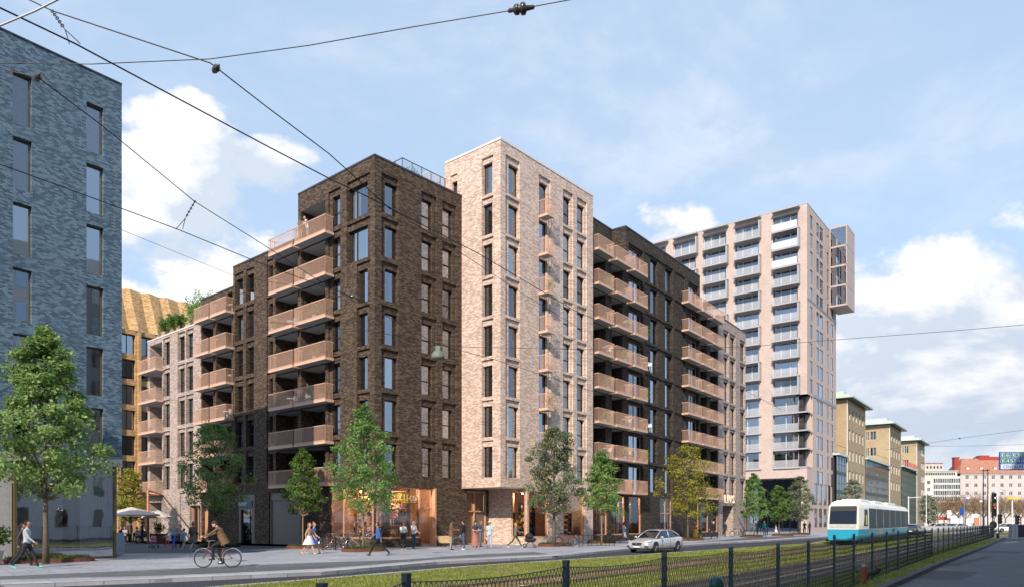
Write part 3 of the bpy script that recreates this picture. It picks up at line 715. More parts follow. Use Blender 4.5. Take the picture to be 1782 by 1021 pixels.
m = MB(); m.box(0, dE, .3, 13, LV(9)-.1, LV(9)); m.build('roof', M['roofing'], rootD, DF.M)
m = MB(); m.box(dE-.02, dE, .02, 13, 0, zD2); m.build('end_wall', M['rose'], rootD, DF.M)
m = MB(); m.box(dE-.3, dE, .3, 13, zD2-.9, zD2, 0); m.build('parapet', M['rose'], rootD, DF.M)
for k in range(3, 10):
    z_ = LV(k)-.02
    balcony(CF, rootC, CF.u(1198.5, -.8), CF.u(1222, -.8), z_, .8)
for k in range(2, 10):
    z_ = LV(k)-.02
    balcony(DF, rootD, DF.u(1224, -.8), DF.u(1242, -.8), z_, .8); balcony(DF, rootD, DF.u(1243.5, -.8), DF.u(1260.5, -.8), z_, .8)
tm = text_mesh('LIVS', 1.0, .05, sp=1.35); xs = [v.co.x for v in tm.vertices]; ys = [v.co.y for v in tm.vertices]
a, b = DF.u(1260), DF.u(1276.3); sx = (b-a)/(max(xs)-min(xs)); sy = 1.0/(max(ys)-min(ys))
tm.transform(Matrix.Diagonal((sx, sy, 1, 1)) @ Matrix.Translation((-min(xs), -min(ys), 0))); tm.materials.clear()
M['livs'] = plain('cream sign letters', (.8, .66, .5), .5, emit=(1, .8, .55), est=.35); tm.materials.append(M['livs'])
link('sign_lettering', tm, rootD, DF.mat(a, -.1, 4.0) @ TXT)

# ---------------------------------------------------------------- pale left building G
GFa = AL
rootG = thing('apartment_building', (*AL.pt(AL.u(257)), 0), 0, 'light rose brick apartment block beyond the cafe, with a planted roof terrace', 'building')
zG = 19.3; g0u, g1u = AL.u(257), AL.u(350); cells = []; wins = []
for k in range(2, 7):
    zf = LV(k); zh = zf+2.5
    cells.append((AL.u(261), AL.u(282), zf, zf+2.6, 1.6, 'l')); wins.append((AL.u(261)+.5, AL.u(282)-.9, zf+.05, zf+2.3, 1.52, 'pair'))
    for (a, b, q0, q1) in ((291, 295.5, 287.5, 296), (316, 321.5, 312, 322), (331, 336, 327.5, 337)):
        c = OP(AL, a, b, q0, q1); rec(cells, *c, zh, zh-2.2, up=.35); wins.append((c[0], c[1], zh-2.2, zh, .32, 'rail'))
cells += [(AL.u(258.5), AL.u(281), 0, 3.6, 1.6, 'w'), (AL.u(313), AL.u(321), 0, 4.4, .12, 'w'), (AL.u(330), AL.u(349), .0, 3.2, .5, 'h')]
wallobj(wall(g0u, g1u, 0, zG, cells), AL, rootG, [M['rose'], M['plaster']])
for a, b, za, zb, d, st in wins: window(AL, rootG, a, b, za, zb, d, st)
glazing(AL, rootG, AL.u(330), AL.u(349), .02, 3.2, .3, posts=((AL.u(330)+AL.u(349))/2,), name='entrance_door')
coping(AL, rootG, g0u, g1u, zG, 'coping_l')
m = MB(); m.box(g0u+.1, g1u, 1.8, 12, 0, zG-.5); m.build('interior', M['interior'], rootG, AL.M)
m = MB(); m.box(g0u+.1, g1u, .35, 12, zG-.4, zG-.25); m.build('roof', M['roofing'], rootG, AL.M)
m = MB(); m.box(g0u, g0u+.04, .02, 12, 0, zG); m.build('end_wall', M['rose'], rootG, AL.M)
m = MB(); m.box(AL.u(265), AL.u(313), .9, 1.0, zG, zG+1.15); m.box(AL.u(313)-.1, AL.u(313), 1.0, 8, zG, zG+1.15); m.build('terrace_parapet', M['copper'], rootG, AL.M)
for k in range(2, 7): balcony(AL, rootG, AL.u(240.5, -PJ), AL.u(270.5, -PJ), LV(k)-.02, PJ)
tm = text_mesh('26', .9, .02); tm.transform(Matrix.Diagonal((.62, 1.3, 1, 1))); tm.materials.clear(); M['numb'] = plain('pale blue numerals', (.35, .48, .58), .5); tm.materials.append(M['numb'])
link('house_number', tm, rootG, AL.mat(AL.u(313.6), .09, 3.0) @ TXT)
# ================================================================ tower E
YE = 117.; EL_ = Fac(1404.5, YE, -695, True); ER = Fac(1404.5, YE, 1853)
M['railglare'] = plain('railing glass with painted glare', (.74, .74, .76), .15, 0, .05, 2.); M['railglare'].node_tree.nodes['Principled BSDF'].inputs['Alpha'].default_value = .28  # whitish see-through colour stands in for reflections on the tower railings
M['tower_cop'] = plain('pinkish metal coping', (.50, .42, .39), .6)
rootE = thing('residential_tower', (*EL_.O, 0), 0, 'tall pinkish tower with stacked glass fronted balconies behind the dark block', 'tower')
zE = 53.5; eF = EL_.u(1120); LE = [49.8-3.0*j for j in range(0, 14)]
colsE = [(1342.7, 1390), (1276.8, 1322), (1222, 1265), (1170, 1212), (1124, 1160)]
cells = []; wins = []; nE = EL_.u(1384)
for ci, (a, b) in enumerate(colsE):
    ua, ub = EL_.u(a), EL_.u(b)
    for j, z in enumerate(LE):
        cells.append((ua+.2, ub-.15, z, z+2.65, .7, 'h')); wins.append((ua+.2, ub-.15, z+.02, z+2.62, .5, 'three' if j < 10 else 'pair'))
        if j > 12: pass
zT = 22.5; zLob = 9.0
lowz = [19.8-3.0*i for i in range(4)]
for (a, b) in colsE[:2]:
    for z in lowz[1:] if False else []: pass
for z in lowz:
    cells.append((nE, 0, z, z+2.75, 2.2, 'l'))
cells.append((EL_.u(1290), EL_.u(1394), 0, zLob, 2.5, 'h'))
cells.append((EL_.u(1125), EL_.u(1290), 0, 4.2, .4, 'h'))
wallobj(wall(eF, 0, 0, zE, cells), EL_, rootE, [M['tower'], M['concrete']])
for a, b, za, zb, d, st in wins: 
    if zb > 6: window(EL_, rootE, a, b, za, zb, d, st, 'white', curtains=.55, name='window', pm='towerpane')
# right face
eR = ER.u(1455); nR = ER.u(1414.5); cells = []; wins = []
ccs = [(1409.7, 1413.0, 0), (1421, 1424, 0), (1426.3, 1431, 0), (1439.3, 1441, 1), (1446.5, 1449, 1)]
for j in range(15):
    zh = zE-1.2-3.0*j
    if zh < 10: break
    for ci, (a, b, s_) in enumerate(ccs):
        if ci == 0 and zh < zT+1.5: continue
        a, b = ER.u(a), ER.u(b, .12); cells.append((a, b, zh-2.3, zh, .12, 'h')); wins.append((a, b, zh-2.3, zh))
for z in lowz: cells.append((0, nR, z, z+2.75, 2.2, 'l'))
for (a, b) in ((1417.5, 1423), (1425.5, 1431), (1433.5, 1439), (1441.5, 1446), (1448, 1452)):
    cells.append((ER.u(a), ER.u(b), .8, 4.0, .12, 'h')); cells.append((ER.u(a), ER.u(b), 4.6, 8.2, .12, 'h'))
    wins.append((ER.u(a), ER.u(b), .8, 4.0)); wins.append((ER.u(a), ER.u(b), 4.6, 8.2))
wallobj(wall(0, eR, 0, zE, cells), ER, rootE, [M['tower'], M['concrete']])
for a, b, za, zb in wins: window(ER, rootE, a, b, za, zb, .05, 'plain', 'bronze', curtains=0, name='window')
m = MB(); m.box(nR, eR, -.08, -.003, zT+.02, zT+.5); m.build('string_course', M['grey'], rootE, ER.M); m = MB(); m.box(0, eR, -.05, -.002, 38.0, 38.35); m.build('string_course', M['grey'], rootE, ER.M)
# balconies of the tower: slab, fin, glass
for ci, (a, b) in enumerate(colsE):
    ua, ub = EL_.u(a, -.9), EL_.u(b, -.9); w = ub-ua
    for j in range(-1, 14):
        z = 49.8-3.0*j if j >= 0 else 53.3
        if z < 10: break
        dp = 1.0 if j < 10 else .28
        m = MB(); m.box(0, w, -dp, -.003, -.26, 0, 0)
        if (j+ci) % 2 == 1 and 0 <= j < 10: m.box(w-.22, w, -1.0, -.004, .001, 2.65, 0)
        s_ = m.build('balcony', M['grey'] if False else M['concrete'], rootE, EL_.mat(ua, 0, z))
        if j >= 0:
            g = MB(); g.box(.03, w-.25, -dp+.02, -dp+.05, .02, 1.15); g.box(.03, .05, -dp+.05, -.01, .02, 1.15)
            g.build('glass_railing', M['frosted'] if (ci == 0 and j < 3) else M['railglare'], s_)
for z in lowz:
    m = MB(); m.box(nE-.02, .05, -.15, 2.0, z-.22, z-.003, 0); s_ = m.build('balcony', M['concrete'], rootE, EL_.M)
    g = MB(); g.box(nE+.05, 0, -.12, -.09, z, z+1.1); g.build('glass_railing', M['railglass'], s_)
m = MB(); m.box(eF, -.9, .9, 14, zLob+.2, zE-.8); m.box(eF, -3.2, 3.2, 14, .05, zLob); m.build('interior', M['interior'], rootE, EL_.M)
m = MB(); m.box(eF, -.35, .35, 15, zE-.5, zE-.35); m.build('roof', M['roofing'], rootE, EL_.M)
coping(EL_, rootE, eF, 0, zE, 'tower_cop', h=.12); coping(ER, rootE, 0, eR, zE, 'tower_cop', h=.12)
m = MB(); m.box(eR-.03, eR, .02, 14, 0, zE); m.build('end_wall', M['tower'], rootE, ER.M)
# lobby glazing
g = MB(); g.box(EL_.u(1290), EL_.u(1394), 2.4, 2.45, 0, zLob); gg_ = g.build('lobby_glazing', M['pane'], rootE, EL_.M)
m = MB()
for i in range(9):
    x = EL_.u(1290)+i*(EL_.u(1394)-EL_.u(1290))/8; m.box(x-.05, x+.05, 2.3, 2.4, 0, zLob)
m.build('mullions', M['blackmetal'], gg_)
# projecting bay at the far top corner
zb0, zb1 = Zat(536, 129), Zat(402, 129)
ub0, ub1 = ER.u(1443.5), eR+1.2; n4 = 4; hh = (zb1-zb0)/n4
m = MB()
for i in range(n4+1): m.box(ub0, ub1, -2.9, -.02, zb0+i*hh-.15, zb0+i*hh+.15)
for (x0, x1) in ((ub0, ub0+.16), (ub1-.16, ub1)):
    for y0 in (-2.9, -.18): m.box(x0, x1, y0, y0+.16, zb0+.15, zb1-.15)
m.box(ub1-.3, ub1-.16, -2.7, -.05, zb0+.15, zb1-.15); m.box(ub0+.16, ub1-.16, -2.88, -2.74, zb0+.15, zb1-.15)
M['bayclad'] = plain('pale pink cladding', (.50, .40, .37), .7)
by = m.build('bay', M['bayclad'], rootE, ER.M)
g = MB(); g.box(ub0+.02, ub0+.05, -2.8, -.1, zb0+.1, zb1-.1); g.build('glazing', M['railglass'], by); pass

# ================================================================ office blocks F with copper roofs
YF = 136.; FF = Fac(1473.5, YF, 1830)
def office(px0, px1, V_left, depth_px, label, zr=25.1, rows=4, ncol=5, left_windows=False, white_band=False):
    f = Fac(px0, FF.Y(px0), 1830); fl = Fac(px0, FF.Y(px0), -640, True)
    r = thing('office_building', (*f.O, 0), 0, label, 'building')
    ue = f.u(px1); cells = []; wins = []; m_ = ue*.06
    for j in range(rows):
        zh = zr-1.1-3.95*j-.6
        if white_band: cells.append((.55*ue, ue-.3, zh-1.9, zh, .2, 'h')); wins.append((f, .55*ue, ue-.3, zh-1.9, zh, 'grid')); continue
        for i in range(ncol):
            a = m_+(ue-2*m_)*i/ncol; w = (ue-2*m_)/ncol
            cells.append((a+w*.2, a+w*.72, zh-2.0, zh, .2, 'h')); wins.append((f, a+w*.2, a+w*.72, zh-2.0, zh, 'plain'))
    wallobj(wall(0, ue, 0, zr, cells), f, r, [M['ochre']])
    ul = fl.u(depth_px); cells = []
    if left_windows:
        for j in range(4):
            zh = zr-1.5-3.9*j
            a, b = fl.u(depth_px)+1.0, fl.u(depth_px+.28*(px0-depth_px)); 
            for (a, b) in ((ul+.25*-ul*.1, ul*.86), (ul*.80, ul*.55)):
                cells.append((a, b, zh-2.0, zh, .2, 'h')); wins.append((fl, a, b, zh-2.0, zh, 'pair'))
    wallobj(wall(ul-8, 0, 0, zr, cells), fl, r, [M['ochre']])
    for F_, a, b, za, zb, st in wins: 
        window(F_, r, a, b, za, zb, .12, st, 'white', curtains=.9)
    m = MB(); m.box(-1.2, ue+1.0, -1.3, 14, zr, zr+.35, 0); m.box(-.6, ue+.4, -.6, 13, zr+.35, zr+.75, 0); m.box(.3, ue-.6, .6, 11, zr+.75, zr+1.5, 0)
    m.build('roof', M['greenroof'], r, f.M)
    m = MB(); m.box(-1.1, ue+.9, -1.2, 13, zr-.12, zr-.002); m.build('eaves', M['bronze'], r, f.M)
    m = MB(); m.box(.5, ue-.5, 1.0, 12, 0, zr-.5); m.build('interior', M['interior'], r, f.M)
    m = MB(); m.box(.05, .18, -.13, -.01, 0, zr-.3); m.build('downpipe', M['white'], r, f.M)
    m = MB(); m.box(ue-.02, ue, .02, 12, 0, zr); m.build('end_wall', M['ochre'], r, f.M)
    return f, r
f1, r1 = office(1473.5, 1506, -640, 1452, 'yellow brown brick office block nearest the pinkish tower, narrow white windows')
f2, r2 = office(1547.5, 1568, -640, 1506, 'middle yellow brown brick office block under a verdigris roof, above glazed wing', left_windows=True, ncol=4)
f3, r3 = office(1595, 1609, -640, 1569, 'farthest yellow brown brick office block with white banded windows', left_windows=True, white_band=True)
M['steelblue'] = glass('curtain wall glass', (.3, .4, .48), .45)
M['mullion'] = plain('dark green mullion', (.05, .075, .07), .5)
def linkwing(px0, px1, zt, label):
    f = Fac(px0, FF.Y(px0), 1830); r = thing('glazed_wing', (*f.O, 0), 0, label, 'building'); ue = f.u(px1)
    m = MB(); n = max(6, int(ue/1.25)); 
    for i in range(n+1): x = (ue-.1)*i/n; m.box(x, x+.1, -.06, .06, 0, zt-.4)
    nz = int(zt/3.4)
    for i in range(nz+1):
        z = (zt-.5)*i/nz; m.box(.0, ue, -.03, .05, z, z+.7 if i else z+.3)
        m.box(.0, ue, -.025, .045, z+1.9, z+1.96)
    b_ = m.build('facade_frame', M['mullion'], r, f.M)
    g = MB(); g.add([(0,.02,0),(ue,.02,0),(ue,.02,zt-.4),(0,.02,zt-.4)], [(0,1,2,3)]); g.build('pane', M['steelblue'], b_)
    m = MB(); m.box(0, ue, .5, 10, 0, zt-.5); m.build('interior', M['interior'], r, f.M)
    m = MB(); m.box(-.2, ue+.1, -.5, 10, zt-.4, zt); m.build('roof', M['greenroof'], r, f.M)
    return f, r
linkwing(1456, 1472.5, 14.2, 'glazed office wing between pinkish tower and first yellow brown block')
linkwing(1507, 1546, 15.2, 'long glazed office wing below the middle yellow brown block')
fw, rwg = linkwing(1569, 1594, 16.4, 'far glazed office wing carrying red rooftop lettering')
M['redsign'] = plain('red sign letters', (.55, .04, .04), .5)
m = MB(); 
for i in range(11):
    x = .5+i*(fw.u(1594)-1.2)/11; hgt = 1.2
    m.box(x, x+.18, -.55, -.45, 16.5, 16.5+hgt); m.box(x+.18, x+.8, -.55, -.45, 16.5+(0 if i % 2 else hgt-.2), 16.7+(0 if i % 2 else hgt-.2)); 
    if i % 3: m.box(x+.7, x+.88, -.55, -.45, 16.7, 16.5+hgt-.2)
m.build('sign_letters', M['redsign'], rwg, fw.M)

# ================================================================ far buildings closing the street
def flat_fac(px0, px1, Y): 
    f = Fac.__new__(Fac); f.O = Vector(((px0-CX)/FPX*Y, Y)); f.D = Vector((1, -.04)).normalized(); f.I = Vector((-f.D.y, f.D.x))
    f.M = Matrix(((f.D.x, f.I.x, 0, f.O.x), (f.D.y, f.I.y, 0, f.O.y), (0, 0, 1, 0), (0, 0, 0, 1))); return f
M['pink'] = plain('pink render', (.60, .53, .50), .85, 0, .06, .4); M['redtile'] = plain('red clay tiles', (.38, .18, .12), .8, 0, .25, 1.5)
M['redpaint'] = plain('red sheet metal', (.36, .05, .035), .6); M['cream'] = plain('cream render', (.66, .62, .55), .8, 0, .05, .5)
M['brown_leaf'] = None
fp = flat_fac(1671, 1900, 300); rP = thing('apartment_building', (*fp.O, 0), 0, 'long pink rendered building under a red tiled roof closing the street', 'building')
Lp = 56; zp = Zat(823, 300); cells = []; wins = []
for j in range(5):
    zh = Zat(826.5+j*14, 300)
    for i in range(15):
        a = 2.2+i*3.55; cells.append((a, a+1.3, zh-1.5, zh, .2, 'h')); wins.append((a, a+1.3, zh-1.5, zh))
wallobj(wall(0, Lp, 0, zp, cells), fp, rP, [M['pink']])
for a, b, za, zb in wins: window(fp, rP, a, b, za, zb, .15, 'pair', 'white', curtains=.1)
m = MB(); m.box(.6, Lp-.6, .8, 12, 0, zp-.3); m.build('interior', M['interior'], rP, fp.M)
m = MB(); zr_ = Zat(797, 305)
m.add([(-.6,-.6,zp),(Lp,-.6,zp),(Lp,12.6,zp),(-.6,12.6,zp),(-.6+4.5,5.5,zr_),(Lp-2,5.5,zr_),(Lp-2,6.5,zr_),(-.6+4.5,6.5,zr_)], [(0,1,5,4),(1,2,6,5),(2,3,7,6),(3,0,4,7),(4,5,6,7),(0,3,2,1)]); ro_ = m.build('roof', M['redtile'], rP, fp.M)
for i in range(9):
    a = 3+i*5.6; m = MB(); m.box(a, a+1.5, 1.1, 4, zp+1.3, zp+2.7, 0); m.box(a+.2, a+1.3, 1.05, 1.1, zp+1.5, zp+2.5, 1); m.build('dormer', [M['redtile'], M['white']], ro_)
m = MB(); m.box(0, 1.9, 4, 6, zp, zr_+.2); m.box(-.2, 2.1, 3.8, 6.2, zr_+.2, zr_+.5); m.build('chimney', M['redpaint'], ro_)
m = MB(); m.box(11.5, 15, 5, 9, zr_-1, zr_+1.3); m.box(10.5, 22, 4.8, 9, zr_-1, zr_+.7); m.build('roof_house', M['redpaint'], ro_)
m = MB(); m.box(0, Lp, -.35, -.003, zp-.45, zp-.01); m.build('cornice', M['cream'], rP, fp.M)
fw2 = flat_fac(1606, 1671, 285); rW = thing('office_building', (*fw2.O, 0), 0, 'white gridded office building left of the pink one, pale green roof', 'building')
Lw = fw2.u(1671)-.1; zw = Zat(829, 285); cells = []; wins = []
for j in range(5):
    for i in range(12):
        zh = Zat(832+j*10.5, 285); a = Lw*.28+i*Lw*.72/12; cells.append((a+.15, a+.85, zh-1.7, zh, .3, 'h')); wins.append((a+.15, a+.85, zh-1.7, zh))
for j in range(3):
    zh = Zat(836+j*12, 285); cells.append((1.6, 2.8, zh-1.2, zh, .3, 'h')); wins.append((1.6, 2.8, zh-1.2, zh))
wallobj(wall(0, Lw, 0, zw, cells), fw2, rW, [M['cream']])
for a, b, za, zb in wins: window(fw2, rW, a, b, za, zb, .15, 'plain', 'bronze', curtains=.0)
m = MB(); m.box(.3, Lw-.3, .7, 12, 0, zw-.3); m.build('interior', M['interior'], rW, fw2.M)
m = MB(); m.box(0, Lw, 0, 12, zw, zw+.3, 0); m.build('roof', M['greenroof'], rW, fw2.M)
m = MB(); m.box(.6, Lw-.4, 1.2, 10, zw+.3, Zat(819.5, 286), 0)
for i in range(18): x = 1+i*(Lw-2)/18; m.box(x, x+.42, 1.1, 1.2, zw+.7, Zat(821.5, 286), 1)
m.build('top_storey', [M['cream'], M['bronze']], rW, fw2.M)
m = MB(); m.box(.3, Lw-.1, .9, 10.4, Zat(819.5, 286), Zat(818, 286)); m.build('top_roof', M['greenroof'], rW, fw2.M)
fk = flat_fac(1603, 1642, 345); rK = thing('apartment_building', (*fk.O, 0), 0, 'pinkish block with small rooftop towers rising behind white office building', 'building')
m = MB(); Lk = fk.u(1642); zk = Zat(806.5, 345); m.box(0, Lk, 0, 10, 0, zk, 0)
for a in (.15, 3.4, 6.2, 9.0): m.box(a, a+1.2, -.15, 8, zk+.0, zk+.55, 1)
m.build('wall', [M['pink'], M['redtile']], rK, fk.M)
for j in range(2):
    for i in range(6):
        q = MB(); a = 1.0+i*1.6; z_ = zk-1.6-2.6*j; q.box(a, a+.7, -.05, -.003, z_-.6, z_+.6); q.build('window', M['bronze'], rK, fk.M)

# ================================================================ blue building on the left
BBF = Fac(212, 34.9, 1855); rBl = thing('apartment_building', (*BBF.O, 0), 0, 'blue grey brick block at the left edge with a tall glass shopfront below', 'building')
zBl = Zat(148, 34.9); ub0 = BBF.u(-60)-14; cells = []; wins = []
P_ = 2.86; h0 = Zat(176, BBF.Y(150))
for j in range(6):
    zh = h0-P_*j; a, b = BBF.u(150.5), BBF.u(177, .2)
    cells.append((a, b, zh-2.28, zh, .25, 'h')); wins.append((a, b, zh-2.28, zh))
    a, b = BBF.u(22.5), BBF.u(52.5, .2); cells.append((a, b, zh-2.28, zh, .25, 'h')); wins.append((a, b, zh-2.28, zh))
    a, b = BBF.u(-60)-6, BBF.u(-60)-5; cells.append((a, b, zh-2.28, zh, .25, 'h')); wins.append((a, b, zh-2.28, zh))
zs0 = Zat(812, 34.9); zs1 = Zat(799, 34.9)
cells.append((ub0, BBF.u(23), 0, zs0, .15, 'p')); cells.append((BBF.u(23), 1, 0, zs0, .2, 'x'))
wallobj(wall(ub0, 0, 0, zBl, cells), BBF, rBl, [M['blue'], M['concrete'], M['concrete']])
M['goldframe'] = plain('olive brass frame', (.16, .13, .06), .4, .4)
M['lilac'] = plain('lilac blind', (.80, .66, .74), .8)
for i, (a, b, za, zb) in enumerate(wins):
    w_ = window(BBF, rBl, a, b, za, zb, .18, 'plain', 'goldframe', curtains=0)
    if i % 3 != 2 and i < 6:
        q = MB(); q.add([(.05,.12,.05),(b-a-.05,.12,.05),(b-a-.05,.12,zb-za-.05),(.05,.12,zb-za-.05)], [(0,1,2,3)]); q.build('blind', M['lilac'], w_)
m = MB(); m.box(ub0, .0, -.06, .3, zs0, zs1); m.build('canopy_band', M['concrete'], rBl, BBF.M)
M['wavyglass'] = glass('rippled shop glass', (.72, .78, .84), .44, bump=.05, bscale=.8)
ug = BBF.u(203)
ge = MB(); a = BBF.u(25); 
ge.box(a, a+.10, .0, .2, .0, zs0); ge.box(ug-.1, ug, .0, .2, 0, zs0); ge.box(a+.1, ug-.1, .02, .18, .0, .10)
gf = ge.build('shop_window', M['goldframe'], rBl, BBF.M)
g = MB(); g.add([(a+.1,.1,.1),(ug-.1,.1,.1),(ug-.1,.1,zs0),(a+.1,.1,zs0)], [(0,1,2,3)]); g.build('pane', M['wavyglass'], gf)
g = MB(); g.add([(ug-.05,.1,.1),(ug-.05,5,.1),(ug-.05,5,zs0),(ug-.05,.1,zs0)], [(0,1,2,3)]); g.build('pane', M['wavyglass'], gf)
M['shopblue'] = plain('blue grey shop lining', (.30, .38, .45), .8)
m = MB(); m.box(ub0, ug-.2, 3.5, 3.6, 0, zs0, 0); m.box(ub0, ug-.2, .3, 3.5, 0, .04, 0); m.box(ub0, ug-.2, .3, 3.5, zs0-.06, zs0-.01, 0)
for i in range(6): m.box(a+.5+i*.9, a+1.1+i*.9, 2.2, 3.0, .04, .9+.25*(i % 2), 0)
m.build('shop_room', M['shopblue'], rBl, BBF.M)
M['sheer'] = plain('sheer blue grey curtain', (.70, .78, .86), .9, 0, .12, 3)
for (x0, x1) in ((a+.2, a+2.2), (a+2.9, a+4.6), (a+4.9, ug-.3)):
    q = MB(); n = int((x1-x0)/.07); q.add([p_ for i in range(n+1) for p_ in ((x0+.07*i, .7+.03*(i % 2), .05), (x0+.07*i, .7+.03*(i % 2), zs0-.1))], [(2*i, 2*i+2, 2*i+3, 2*i+1) for i in range(n)]); q.build('curtain', M['sheer'], rBl, BBF.M)
m = MB(); m.box(ub0, -.02, .02, 12, zs1, zBl-.5, 0); 
m = MB(); m.box(ub0+.1, -.6, .9, 12, zs1, zBl-.7); m.build('interior', M['interior'], rBl, BBF.M)
m = MB(); m.add([(0,0,zs0),(0,12,zs0),(0,12,zBl),(0,0,zBl)], [(0,1,2,3)], 0, [[(0,zs0),(12,zs0),(12,zBl),(0,zBl)]]); m.add([(0,12,0),(ub0,12,0),(ub0,12,zBl),(0,12,zBl)], [(0,1,2,3)], 0, [[(0,0),(30,0),(30,zBl),(0,zBl)]]); m.build('side_wall', M['blue'], rBl, BBF.M)
m = MB(); m.box(ub0, -.3, .3, 12, zBl-.4, zBl-.25); m.build('roof', M['roofing'], rBl, BBF.M)
coping(BBF, rBl, ub0, 0, zBl-.001, 'coping_d', h=.06, t=.25)
M['bluemetal'] = plain('blue metal', (.06, .14, .26), .5)
for z_ in (Zat(365, 37), Zat(452, 37), Zat(541, 37), Zat(630, 37), Zat(722, 37)):
    m = MB(); m.box(0, .55, 2.2, 4.2, z_-.14, z_); s_ = m.build('balcony', M['bluemetal'], rBl, BBF.M)
    r_ = MB(); r_.box(.5, .54, 2.2, 4.2, z_+1.0, z_+1.05); r_.box(.5, .54, 2.2, 2.24, z_, z_+1.0); r_.box(.5, .54, 4.16, 4.2, z_, z_+1.0); r_.build('railing', M['bluemetal'], s_)

# ================================================================ ochre folded building beyond the court
YF_ = Fac(212, 78., 1958); rY = thing('apartment_building', (*YF_.O, 0), 0, 'ochre brick building with folded mansard roof seen beyond the courtyard', 'building')
per = YF_.u(273)-YF_.u(239); zm0, zm1 = Zat(570, 78), Zat(489, 78)
y0 = YF_.u(239)-per*4; nP = 9
m = MB(); bk = []
def ydepth(t): return 0 if t == 0 else .55
for i in range(nP):
    a = y0+i*per; mid = a+per*.62
    # ridge (proud), valley (back)
    bot = [(a, -.35, zm0), (mid, .20, zm0), (a+per, -.35, zm0)]; tp = [(a, 2.1, zm1), (mid, 2.45, zm1-.08), (a+per, 2.1, zm1)]
    m.add([bot[0], bot[1], tp[1], tp[0]], [(0,1,2,3)], 0, [[(a, zm0), (mid, zm0), (mid, zm1), (a, zm1)]])
    m.add([bot[1], bot[2], tp[2], tp[1]], [(0,1,2,3)], 0, [[(mid, zm0), (a+per, zm0), (a+per, zm1), (mid, zm1)]])
    m.add([tp[0], tp[1], (mid, 10, zm1-.08), (a, 10, zm1)], [(0,1,2,3)], 0, [[(a, 0), (mid, 0), (mid, 8), (a, 8)]]); m.add([tp[1], tp[2], (a+per, 10, zm1), (mid, 10, zm1-.08)], [(0,1,2,3)], 0, [[(mid, 0), (a+per, 0), (a+per, 8), (mid, 8)]])
m.build('roof', M['yellow'], rY, YF_.M)
yE = y0+nP*per; cells = []; wins = []
for k in range(8):
    zh = zm0-.5-2.78*k
    if zh < 3.5: break
    for i in range(nP):
        a = y0+i*per+.36; cells.append((a, a+per-.55, zh-2.15, zh, .5, 'h')); wins.append((a, a+per-.55, zh-2.15, zh))
        cells.append((y0+i*per-.0, y0+i*per+.3, 0, zm0, -.3))
wallobj(wall(y0, yE, 0, zm0, cells), YF_, rY, [M['yellow'], M['plaster']])
for a, b, za, zb in wins: window(YF_, rY, a, b, za, zb, .42, 'pair', 'bronze', curtains=.4)
m = MB(); m.box(y0, yE, .9, 10, 0, zm0-.2); m.build('interior', M['interior'], rY, YF_.M)

# ================================================================ unseen building added on our side of the street, behind the camera to the right: its shade falls on the tracks
OPd = Vector(((1835-CX)/FPX, 1)).normalized(); OPn = Vector((OPd.y, -OPd.x))
m = MB(); rO = thing('apartment_building', (OPn.x*9, OPn.y*9, 0), 0, 'unseen plain apartment row added along the near side to shade the tracks', 'building')
M_o = Matrix(((OPd.x, OPn.x, 0, OPn.x*9), (OPd.y, OPn.y, 0, OPn.y*9), (0, 0, 1, 0), (0, 0, 0, 1)))
m.box(-60, 60, 0, 12, 0, 29.5); m.build('wall', M['coping_l'], rO, M_o)
q = MB()
for i in range(34):
    for j in range(8): q.box(-58+i*3.5, -57.0+i*3.5, -.04, -.003, 1.2+j*3.4, 3.1+j*3.4)
tag(q.build('windows', M['pane'], rO, M_o), kind='stuff')
# ================================================================ ground
M['asphalt'] = ground_mat('street asphalt', (.030, .033, .045), (.055, .059, .075), 1.5)
M['asphalt2'] = ground_mat('worn asphalt', (.085, .09, .105), (.13, .135, .15), .6)
M['court'] = ground_mat('court asphalt', (.07, .085, .11), (.11, .125, .15), .7)
M['paving'] = ground_mat('granite paving', (.29, .30, .345), (.40, .41, .455), .5, (1.2, .7, .022), (.62, .62, .64), ang=-.69)
M['setts'] = ground_mat('grey setts', (.12, .12, .13), (.19, .19, .2), .8, (.24, .14, .012), (.45, .45, .46), ang=-.69)
M['kerb'] = ground_mat('granite kerb', (.38, .38, .40), (.48, .48, .50), 1., (1.0, .5, .01), (.6, .6, .6), ang=-.69)
M['soil'] = ground_mat('grass soil', (.13, .115, .05), (.22, .22, .075), .9)
M['drygrass'] = ground_mat('dry tan track bed', (.26, .19, .11), (.36, .28, .17), 1.8)
M['ballast'] = ground_mat('dark track ballast', (.04, .038, .036), (.085, .08, .075), 2.5)
M['rail'] = plain('worn rail steel', (.30, .24, .20), .35, .6); M['railtop'] = plain('polished rail head', (.62, .62, .64), .22, .9)
def slab(name, pts, z, mat, th=0., label=None):
    """ground sheet through the given world points (x, y); th = thickness of its edge"""
    m = MB(); n = len(pts)
    if th:
        vs = [(p[0], p[1], z) for p in pts]+[(p[0], p[1], z-th) for p in pts]
        m.add(vs, [tuple(range(n))]+[(i, n+i, n+(i+1) % n, (i+1) % n) for i in range(n)], 0)
    else: m.add([(p[0], p[1], z) for p in pts], [tuple(range(n))], 0)
    o = m.build(name, mat, fix=True)
    if o.data.polygons[0].normal.z < 0: o.data.flip_normals()
    return tag(o, kind='structure')
bm_ = MB(); bm_.add([(-1500, -300, -.12), (1500, -300, -.12), (1500, 2500, -.12), (-1500, 2500, -.12)], [(0,1,2,3)])
tag(bm_.build('ground', M['asphalt2']), kind='structure')
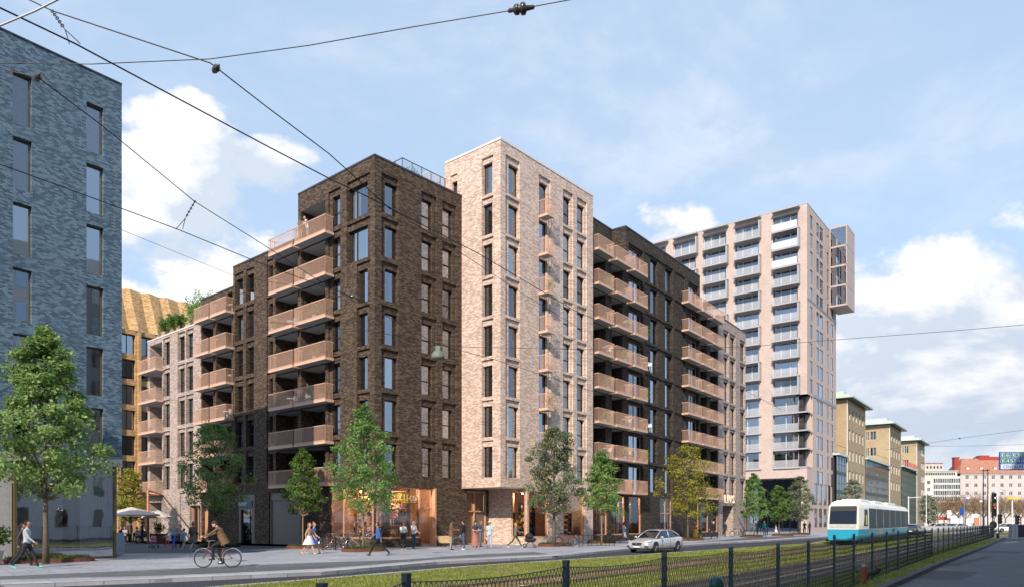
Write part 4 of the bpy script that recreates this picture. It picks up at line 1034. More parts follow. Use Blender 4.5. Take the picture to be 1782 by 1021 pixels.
def lerp_poly(pts):
    """pts: list of (Y, X): X as function of Y, linear beyond the ends"""
    pts = sorted(pts)
    def f(Y):
        if Y <= pts[0][0]: (a, b), (c, d) = pts[0], pts[1]
        elif Y >= pts[-1][0]: (a, b), (c, d) = pts[-2], pts[-1]
        else:
            for i in range(len(pts)-1):
                if pts[i][0] <= Y <= pts[i+1][0]: (a, b), (c, d) = pts[i], pts[i+1]; break
        return b+(d-b)*(Y-a)/(c-a)
    return f
XD = lerp_poly([(8, -2.4), (19.2, 6.08), (31.6, 15.4), (39, 20.9), (84, 53.2), (120, 79.5), (220, 152)])
def off(f, d):   # line parallel to f, d metres to the left (towards the houses)
    def g(Y):
        s = (f(Y+.5)-f(Y-.5)); return f(Y)-d*math.sqrt(1+s*s)
    return g
XC = off(XD, 1.52); XB = off(XD, 4.45); XA = off(XD, 5.95)
kerbG = lerp_poly([(p.y, p.x) for p in (G(361, 1021), G(560, 1005.7), G(810, 984.5), G(1100, 965.6), G(1154, 961.5), G(1270, 954), G(1408, 944.9), G(1446, 938.2))]+[(100, 57), (220, 143)])
kerbV = lerp_poly([(19.3, 10.0-.2), (30.4, 17.9), (50, 32.6), (73, 49.6)])
Ys = [4]+[8+2*i for i in range(60)]+[130+10*i for i in range(12)]
def strip(name, fl, fr, y0, y1, z, mat, th=0.):
    ys = [y for y in Ys if y0 < y < y1]; ys = [y0]+ys+[y1]
    m = MB(); vs = []; fs = []
    for y in ys: vs += [(fl(y), y, z), (fr(y), y, z)]
    for i in range(len(ys)-1): fs.append((2*i, 2*i+1, 2*i+3, 2*i+2))
    if th:
        b = len(vs)
        for y in ys: vs += [(fl(y), y, z-th), (fr(y), y, z-th)]
        for i in range(len(ys)-1): fs += [(2*i, 2*i+2, b+2*i+2, b+2*i), (2*i+1, b+2*i+1, b+2*i+3, 2*i+3)]
        e = 2*len(ys)-2; fs += [(0, b, b+1, 1), (e, e+1, b+e+1, b+e)]
    m.add(vs, fs); return tag(m.build(name, mat, fix=not th), kind='structure')
xr = lambda w: (lambda Y: kerbV(Y)-w)
strip('grass_verge', off(kerbG, -.28), kerbV, 4, 79, .0, M['soil'], .13)
strip('grass_verge', off(kerbG, -.28), off(XD, -1.6), 79, 220, .0, M['soil'], .13)
strip('kerb', off(kerbG, .0), off(kerbG, -.28), 4, 220, .015, M['kerb'], .14)
strip('track_bed', off(XD, 1.52+.30), off(XD, -.9), 4, 200, .006, M['ballast'])
strip('track_bed', off(XA, -.12), off(XB, .15), 4, 40, .006, M['drygrass'])
M['kerbdark'] = ground_mat('dark road kerb', (.07, .07, .075), (.11, .11, .12), 1.)
strip('kerb', kerbV, off(kerbV, -.22), 4, 79, .02, M['kerbdark'], .15)
strip('road', off(kerbG, 7.8), off(kerbG, .0), 4, 300, -.112, M['asphalt'])
for f, nm in ((XA, 0), (XB, 1), (XC, 2), (XD, 3)):
    strip('tram_rail', off(f, .075), off(f, -.075), 4, 200, .07, M['rail'], .07)
    strip('tram_rail', off(f, .035), off(f, -.035), 4, 200, .078, M['railtop'], .006)
# pavement on the house side, with its kerb line taken where it runs
def gl(*pp): return [tuple(G(x, y)[:2]) for x, y in pp]
def ext(p, q, t): return (q[0]+(q[0]-p[0])*t, q[1]+(q[1]-p[1])*t)
K2 = gl((-120, 1034), (0, 1017), (280, 1006.5), (560, 994.5), (760, 977), (960, 967), (1040, 959), (1100, 953.5), (1250, 943.8), (1330, 940), (1440, 932.5))
far = [(90, 130), (90, 260), (-120, 260), (-120, 20)]
slab('pavement', K2+far, 0.0, M['paving'], .13)
# kerb stone band along it
def band(name, pts, w, z, mat, side=1):
    m = MB(); L_ = []
    for i, p in enumerate(pts):
        a = Vector(pts[max(0, i-1)]); b = Vector(pts[min(len(pts)-1, i+1)]); d = (b-a).normalized(); n = Vector((-d.y, d.x))*side
        L_.append((Vector(p), Vector(p)+n*w))
    vs = []
    for p, q in L_: vs += [(p.x, p.y, z), (q.x, q.y, z)]
    m.add(vs, [(2*i, 2*i+1, 2*i+3, 2*i+2) for i in range(len(pts)-1)]); o = m.build(name, mat, fix=True)
    if o.data.polygons[0].normal.z < 0: o.data.flip_normals()
    return tag(o, kind='structure')
band('kerb', K2[:6]+gl((972, 966.0)), .75, .008, M['kerb'])
band('kerb', gl((1000, 961.5), (1040, 959), (1100, 953.5), (1250, 943.8), (1330, 940), (1440, 932.5)), .5, .012, M['kerb'])
slab('parking_lane', gl((-60, 1013), (0, 1007.5), (300, 1000), (560, 988.5), (760, 972.5), (955, 963.2), (930, 959.5), (810, 965), (700, 973), (500, 980), (330, 988), (0, 1002)), .004, M['setts'])
slab('paving_patch', gl((330, 990.5), (560, 983.5), (760, 971.5), (700, 976), (560, 986.5), (480, 992), (330, 998)), .008, M['asphalt2'])
slab('parking_lane', gl((1180, 946.5), (1240, 941.8), (1330, 937.6), (1430, 931.2), (1380, 931.5), (1300, 934.5)), .004, M['asphalt2'])
slab('court', gl((206, 962), (430, 961), (620, 944), (520, 941.5), (400, 940), (200, 938))[:3]+gl((585, 948))+[tuple(AL.pt(-1.5, -1.0))]+[tuple(AL.pt(AL.u(405), -1.2)), tuple(AL.pt(AL.u(257), -1.2)), tuple(AL.pt(AL.u(257)-6, 6)), (-60, 75), (-30, 40)], .004, M['court'])
# planted corner of road at the far right, islands
slab('grass_verge', [tuple(v[:2]) for v in (G(1738, 932), G(1780, 930), G(1840, 930.5), G(1840, 925), G(1782, 924.5), G(1740, 926))], .02, M['soil'], .14)
slab('grass_verge', [tuple(v[:2]) for v in (G(1640, 918.5), G(1720, 917.5), G(1720, 921), G(1660, 924))], .02, M['soil'], .14)
# white markings
M['marking'] = plain('worn white road paint', (.55, .55, .56), .7, 0, .2, 8)
for (a, b) in (((1748, 944), (1772, 941.5)),):
    p, q = G(*a, -.12), G(*b, -.12); d = (q-p).normalized(); n = Vector((-d.y, d.x, 0))*.12
    m = MB(); m.add([(*(p-n)[:2], -.116), (*(q-n)[:2], -.116), (*(q+n)[:2], -.116), (*(p+n)[:2], -.116)], [(0,1,2,3)]); tag(m.build('road_marking', M['marking'], fix=True), kind='structure')
M['cover'] = plain('cast iron cover', (.05, .05, .052), .5, .4, .3, 20)
for i, (px, py, zz, rr) in enumerate(((260, 1012, -.112, .33), (690, 990, -.112, .33), (900, 973, -.112, .33), (420, 975, 0, .25), (760, 961, 0, .25), (1640, 990, -.12, .33), (1700, 965, -.12, .33), (1010, 951, 0, .2))):
    p = G(px, py, zz); m = MB(); m.lathe([(rr, 0), (rr, .004)], 24); o = m.build('manhole_cover', M['cover'], None, Matrix.Translation((p.x, p.y, zz+.002))); tag(o, kind='structure')
M['patch'] = ground_mat('asphalt repair patch', (.030, .031, .036), (.045, .046, .052), 2.)
M['patch2'] = ground_mat('worn asphalt repair', (.055, .057, .066), (.085, .087, .10), 2.)
for px, py, w, d, zz, mt in ((560, 1003, 3.5, .9, -.112, 'patch'), (860, 979, 5, .8, -.112, 'patch'), (120, 1018, 2.2, .7, -.112, 'patch'), (1640, 1000, 1.6, 5, -.12, 'patch2'), (1690, 975, .5, 12, -.12, 'patch2'), (1740, 960, 2.2, 4, -.12, 'patch2'), (1150, 956, 6, .7, -.112, 'patch')):
    p = G(px, py, zz); a = math.atan2(RD.y, RD.x) if zz > -.115 else math.atan2(RD.y, RD.x)-1.57
    m = MB(); n = 20; rgp = random.Random(int(px)); vs = []
    for k in range(n):
        t = 2*math.pi*k/n; q = rgp.uniform(.9, 1.08); vs.append((math.copysign(abs(math.cos(t))**.3, math.cos(t))*w*.5*q, math.copysign(abs(math.sin(t))**.3, math.sin(t))*d*.5*q, 0))
    m.add(vs, [tuple(range(n))]); tag(m.build('road_patch', M[mt], None, Matrix.Translation((p.x, p.y, zz+.003)) @ Matrix.Rotation(a, 4, 'Z')), kind='structure')
rgl = random.Random(4); M['litter'] = plain('dry leaf', (.30, .20, .10), .8); vs = []; fs = []
for k in range(420):
    px = rgl.uniform(0, 1200); py = rgl.uniform(955, 1000); p = G(px, py)
    if p.y > 60: continue
    b = len(vs); a = rgl.random()*6.28; sz = rgl.uniform(.02, .045)
    for t in (0, 1.57, 3.14, 4.71): vs.append((p.x+math.cos(a+t)*sz, p.y+math.sin(a+t)*sz*.6, .016+.01*(t == 0)))
    fs.append((b, b+1, b+2, b+3))
me = bpy.data.meshes.new('leaf_litter'); me.from_pydata(vs, [], fs); me.materials.append(M['litter']); tag(link('leaf_litter', me), kind='stuff')
# ---------------------------------------------------------------- grass blades
def blades(name, n, fl, fr, y0, y1, hmin, hmax, w, mat, skip=(), pw=2.0):
    rng = np.random.default_rng(5); vs = []; fs = []; k = 0
    t = rng.random(n)**pw; ys = y0+(y1-y0)*t; s = rng.random(n); an = rng.random(n)*math.pi; hh = hmin+(hmax-hmin)*rng.random(n)**1.5; le = rng.normal(0, .35, (n, 2))
    for i in range(n):
        Y = ys[i]; a, b = fl(Y), fr(Y); X = a+(b-a)*s[i]
        if math.sin(X*1.3+Y*.7)+math.sin(X*.5-Y*1.1+2)+math.sin(X*2.9+Y*2.3) < -.9 and i % 4: continue
        c, d = math.cos(an[i])*w*.5*(1+Y/30), math.sin(an[i])*w*.5*(1+Y/30); h = hh[i]
        vs += [(X-c, Y-d, .0), (X+c, Y+d, .0), (X+le[i][0]*h, Y+le[i][1]*h, h)]; fs.append((k, k+1, k+2)); k += 3
    me = bpy.data.meshes.new(name); me.from_pydata(vs, [], fs); me.materials.append(mat)
    return tag(link(name, me), kind='stuff')
M['blade'] = leafmat('grass blade', (.14, .18, .035), (.29, .34, .07), (.50, .50, .16)); M['bladedry'] = leafmat('dry grass blade', (.20, .15, .07), (.32, .25, .14), (.40, .34, .2))
blades('grass', 60000, off(kerbG, -.30), off(XA, .12), 17, 75, .03, .10, .02, M['blade'], pw=1.7)
blades('grass', 26000, off(XB, -.15), off(XC, .4), 17, 70, .03, .09, .02, M['blade'], pw=1.7)
blades('grass', 16000, off(XA, -.2), off(XB, .2), 17, 45, .02, .06, .02, M['bladedry'], pw=1.7)
blades('grass', 22000, off(XD, -1.1), xr(.03), 17, 70, .02, .09, .02, M['blade'], pw=1.6)

# ================================================================ mesh fence along the tracks
M['fencemetal'] = plain('dark green grey fence steel', (.07, .09, .10), .5, .4); M['wire'] = plain('fence wire', (.03, .036, .036), .5, .5)
fpx = [(430, 3.9), (560, 4.7), (707, 5.6), (985, 7.5), (1156, 9.45), (1272, 11.4), (1354, 13.4), (1407, 15.3), (1452, 17.3), (1486, 19.3), (1518, 21.6), (1543, 23.8), (1563, 26), (1580, 28.2), (1596, 30.6), (1610, 33), (1622, 35.5)]
fpts = [Vector(((x-CX)/FPX*y, y)) for x, y in fpx]
while fpts[-1].y < 80:
    q = fpts[-1]; e = Vector((53.6, 80)); fpts.append(q+(e-q).normalized()*2.6)
rF = thing('fence', (*fpts[2], 0), 0, 'low steel mesh fence on dark posts running along the tram tracks', 'fence')
def fh(i): return 1.32 if i < 8 else 1.40
for i, p in enumerate(fpts):
    m = MB(); h = fh(i)+.03; w = .027 if i < 10 else .028
    d = (fpts[min(i+1, len(fpts)-1)]-fpts[max(i-1, 0)]).normalized()
    Mp = Matrix(((d.x, -d.y, 0, p.x), (d.y, d.x, 0, p.y), (0, 0, 1, 0), (0, 0, 0, 1)))
    m.box(-w, w, -w, w, -.02, h-.02); m.box(-w-.002, w+.002, -w-.002, w+.002, h-.02, h)
    m.build('post', M['fencemetal'], rF, Mp)
def wire_seg(vs, fs, p, q, r):
    k = len(vs); d = Vector(q)-Vector(p); up = Vector((0, 0, 1)); a = d.cross(up)
    a = (a.normalized() if a.length > 1e-6 else Vector((1, 0, 0))); b = d.normalized().cross(a)
    for c in (p, q):
        for t in range(3):
            o_ = a*math.cos(t*2.094)*r + b*math.sin(t*2.094)*r; vs.append(tuple(Vector(c)+o_))
    for t in range(3): fs.append((k+t, k+(t+1) % 3, k+3+(t+1) % 3, k+3+t))
rg = random.Random(11)
for i in range(len(fpts)-1):
    p, q = fpts[i], fpts[i+1]; d = q-p; ln = d.length; h = fh(i)-.04; vs = []; fs = []
    big = i >= 9
    cw = .062 if i < 6 else (.085 if i < 9 else (.13 if i < 16 else .22)); ch = cw*1.15
    r = .0034 if i < 6 else (.0040 if i < 9 else .0048); n = int(ln/cw); ro = int(h/ch)
    sag = (.03 if i < 9 else .01)*rg.uniform(.6, 1.3)
    def at(s, z):
        t = s/ln; zz = z*(1 - sag*4*t*(1-t)*(z/h))
        w = p+d*t; return (w.x+rg.uniform(-1, 1)*.004, w.y, zz)
    grid = [[at(min(ln, (c+(.5 if (j % 2) else 0))*ln/n), .03+j*(h-.03)/ro) for c in range(n+1)] for j in range(ro+1)]
    for j in range(ro):
        for c in range(n+1):
            if j % 2 == 0:
                wire_seg(vs, fs, grid[j][c], grid[j+1][c], r)
                if c > 0: wire_seg(vs, fs, grid[j][c], grid[j+1][c-1], r)
            else:
                wire_seg(vs, fs, grid[j][c], grid[j+1][c], r)
                if c < n: wire_seg(vs, fs, grid[j][c], grid[j+1][c+1], r)
    top = [at(ln*k/10, h) for k in range(11)]
    for k in range(10): wire_seg(vs, fs, top[k], top[k+1], r*1.6)
    me = bpy.data.meshes.new('mesh_panel'); me.from_pydata(vs, [], fs); me.materials.append(M['wire']); link('mesh_panel', me, rF, Matrix.Identity(4))

# ================================================================ street furniture near the fence
M['green'] = plain('bottle green paint', (.01, .13, .10), .35, 0, .1, 20, coat=.3); M['redp'] = plain('weathered red paint', (.36, .07, .045), .6, 0, .3, 12)
gp = P(1246.5, 12.6); r_ = thing('bollard', (gp.x, gp.y, 0), 0, 'round topped bottle green bollard right behind the mesh fence', 'bollard')
m = MB(); m.lathe([(.115, 0), (.115, .58), (.125, .6), (.125, .66), (.113, .72), (.085, .77), (.04, .79), (.0, .795)], 20); m.build('post', M['green'], r_, wm_of(r_), smooth=True)
m = MB(); m.lathe([(.15, 0), (.15, .05), (.12, .07)], 20); m.build('foot', M['blackmetal'], r_, wm_of(r_))
gp = P(1503, 19.9); r_ = thing('bollard', (gp.x, gp.y, 0), 0, 'weathered red post with grey cap beside the mesh fence', 'bollard')
m = MB(); m.tube([(0, 0, 0), (.015, 0, .50)], .075, 12); m.build('post', M['redp'], r_, wm_of(r_)); m = MB(); m.tube([(.015, 0, .50), (.018, 0, .58)], [.08, .07], 12); m.build('cap', M['grey'], r_, wm_of(r_))
gp = P(1514, 21.6); m = MB(); m.tube([(-.12, 0, .0), (-.1, 0, .12), (-.02, 0, .17), (.1, 0, .18), (.2, 0, .24), (.26, 0, .34)], [.05, .05, .05, .055, .07, .085], 10)
tag(link('pipe', m.mesh('pipe', M['black'], True), None, Matrix.Translation((gp.x, gp.y, 0))), 'bent black drain pipe end lying beside the red post', 'pipe')
# ================================================================ trees
LEAF = {
 'lush': leafmat('lush green leaves', (.09, .18, .06), (.24, .38, .12), (.50, .60, .25)),
 'mid': leafmat('mid green leaves', (.05, .11, .025), (.13, .24, .05), (.29, .38, .10)),
 'fresh': leafmat('fresh green leaves', (.08, .17, .045), (.20, .36, .10), (.42, .55, .20)),
 'grey': leafmat('grey green leaves', (.08, .11, .06), (.20, .25, .13), (.42, .46, .28)),
 'gold': leafmat('yellow green leaves', (.15, .16, .02), (.34, .33, .05), (.54, .50, .13)),
 'silver': leafmat('silvery leaves', (.18, .21, .16), (.34, .38, .29), (.52, .54, .42)),
}
def tree(px, Y, ztop, zbot, wpx, leaf, n, ls, label, bark='bark', seed=1, form='cone', trunk_r=.09, density=1., group='street trees', lean=0.):
    rng = np.random.default_rng(seed); rd = random.Random(seed)
    base = P(px, Y); Rr = wpx/FPX*Y*.5; H = ztop-zbot
    r = thing('street_tree', (base.x, base.y, 0), 0, label, 'tree', group)
    m = MB(); pts = []; 
    for i in range(7):
        t = i/6; pts.append((math.sin(t*3+seed)*.05*t+lean*t, math.cos(t*2.3+seed)*.05*t, t*(zbot+H*.72)))
    m.tube(pts, [trunk_r*(1.25 if i == 0 else 1-.13*i) for i in range(7)], 8)
    def env(t):
        if form == 'cone': return (math.sin(math.pi*min(1, (t+.12)/1.12)**.75))**.8*(1-.35*t)+.06
        if form == 'egg': return math.sin(math.pi*(.06+.92*t)**.8)**.7
        return math.sin(math.pi*(.12+.85*t))**.6
    cl = []
    nb = int(46+Rr*9)
    for i in range(nb):
        t = ((i+.5)/nb)**.9; a = i*2.4+rd.uniform(-.4, .4); rr = env(t)*Rr*rd.uniform(.35, 1.08); z = zbot+H*t
        c = Vector((math.cos(a)*rr, math.sin(a)*rr, z+rd.uniform(-.2, .2))); cl.append((c, (.12+.19*rd.random()**1.5)*Rr*(1-.4*t)+.10))
        if i % 3 != 1:
            zo = max(zbot*.85, z-rr*.9-.3); q = Vector((pts[3][0]*0, 0, zo)); mid = (q+c)*.5+Vector((0, 0, -.12))
            m.tube([q, mid, c], [trunk_r*.38, trunk_r*.24, .008], 4, caps=False)
    m.build('trunk', M[bark], r, wm_of(r), smooth=True)
    n = int(n*density); per = n//len(cl)
    ctr = []; 
    for c, s in cl:
        d = rng.normal(0, 1, (per, 3)); d /= np.linalg.norm(d, axis=1)[:, None]; rad = s*(rng.random(per)**.45)[:, None]*np.array([1.25, 1.25, .8])
        ctr.append(np.array(c)+d*rad)
    nfill = n//12
    tt = rng.random(nfill); aa = rng.random(nfill)*2*math.pi; rr = np.array([env(t) for t in tt])*Rr*rng.random(nfill)**.5
    ctr.append(np.stack([np.cos(aa)*rr, np.sin(aa)*rr, zbot+H*tt], 1))
    ctr = np.concatenate(ctr); N_ = len(ctr)
    nor = rng.normal(0, 1, (N_, 3)); out = ctr-np.array([0, 0, zbot+H*.4]); out /= (np.linalg.norm(out, axis=1)[:, None]+1e-6); nor = nor*.75+out*.9+np.array([0, 0, .35]); nor /= np.linalg.norm(nor, axis=1)[:, None]
    t1 = np.cross(nor, rng.normal(0, 1, (N_, 3))); t1 /= np.linalg.norm(t1, axis=1)[:, None]; t2 = np.cross(nor, t1)
    sz = ls*(.6+.8*rng.random(N_))[:, None]
    V = np.stack([ctr-t1*sz*.5, ctr-t2*sz*.32, ctr+t1*sz*.5, ctr+t2*sz*.32], 1).reshape(-1, 3)
    me = bpy.data.meshes.new('crown'); me.vertices.add(len(V)); me.vertices.foreach_set('co', V.ravel()); me.loops.add(4*N_); me.loops.foreach_set('vertex_index', np.arange(4*N_))
    me.polygons.add(N_); me.polygons.foreach_set('loop_start', np.arange(0, 4*N_, 4)); me.polygons.foreach_set('loop_total', np.full(N_, 4)); me.materials.append(LEAF[leaf]); me.update(); me.validate()
    link('crown', me, r, wm_of(r)); return r
M['edging'] = plain('brick red planter edging', (.17, .055, .035), .8, 0, .25, 6); M['bedgrass'] = leafmat('bed grass', (.05, .07, .02), (.10, .14, .03), (.2, .22, .07))
M['bedsoil'] = plain('planted bed soil', (.06, .07, .025), .9, 0, .3, 9)
def bed(px, py, wpx, d, label, rz=.70, red=True):
    c = G(px, py); w = wpx/FPX*c.y*.5; r = thing('planting_bed', (c.x, c.y, 0), rz, label, 'planting bed', 'planting beds at the foot of street trees')
    m = MB(); n = 28; ring = [(math.copysign(abs(math.cos(t))**.6, math.cos(t))*w*1.15, math.copysign(abs(math.sin(t))**.6, math.sin(t))*d) for t in [2*math.pi*k/n for k in range(n)]]
    vs = [(x, y, 0) for x, y in ring]+[(x, y, .16) for x, y in ring]+[(x*.96, y*.93, .16) for x, y in ring]
    fs = [(k, (k+1) % n, n+(k+1) % n, n+k) for k in range(n)]+[(n+k, n+(k+1) % n, 2*n+(k+1) % n, 2*n+k) for k in range(n)]
    m.add(vs, fs); m.build('edging', M['edging'] if red else M['blackmetal'], r, wm_of(r))
    s = MB(); s.add([(x*.96, y*.93, .14+.05) for x, y in ring], [tuple(range(n))]); s.add([(x*.96, y*.93, .15) for x, y in ring]+[(x*.96, y*.93, .19) for x, y in ring], [(k, (k+1) % n, n+(k+1) % n, n+k) for k in range(n)]); s.build('soil', M['bedsoil'], r, wm_of(r))
    rng = random.Random(int(px)); vs = []; fs = []
    for i in range(int(900*w*d/1.5)+500):
        t = rng.random()*6.283; q = math.sqrt(rng.random())*.95; x, y = math.copysign(abs(math.cos(t))**.6, math.cos(t))*w*1.1*q, math.copysign(abs(math.sin(t))**.6, math.sin(t))*d*.93*q
        a = rng.random()*3.14; h = rng.uniform(.05, .16); k = len(vs); dx, dy = math.cos(a)*.02, math.sin(a)*.02
        vs += [(x-dx, y-dy, .18), (x+dx, y+dy, .18), (x+rng.gauss(0, .05), y+rng.gauss(0, .05), .18+h)]; fs.append((k, k+1, k+2))
    me = bpy.data.meshes.new('grass'); me.from_pydata(vs, [], fs); me.materials.append(M['bedgrass']); g = link('grass', me, r, wm_of(r)); g['kind'] = 'stuff'
    return r
tree(80, 30.0, 9.6, 3.1, 188, 'lush', 19000, .15, 'largest leafy tree in front of the blue grey block at the left', seed=3, form='cone', trunk_r=.12)
tree(375, 50.0, 8.5, 2.5, 112, 'lush', 7000, .16, 'dark greyish tree beside the cyclist, before the entrance with the blue sign', seed=4, form='egg', density=1)
tree(527, 48.5, 6.6, 2.5, 66, 'mid', 5500, .14, 'small slim tree in front of the wide brown garage door', seed=5, form='cone', trunk_r=.06, bark='barkpale')
tree(632, 42.5, 8.45, 2.5, 120, 'fresh', 8500, .15, 'bright green tree in front of the bicycle shop window', seed=6, form='cone', trunk_r=.06, bark='barkpale')
tree(964, 50.5, 8.3, 2.5, 100, 'grey', 9500, .15, 'dense grey green tree in front of the pale block', seed=7, form='egg', trunk_r=.12)
tree(1047, 55, 7.0, 2.6, 78, 'fresh', 7500, .15, 'bright green young tree between the pale block and silver car', seed=8, form='cone', trunk_r=.06, bark='barkpale')
tree(1197, 66, 8.7, 2.3, 102, 'gold', 6500, .17, 'loose yellow green tree just behind the silver car', seed=9, form='egg', trunk_r=.10)
tree(1312, 88, 7.5, 2.2, 48, 'fresh', 5000, .2, 'fresh green tree near the end block door, left of three before the tower', seed=10, form='cone', trunk_r=.07, bark='barkpale')
tree(1356, 95, 6.4, 2.0, 42, 'mid', 4500, .2, 'dark green short tree, middle of three before the tower lobby', seed=11, form='egg', trunk_r=.08)
tree(1392, 98, 7.9, 2.1, 46, 'grey', 5000, .2, 'grey green tree right of three, at the foot of the tower corner', seed=12, form='egg', trunk_r=.10)
tree(226, 62, 6.1, 1.9, 58, 'gold', 5000, .17, 'yellow green tree above the cafe parasols beside the blue block', seed=13, form='egg', trunk_r=.07)
tree(1484, 118, 8.6, 2.5, 42, 'silver', 4200, .28, 'silvery tree behind the tram in front of the first office block', seed=14, form='egg')
tree(1615, 125, 6.4, 1.6, 34, 'silver', 3500, .28, 'silvery tree at the end of the office row, beside bare trees', seed=15, form='egg')
bed(85, 977.0, 120, .85, 'oval red edged grass bed under the largest tree at the left'); bed(381, 951, 60, .9, 'dark planted bed under greyish tree behind the cyclist', red=False)
bed(536, 953, 62, .8, 'low bed under the slim tree by the garage door'); bed(632, 958.5, 64, .8, 'red edged grass bed under the tree at the bicycle shop')
bed(966, 949.5, 56, .8, 'red edged bed under the dense tree beside the red bicycle'); bed(1047, 944.2, 46, .8, 'narrow bed under bright green tree left of silver car')
bed(1200, 939.5, 50, .9, 'planted bed under the yellow green tree behind the silver car'); bed(1308, 934, 36, .9, 'planted bed left of the standing group with teal jacket')
bed(1362, 931.5, 40, .9, 'planted bed under the short dark green tree'); bed(1392, 930, 36, .9, 'planted bed under grey green tree at the tower corner')
# bare plane trees closing the street
M['twig'] = plain('brown winter twigs', (.26, .17, .10), .9, 0, .25, 2)
def bare(seed, H=9.5):
    rd = random.Random(seed); tr = MB(); cr = MB()
    tr.tube([(0, 0, 0), (.05, 0, 1.5), (0, .05, 2.9)], [.2, .17, .14], 6)
    def br(p, d, l, r, lv):
        q = p+d*l; (tr if lv < 1 else cr).tube([p, (p+q)/2+Vector((rd.uniform(-.06, .06), rd.uniform(-.06, .06), 0))*l, q], [r, r*.8, r*.55], 3 if lv > 0 else 5, caps=False)
        if lv >= 4: return
        for _ in range(4 if lv < 3 else 3):
            nd = (d+Vector((rd.gauss(0, .55), rd.gauss(0, .55), rd.gauss(.12, .35)))).normalized(); br(q if rd.random() < .6 else (p+q)/2, nd, l*rd.uniform(.6, .85), max(.012, r*.55), lv+1)
    for i in range(5):
        a = i*1.26+rd.uniform(-.3, .3); br(Vector((0, 0, 2.8)), Vector((math.cos(a)*.8, math.sin(a)*.8, .9)).normalized(), H*.25, .09, 0)
    r = thing('bare_tree', (0, 0, 0), 0, 'leafless pollarded brown tree at the end of the street before the pink building', 'tree', 'bare trees closing the street')
    tr.build('trunk', M['bark'], r); cr.build('crown', M['twig'], r); return r
b1, b2 = bare(1), bare(2); kids_index()
spots = [(1632, 175), (1652, 190), (1668, 172), (1680, 200), (1694, 180), (1712, 170), (1722, 205), (1738, 185), (1750, 170), (1762, 200), (1776, 178), (1794, 172), (1643, 215), (1702, 220), (1786, 215), (1660, 235), (1730, 232), (1768, 236), (1626, 225), (1810, 190)]
for i, (px, Y) in enumerate(spots):
    o = (b1, b2)[i] if i < 2 else copy_tree((b1, b2)[i % 2])
    row = 'front' if Y < 187 else ('middle' if Y < 210 else 'rear'); rank = sum(1 for q, w in spots if q < px and ('front' if w < 187 else ('middle' if w < 210 else 'rear')) == row)
    p = P(px, Y); put(o, (p.x, p.y, -.1), i*1.1, s=random.uniform(.92, 1.12), label='leafless brown tree, %s from the left in the %s row before pink building' % (('first', 'second', 'third', 'fourth', 'fifth', 'sixth', 'seventh', 'eighth', 'ninth')[rank], row))
# potted shrub at the left edge, roof plants
def leafball(name, loc, r, leaf, label, n=700, ls=.12, sz=1.0, pot=None, cat='plant', group=None, stemz=0.):
    rt = thing(name, loc, 0, label, cat, group)
    rng = np.random.default_rng(int(abs(loc[0]*100)) % 9999+3)
    d = rng.normal(0, 1, (n, 3)); d /= np.linalg.norm(d, axis=1)[:, None]; c = d*(rng.random(n)**.4)[:, None]*np.array([r, r, r*sz])*(1+.3*np.sin(d[:, :1]*7+d[:, 1:2]*5))+np.array([0, 0, r*sz+stemz])
    nor = rng.normal(0, 1, (n, 3)); t1 = np.cross(nor, rng.normal(0, 1, (n, 3))); t1 /= np.linalg.norm(t1, axis=1)[:, None]; t2 = np.cross(nor, t1); t2 /= np.linalg.norm(t2, axis=1)[:, None]
    V = np.stack([c-t1*ls*.7, c-t2*ls*.25, c+t1*ls*.7, c+t2*ls*.25], 1).reshape(-1, 3)
    me = bpy.data.meshes.new('foliage'); me.from_pydata(V.tolist(), [], [(4*i, 4*i+1, 4*i+2, 4*i+3) for i in range(n)]); me.materials.append(LEAF[leaf]); link('foliage', me, rt, wm_of(rt))
    if pot:
        m = MB(); m.lathe([(pot*.75, 0), (pot, stemz*.95), (pot*.9, stemz*.95), (pot*.85, stemz*.85)], 14); m.build('pot', M['concrete'], rt, wm_of(rt))
    return rt
p = P(-2, 29.0); leafball('potted_shrub', (p.x-.25, p.y, 0), .5, 'mid', 'dark green potted shrub standing at the left edge by the blue grey wall', 900, .15, 1.2, .38, stemz=.6)
for i, (px, dd, r, hh) in enumerate(((275, .75, .75, .2), (288, .8, .8, .5), (301, .7, .6, .4), (322, 1.1, 1.3, .6), (333, 1.4, 1.5, .7))):
    q = AL.pt(AL.u(px), dd); leafball('roof_shrub', (q.x, q.y, zG), r, 'mid' if i < 3 else 'fresh', ('trailing shrub at the left end of', 'second shrub on', 'low shrub in the middle of', 'tall bush on', 'tallest bright bush at the right end of')[i]+' the light rose roof terrace', 1100, .18, .9, group='shrubs on the light rose roof terrace', stemz=.75 if i < 3 else .6)
for i, (px, dd, r) in enumerate(((757, 3.2, .5), (764, 3.0, .55), (772, 3.2, .45))):
    q = AR.pt(AR.u(px), dd); leafball('roof_shrub', (q.x, q.y, zK), r, 'mid', ('left', 'middle', 'right')[i]+' one of three shrubs behind the glass railing of the dark roof', 350, .14, 1.3, group='shrubs on the dark corner roof', stemz=.5)
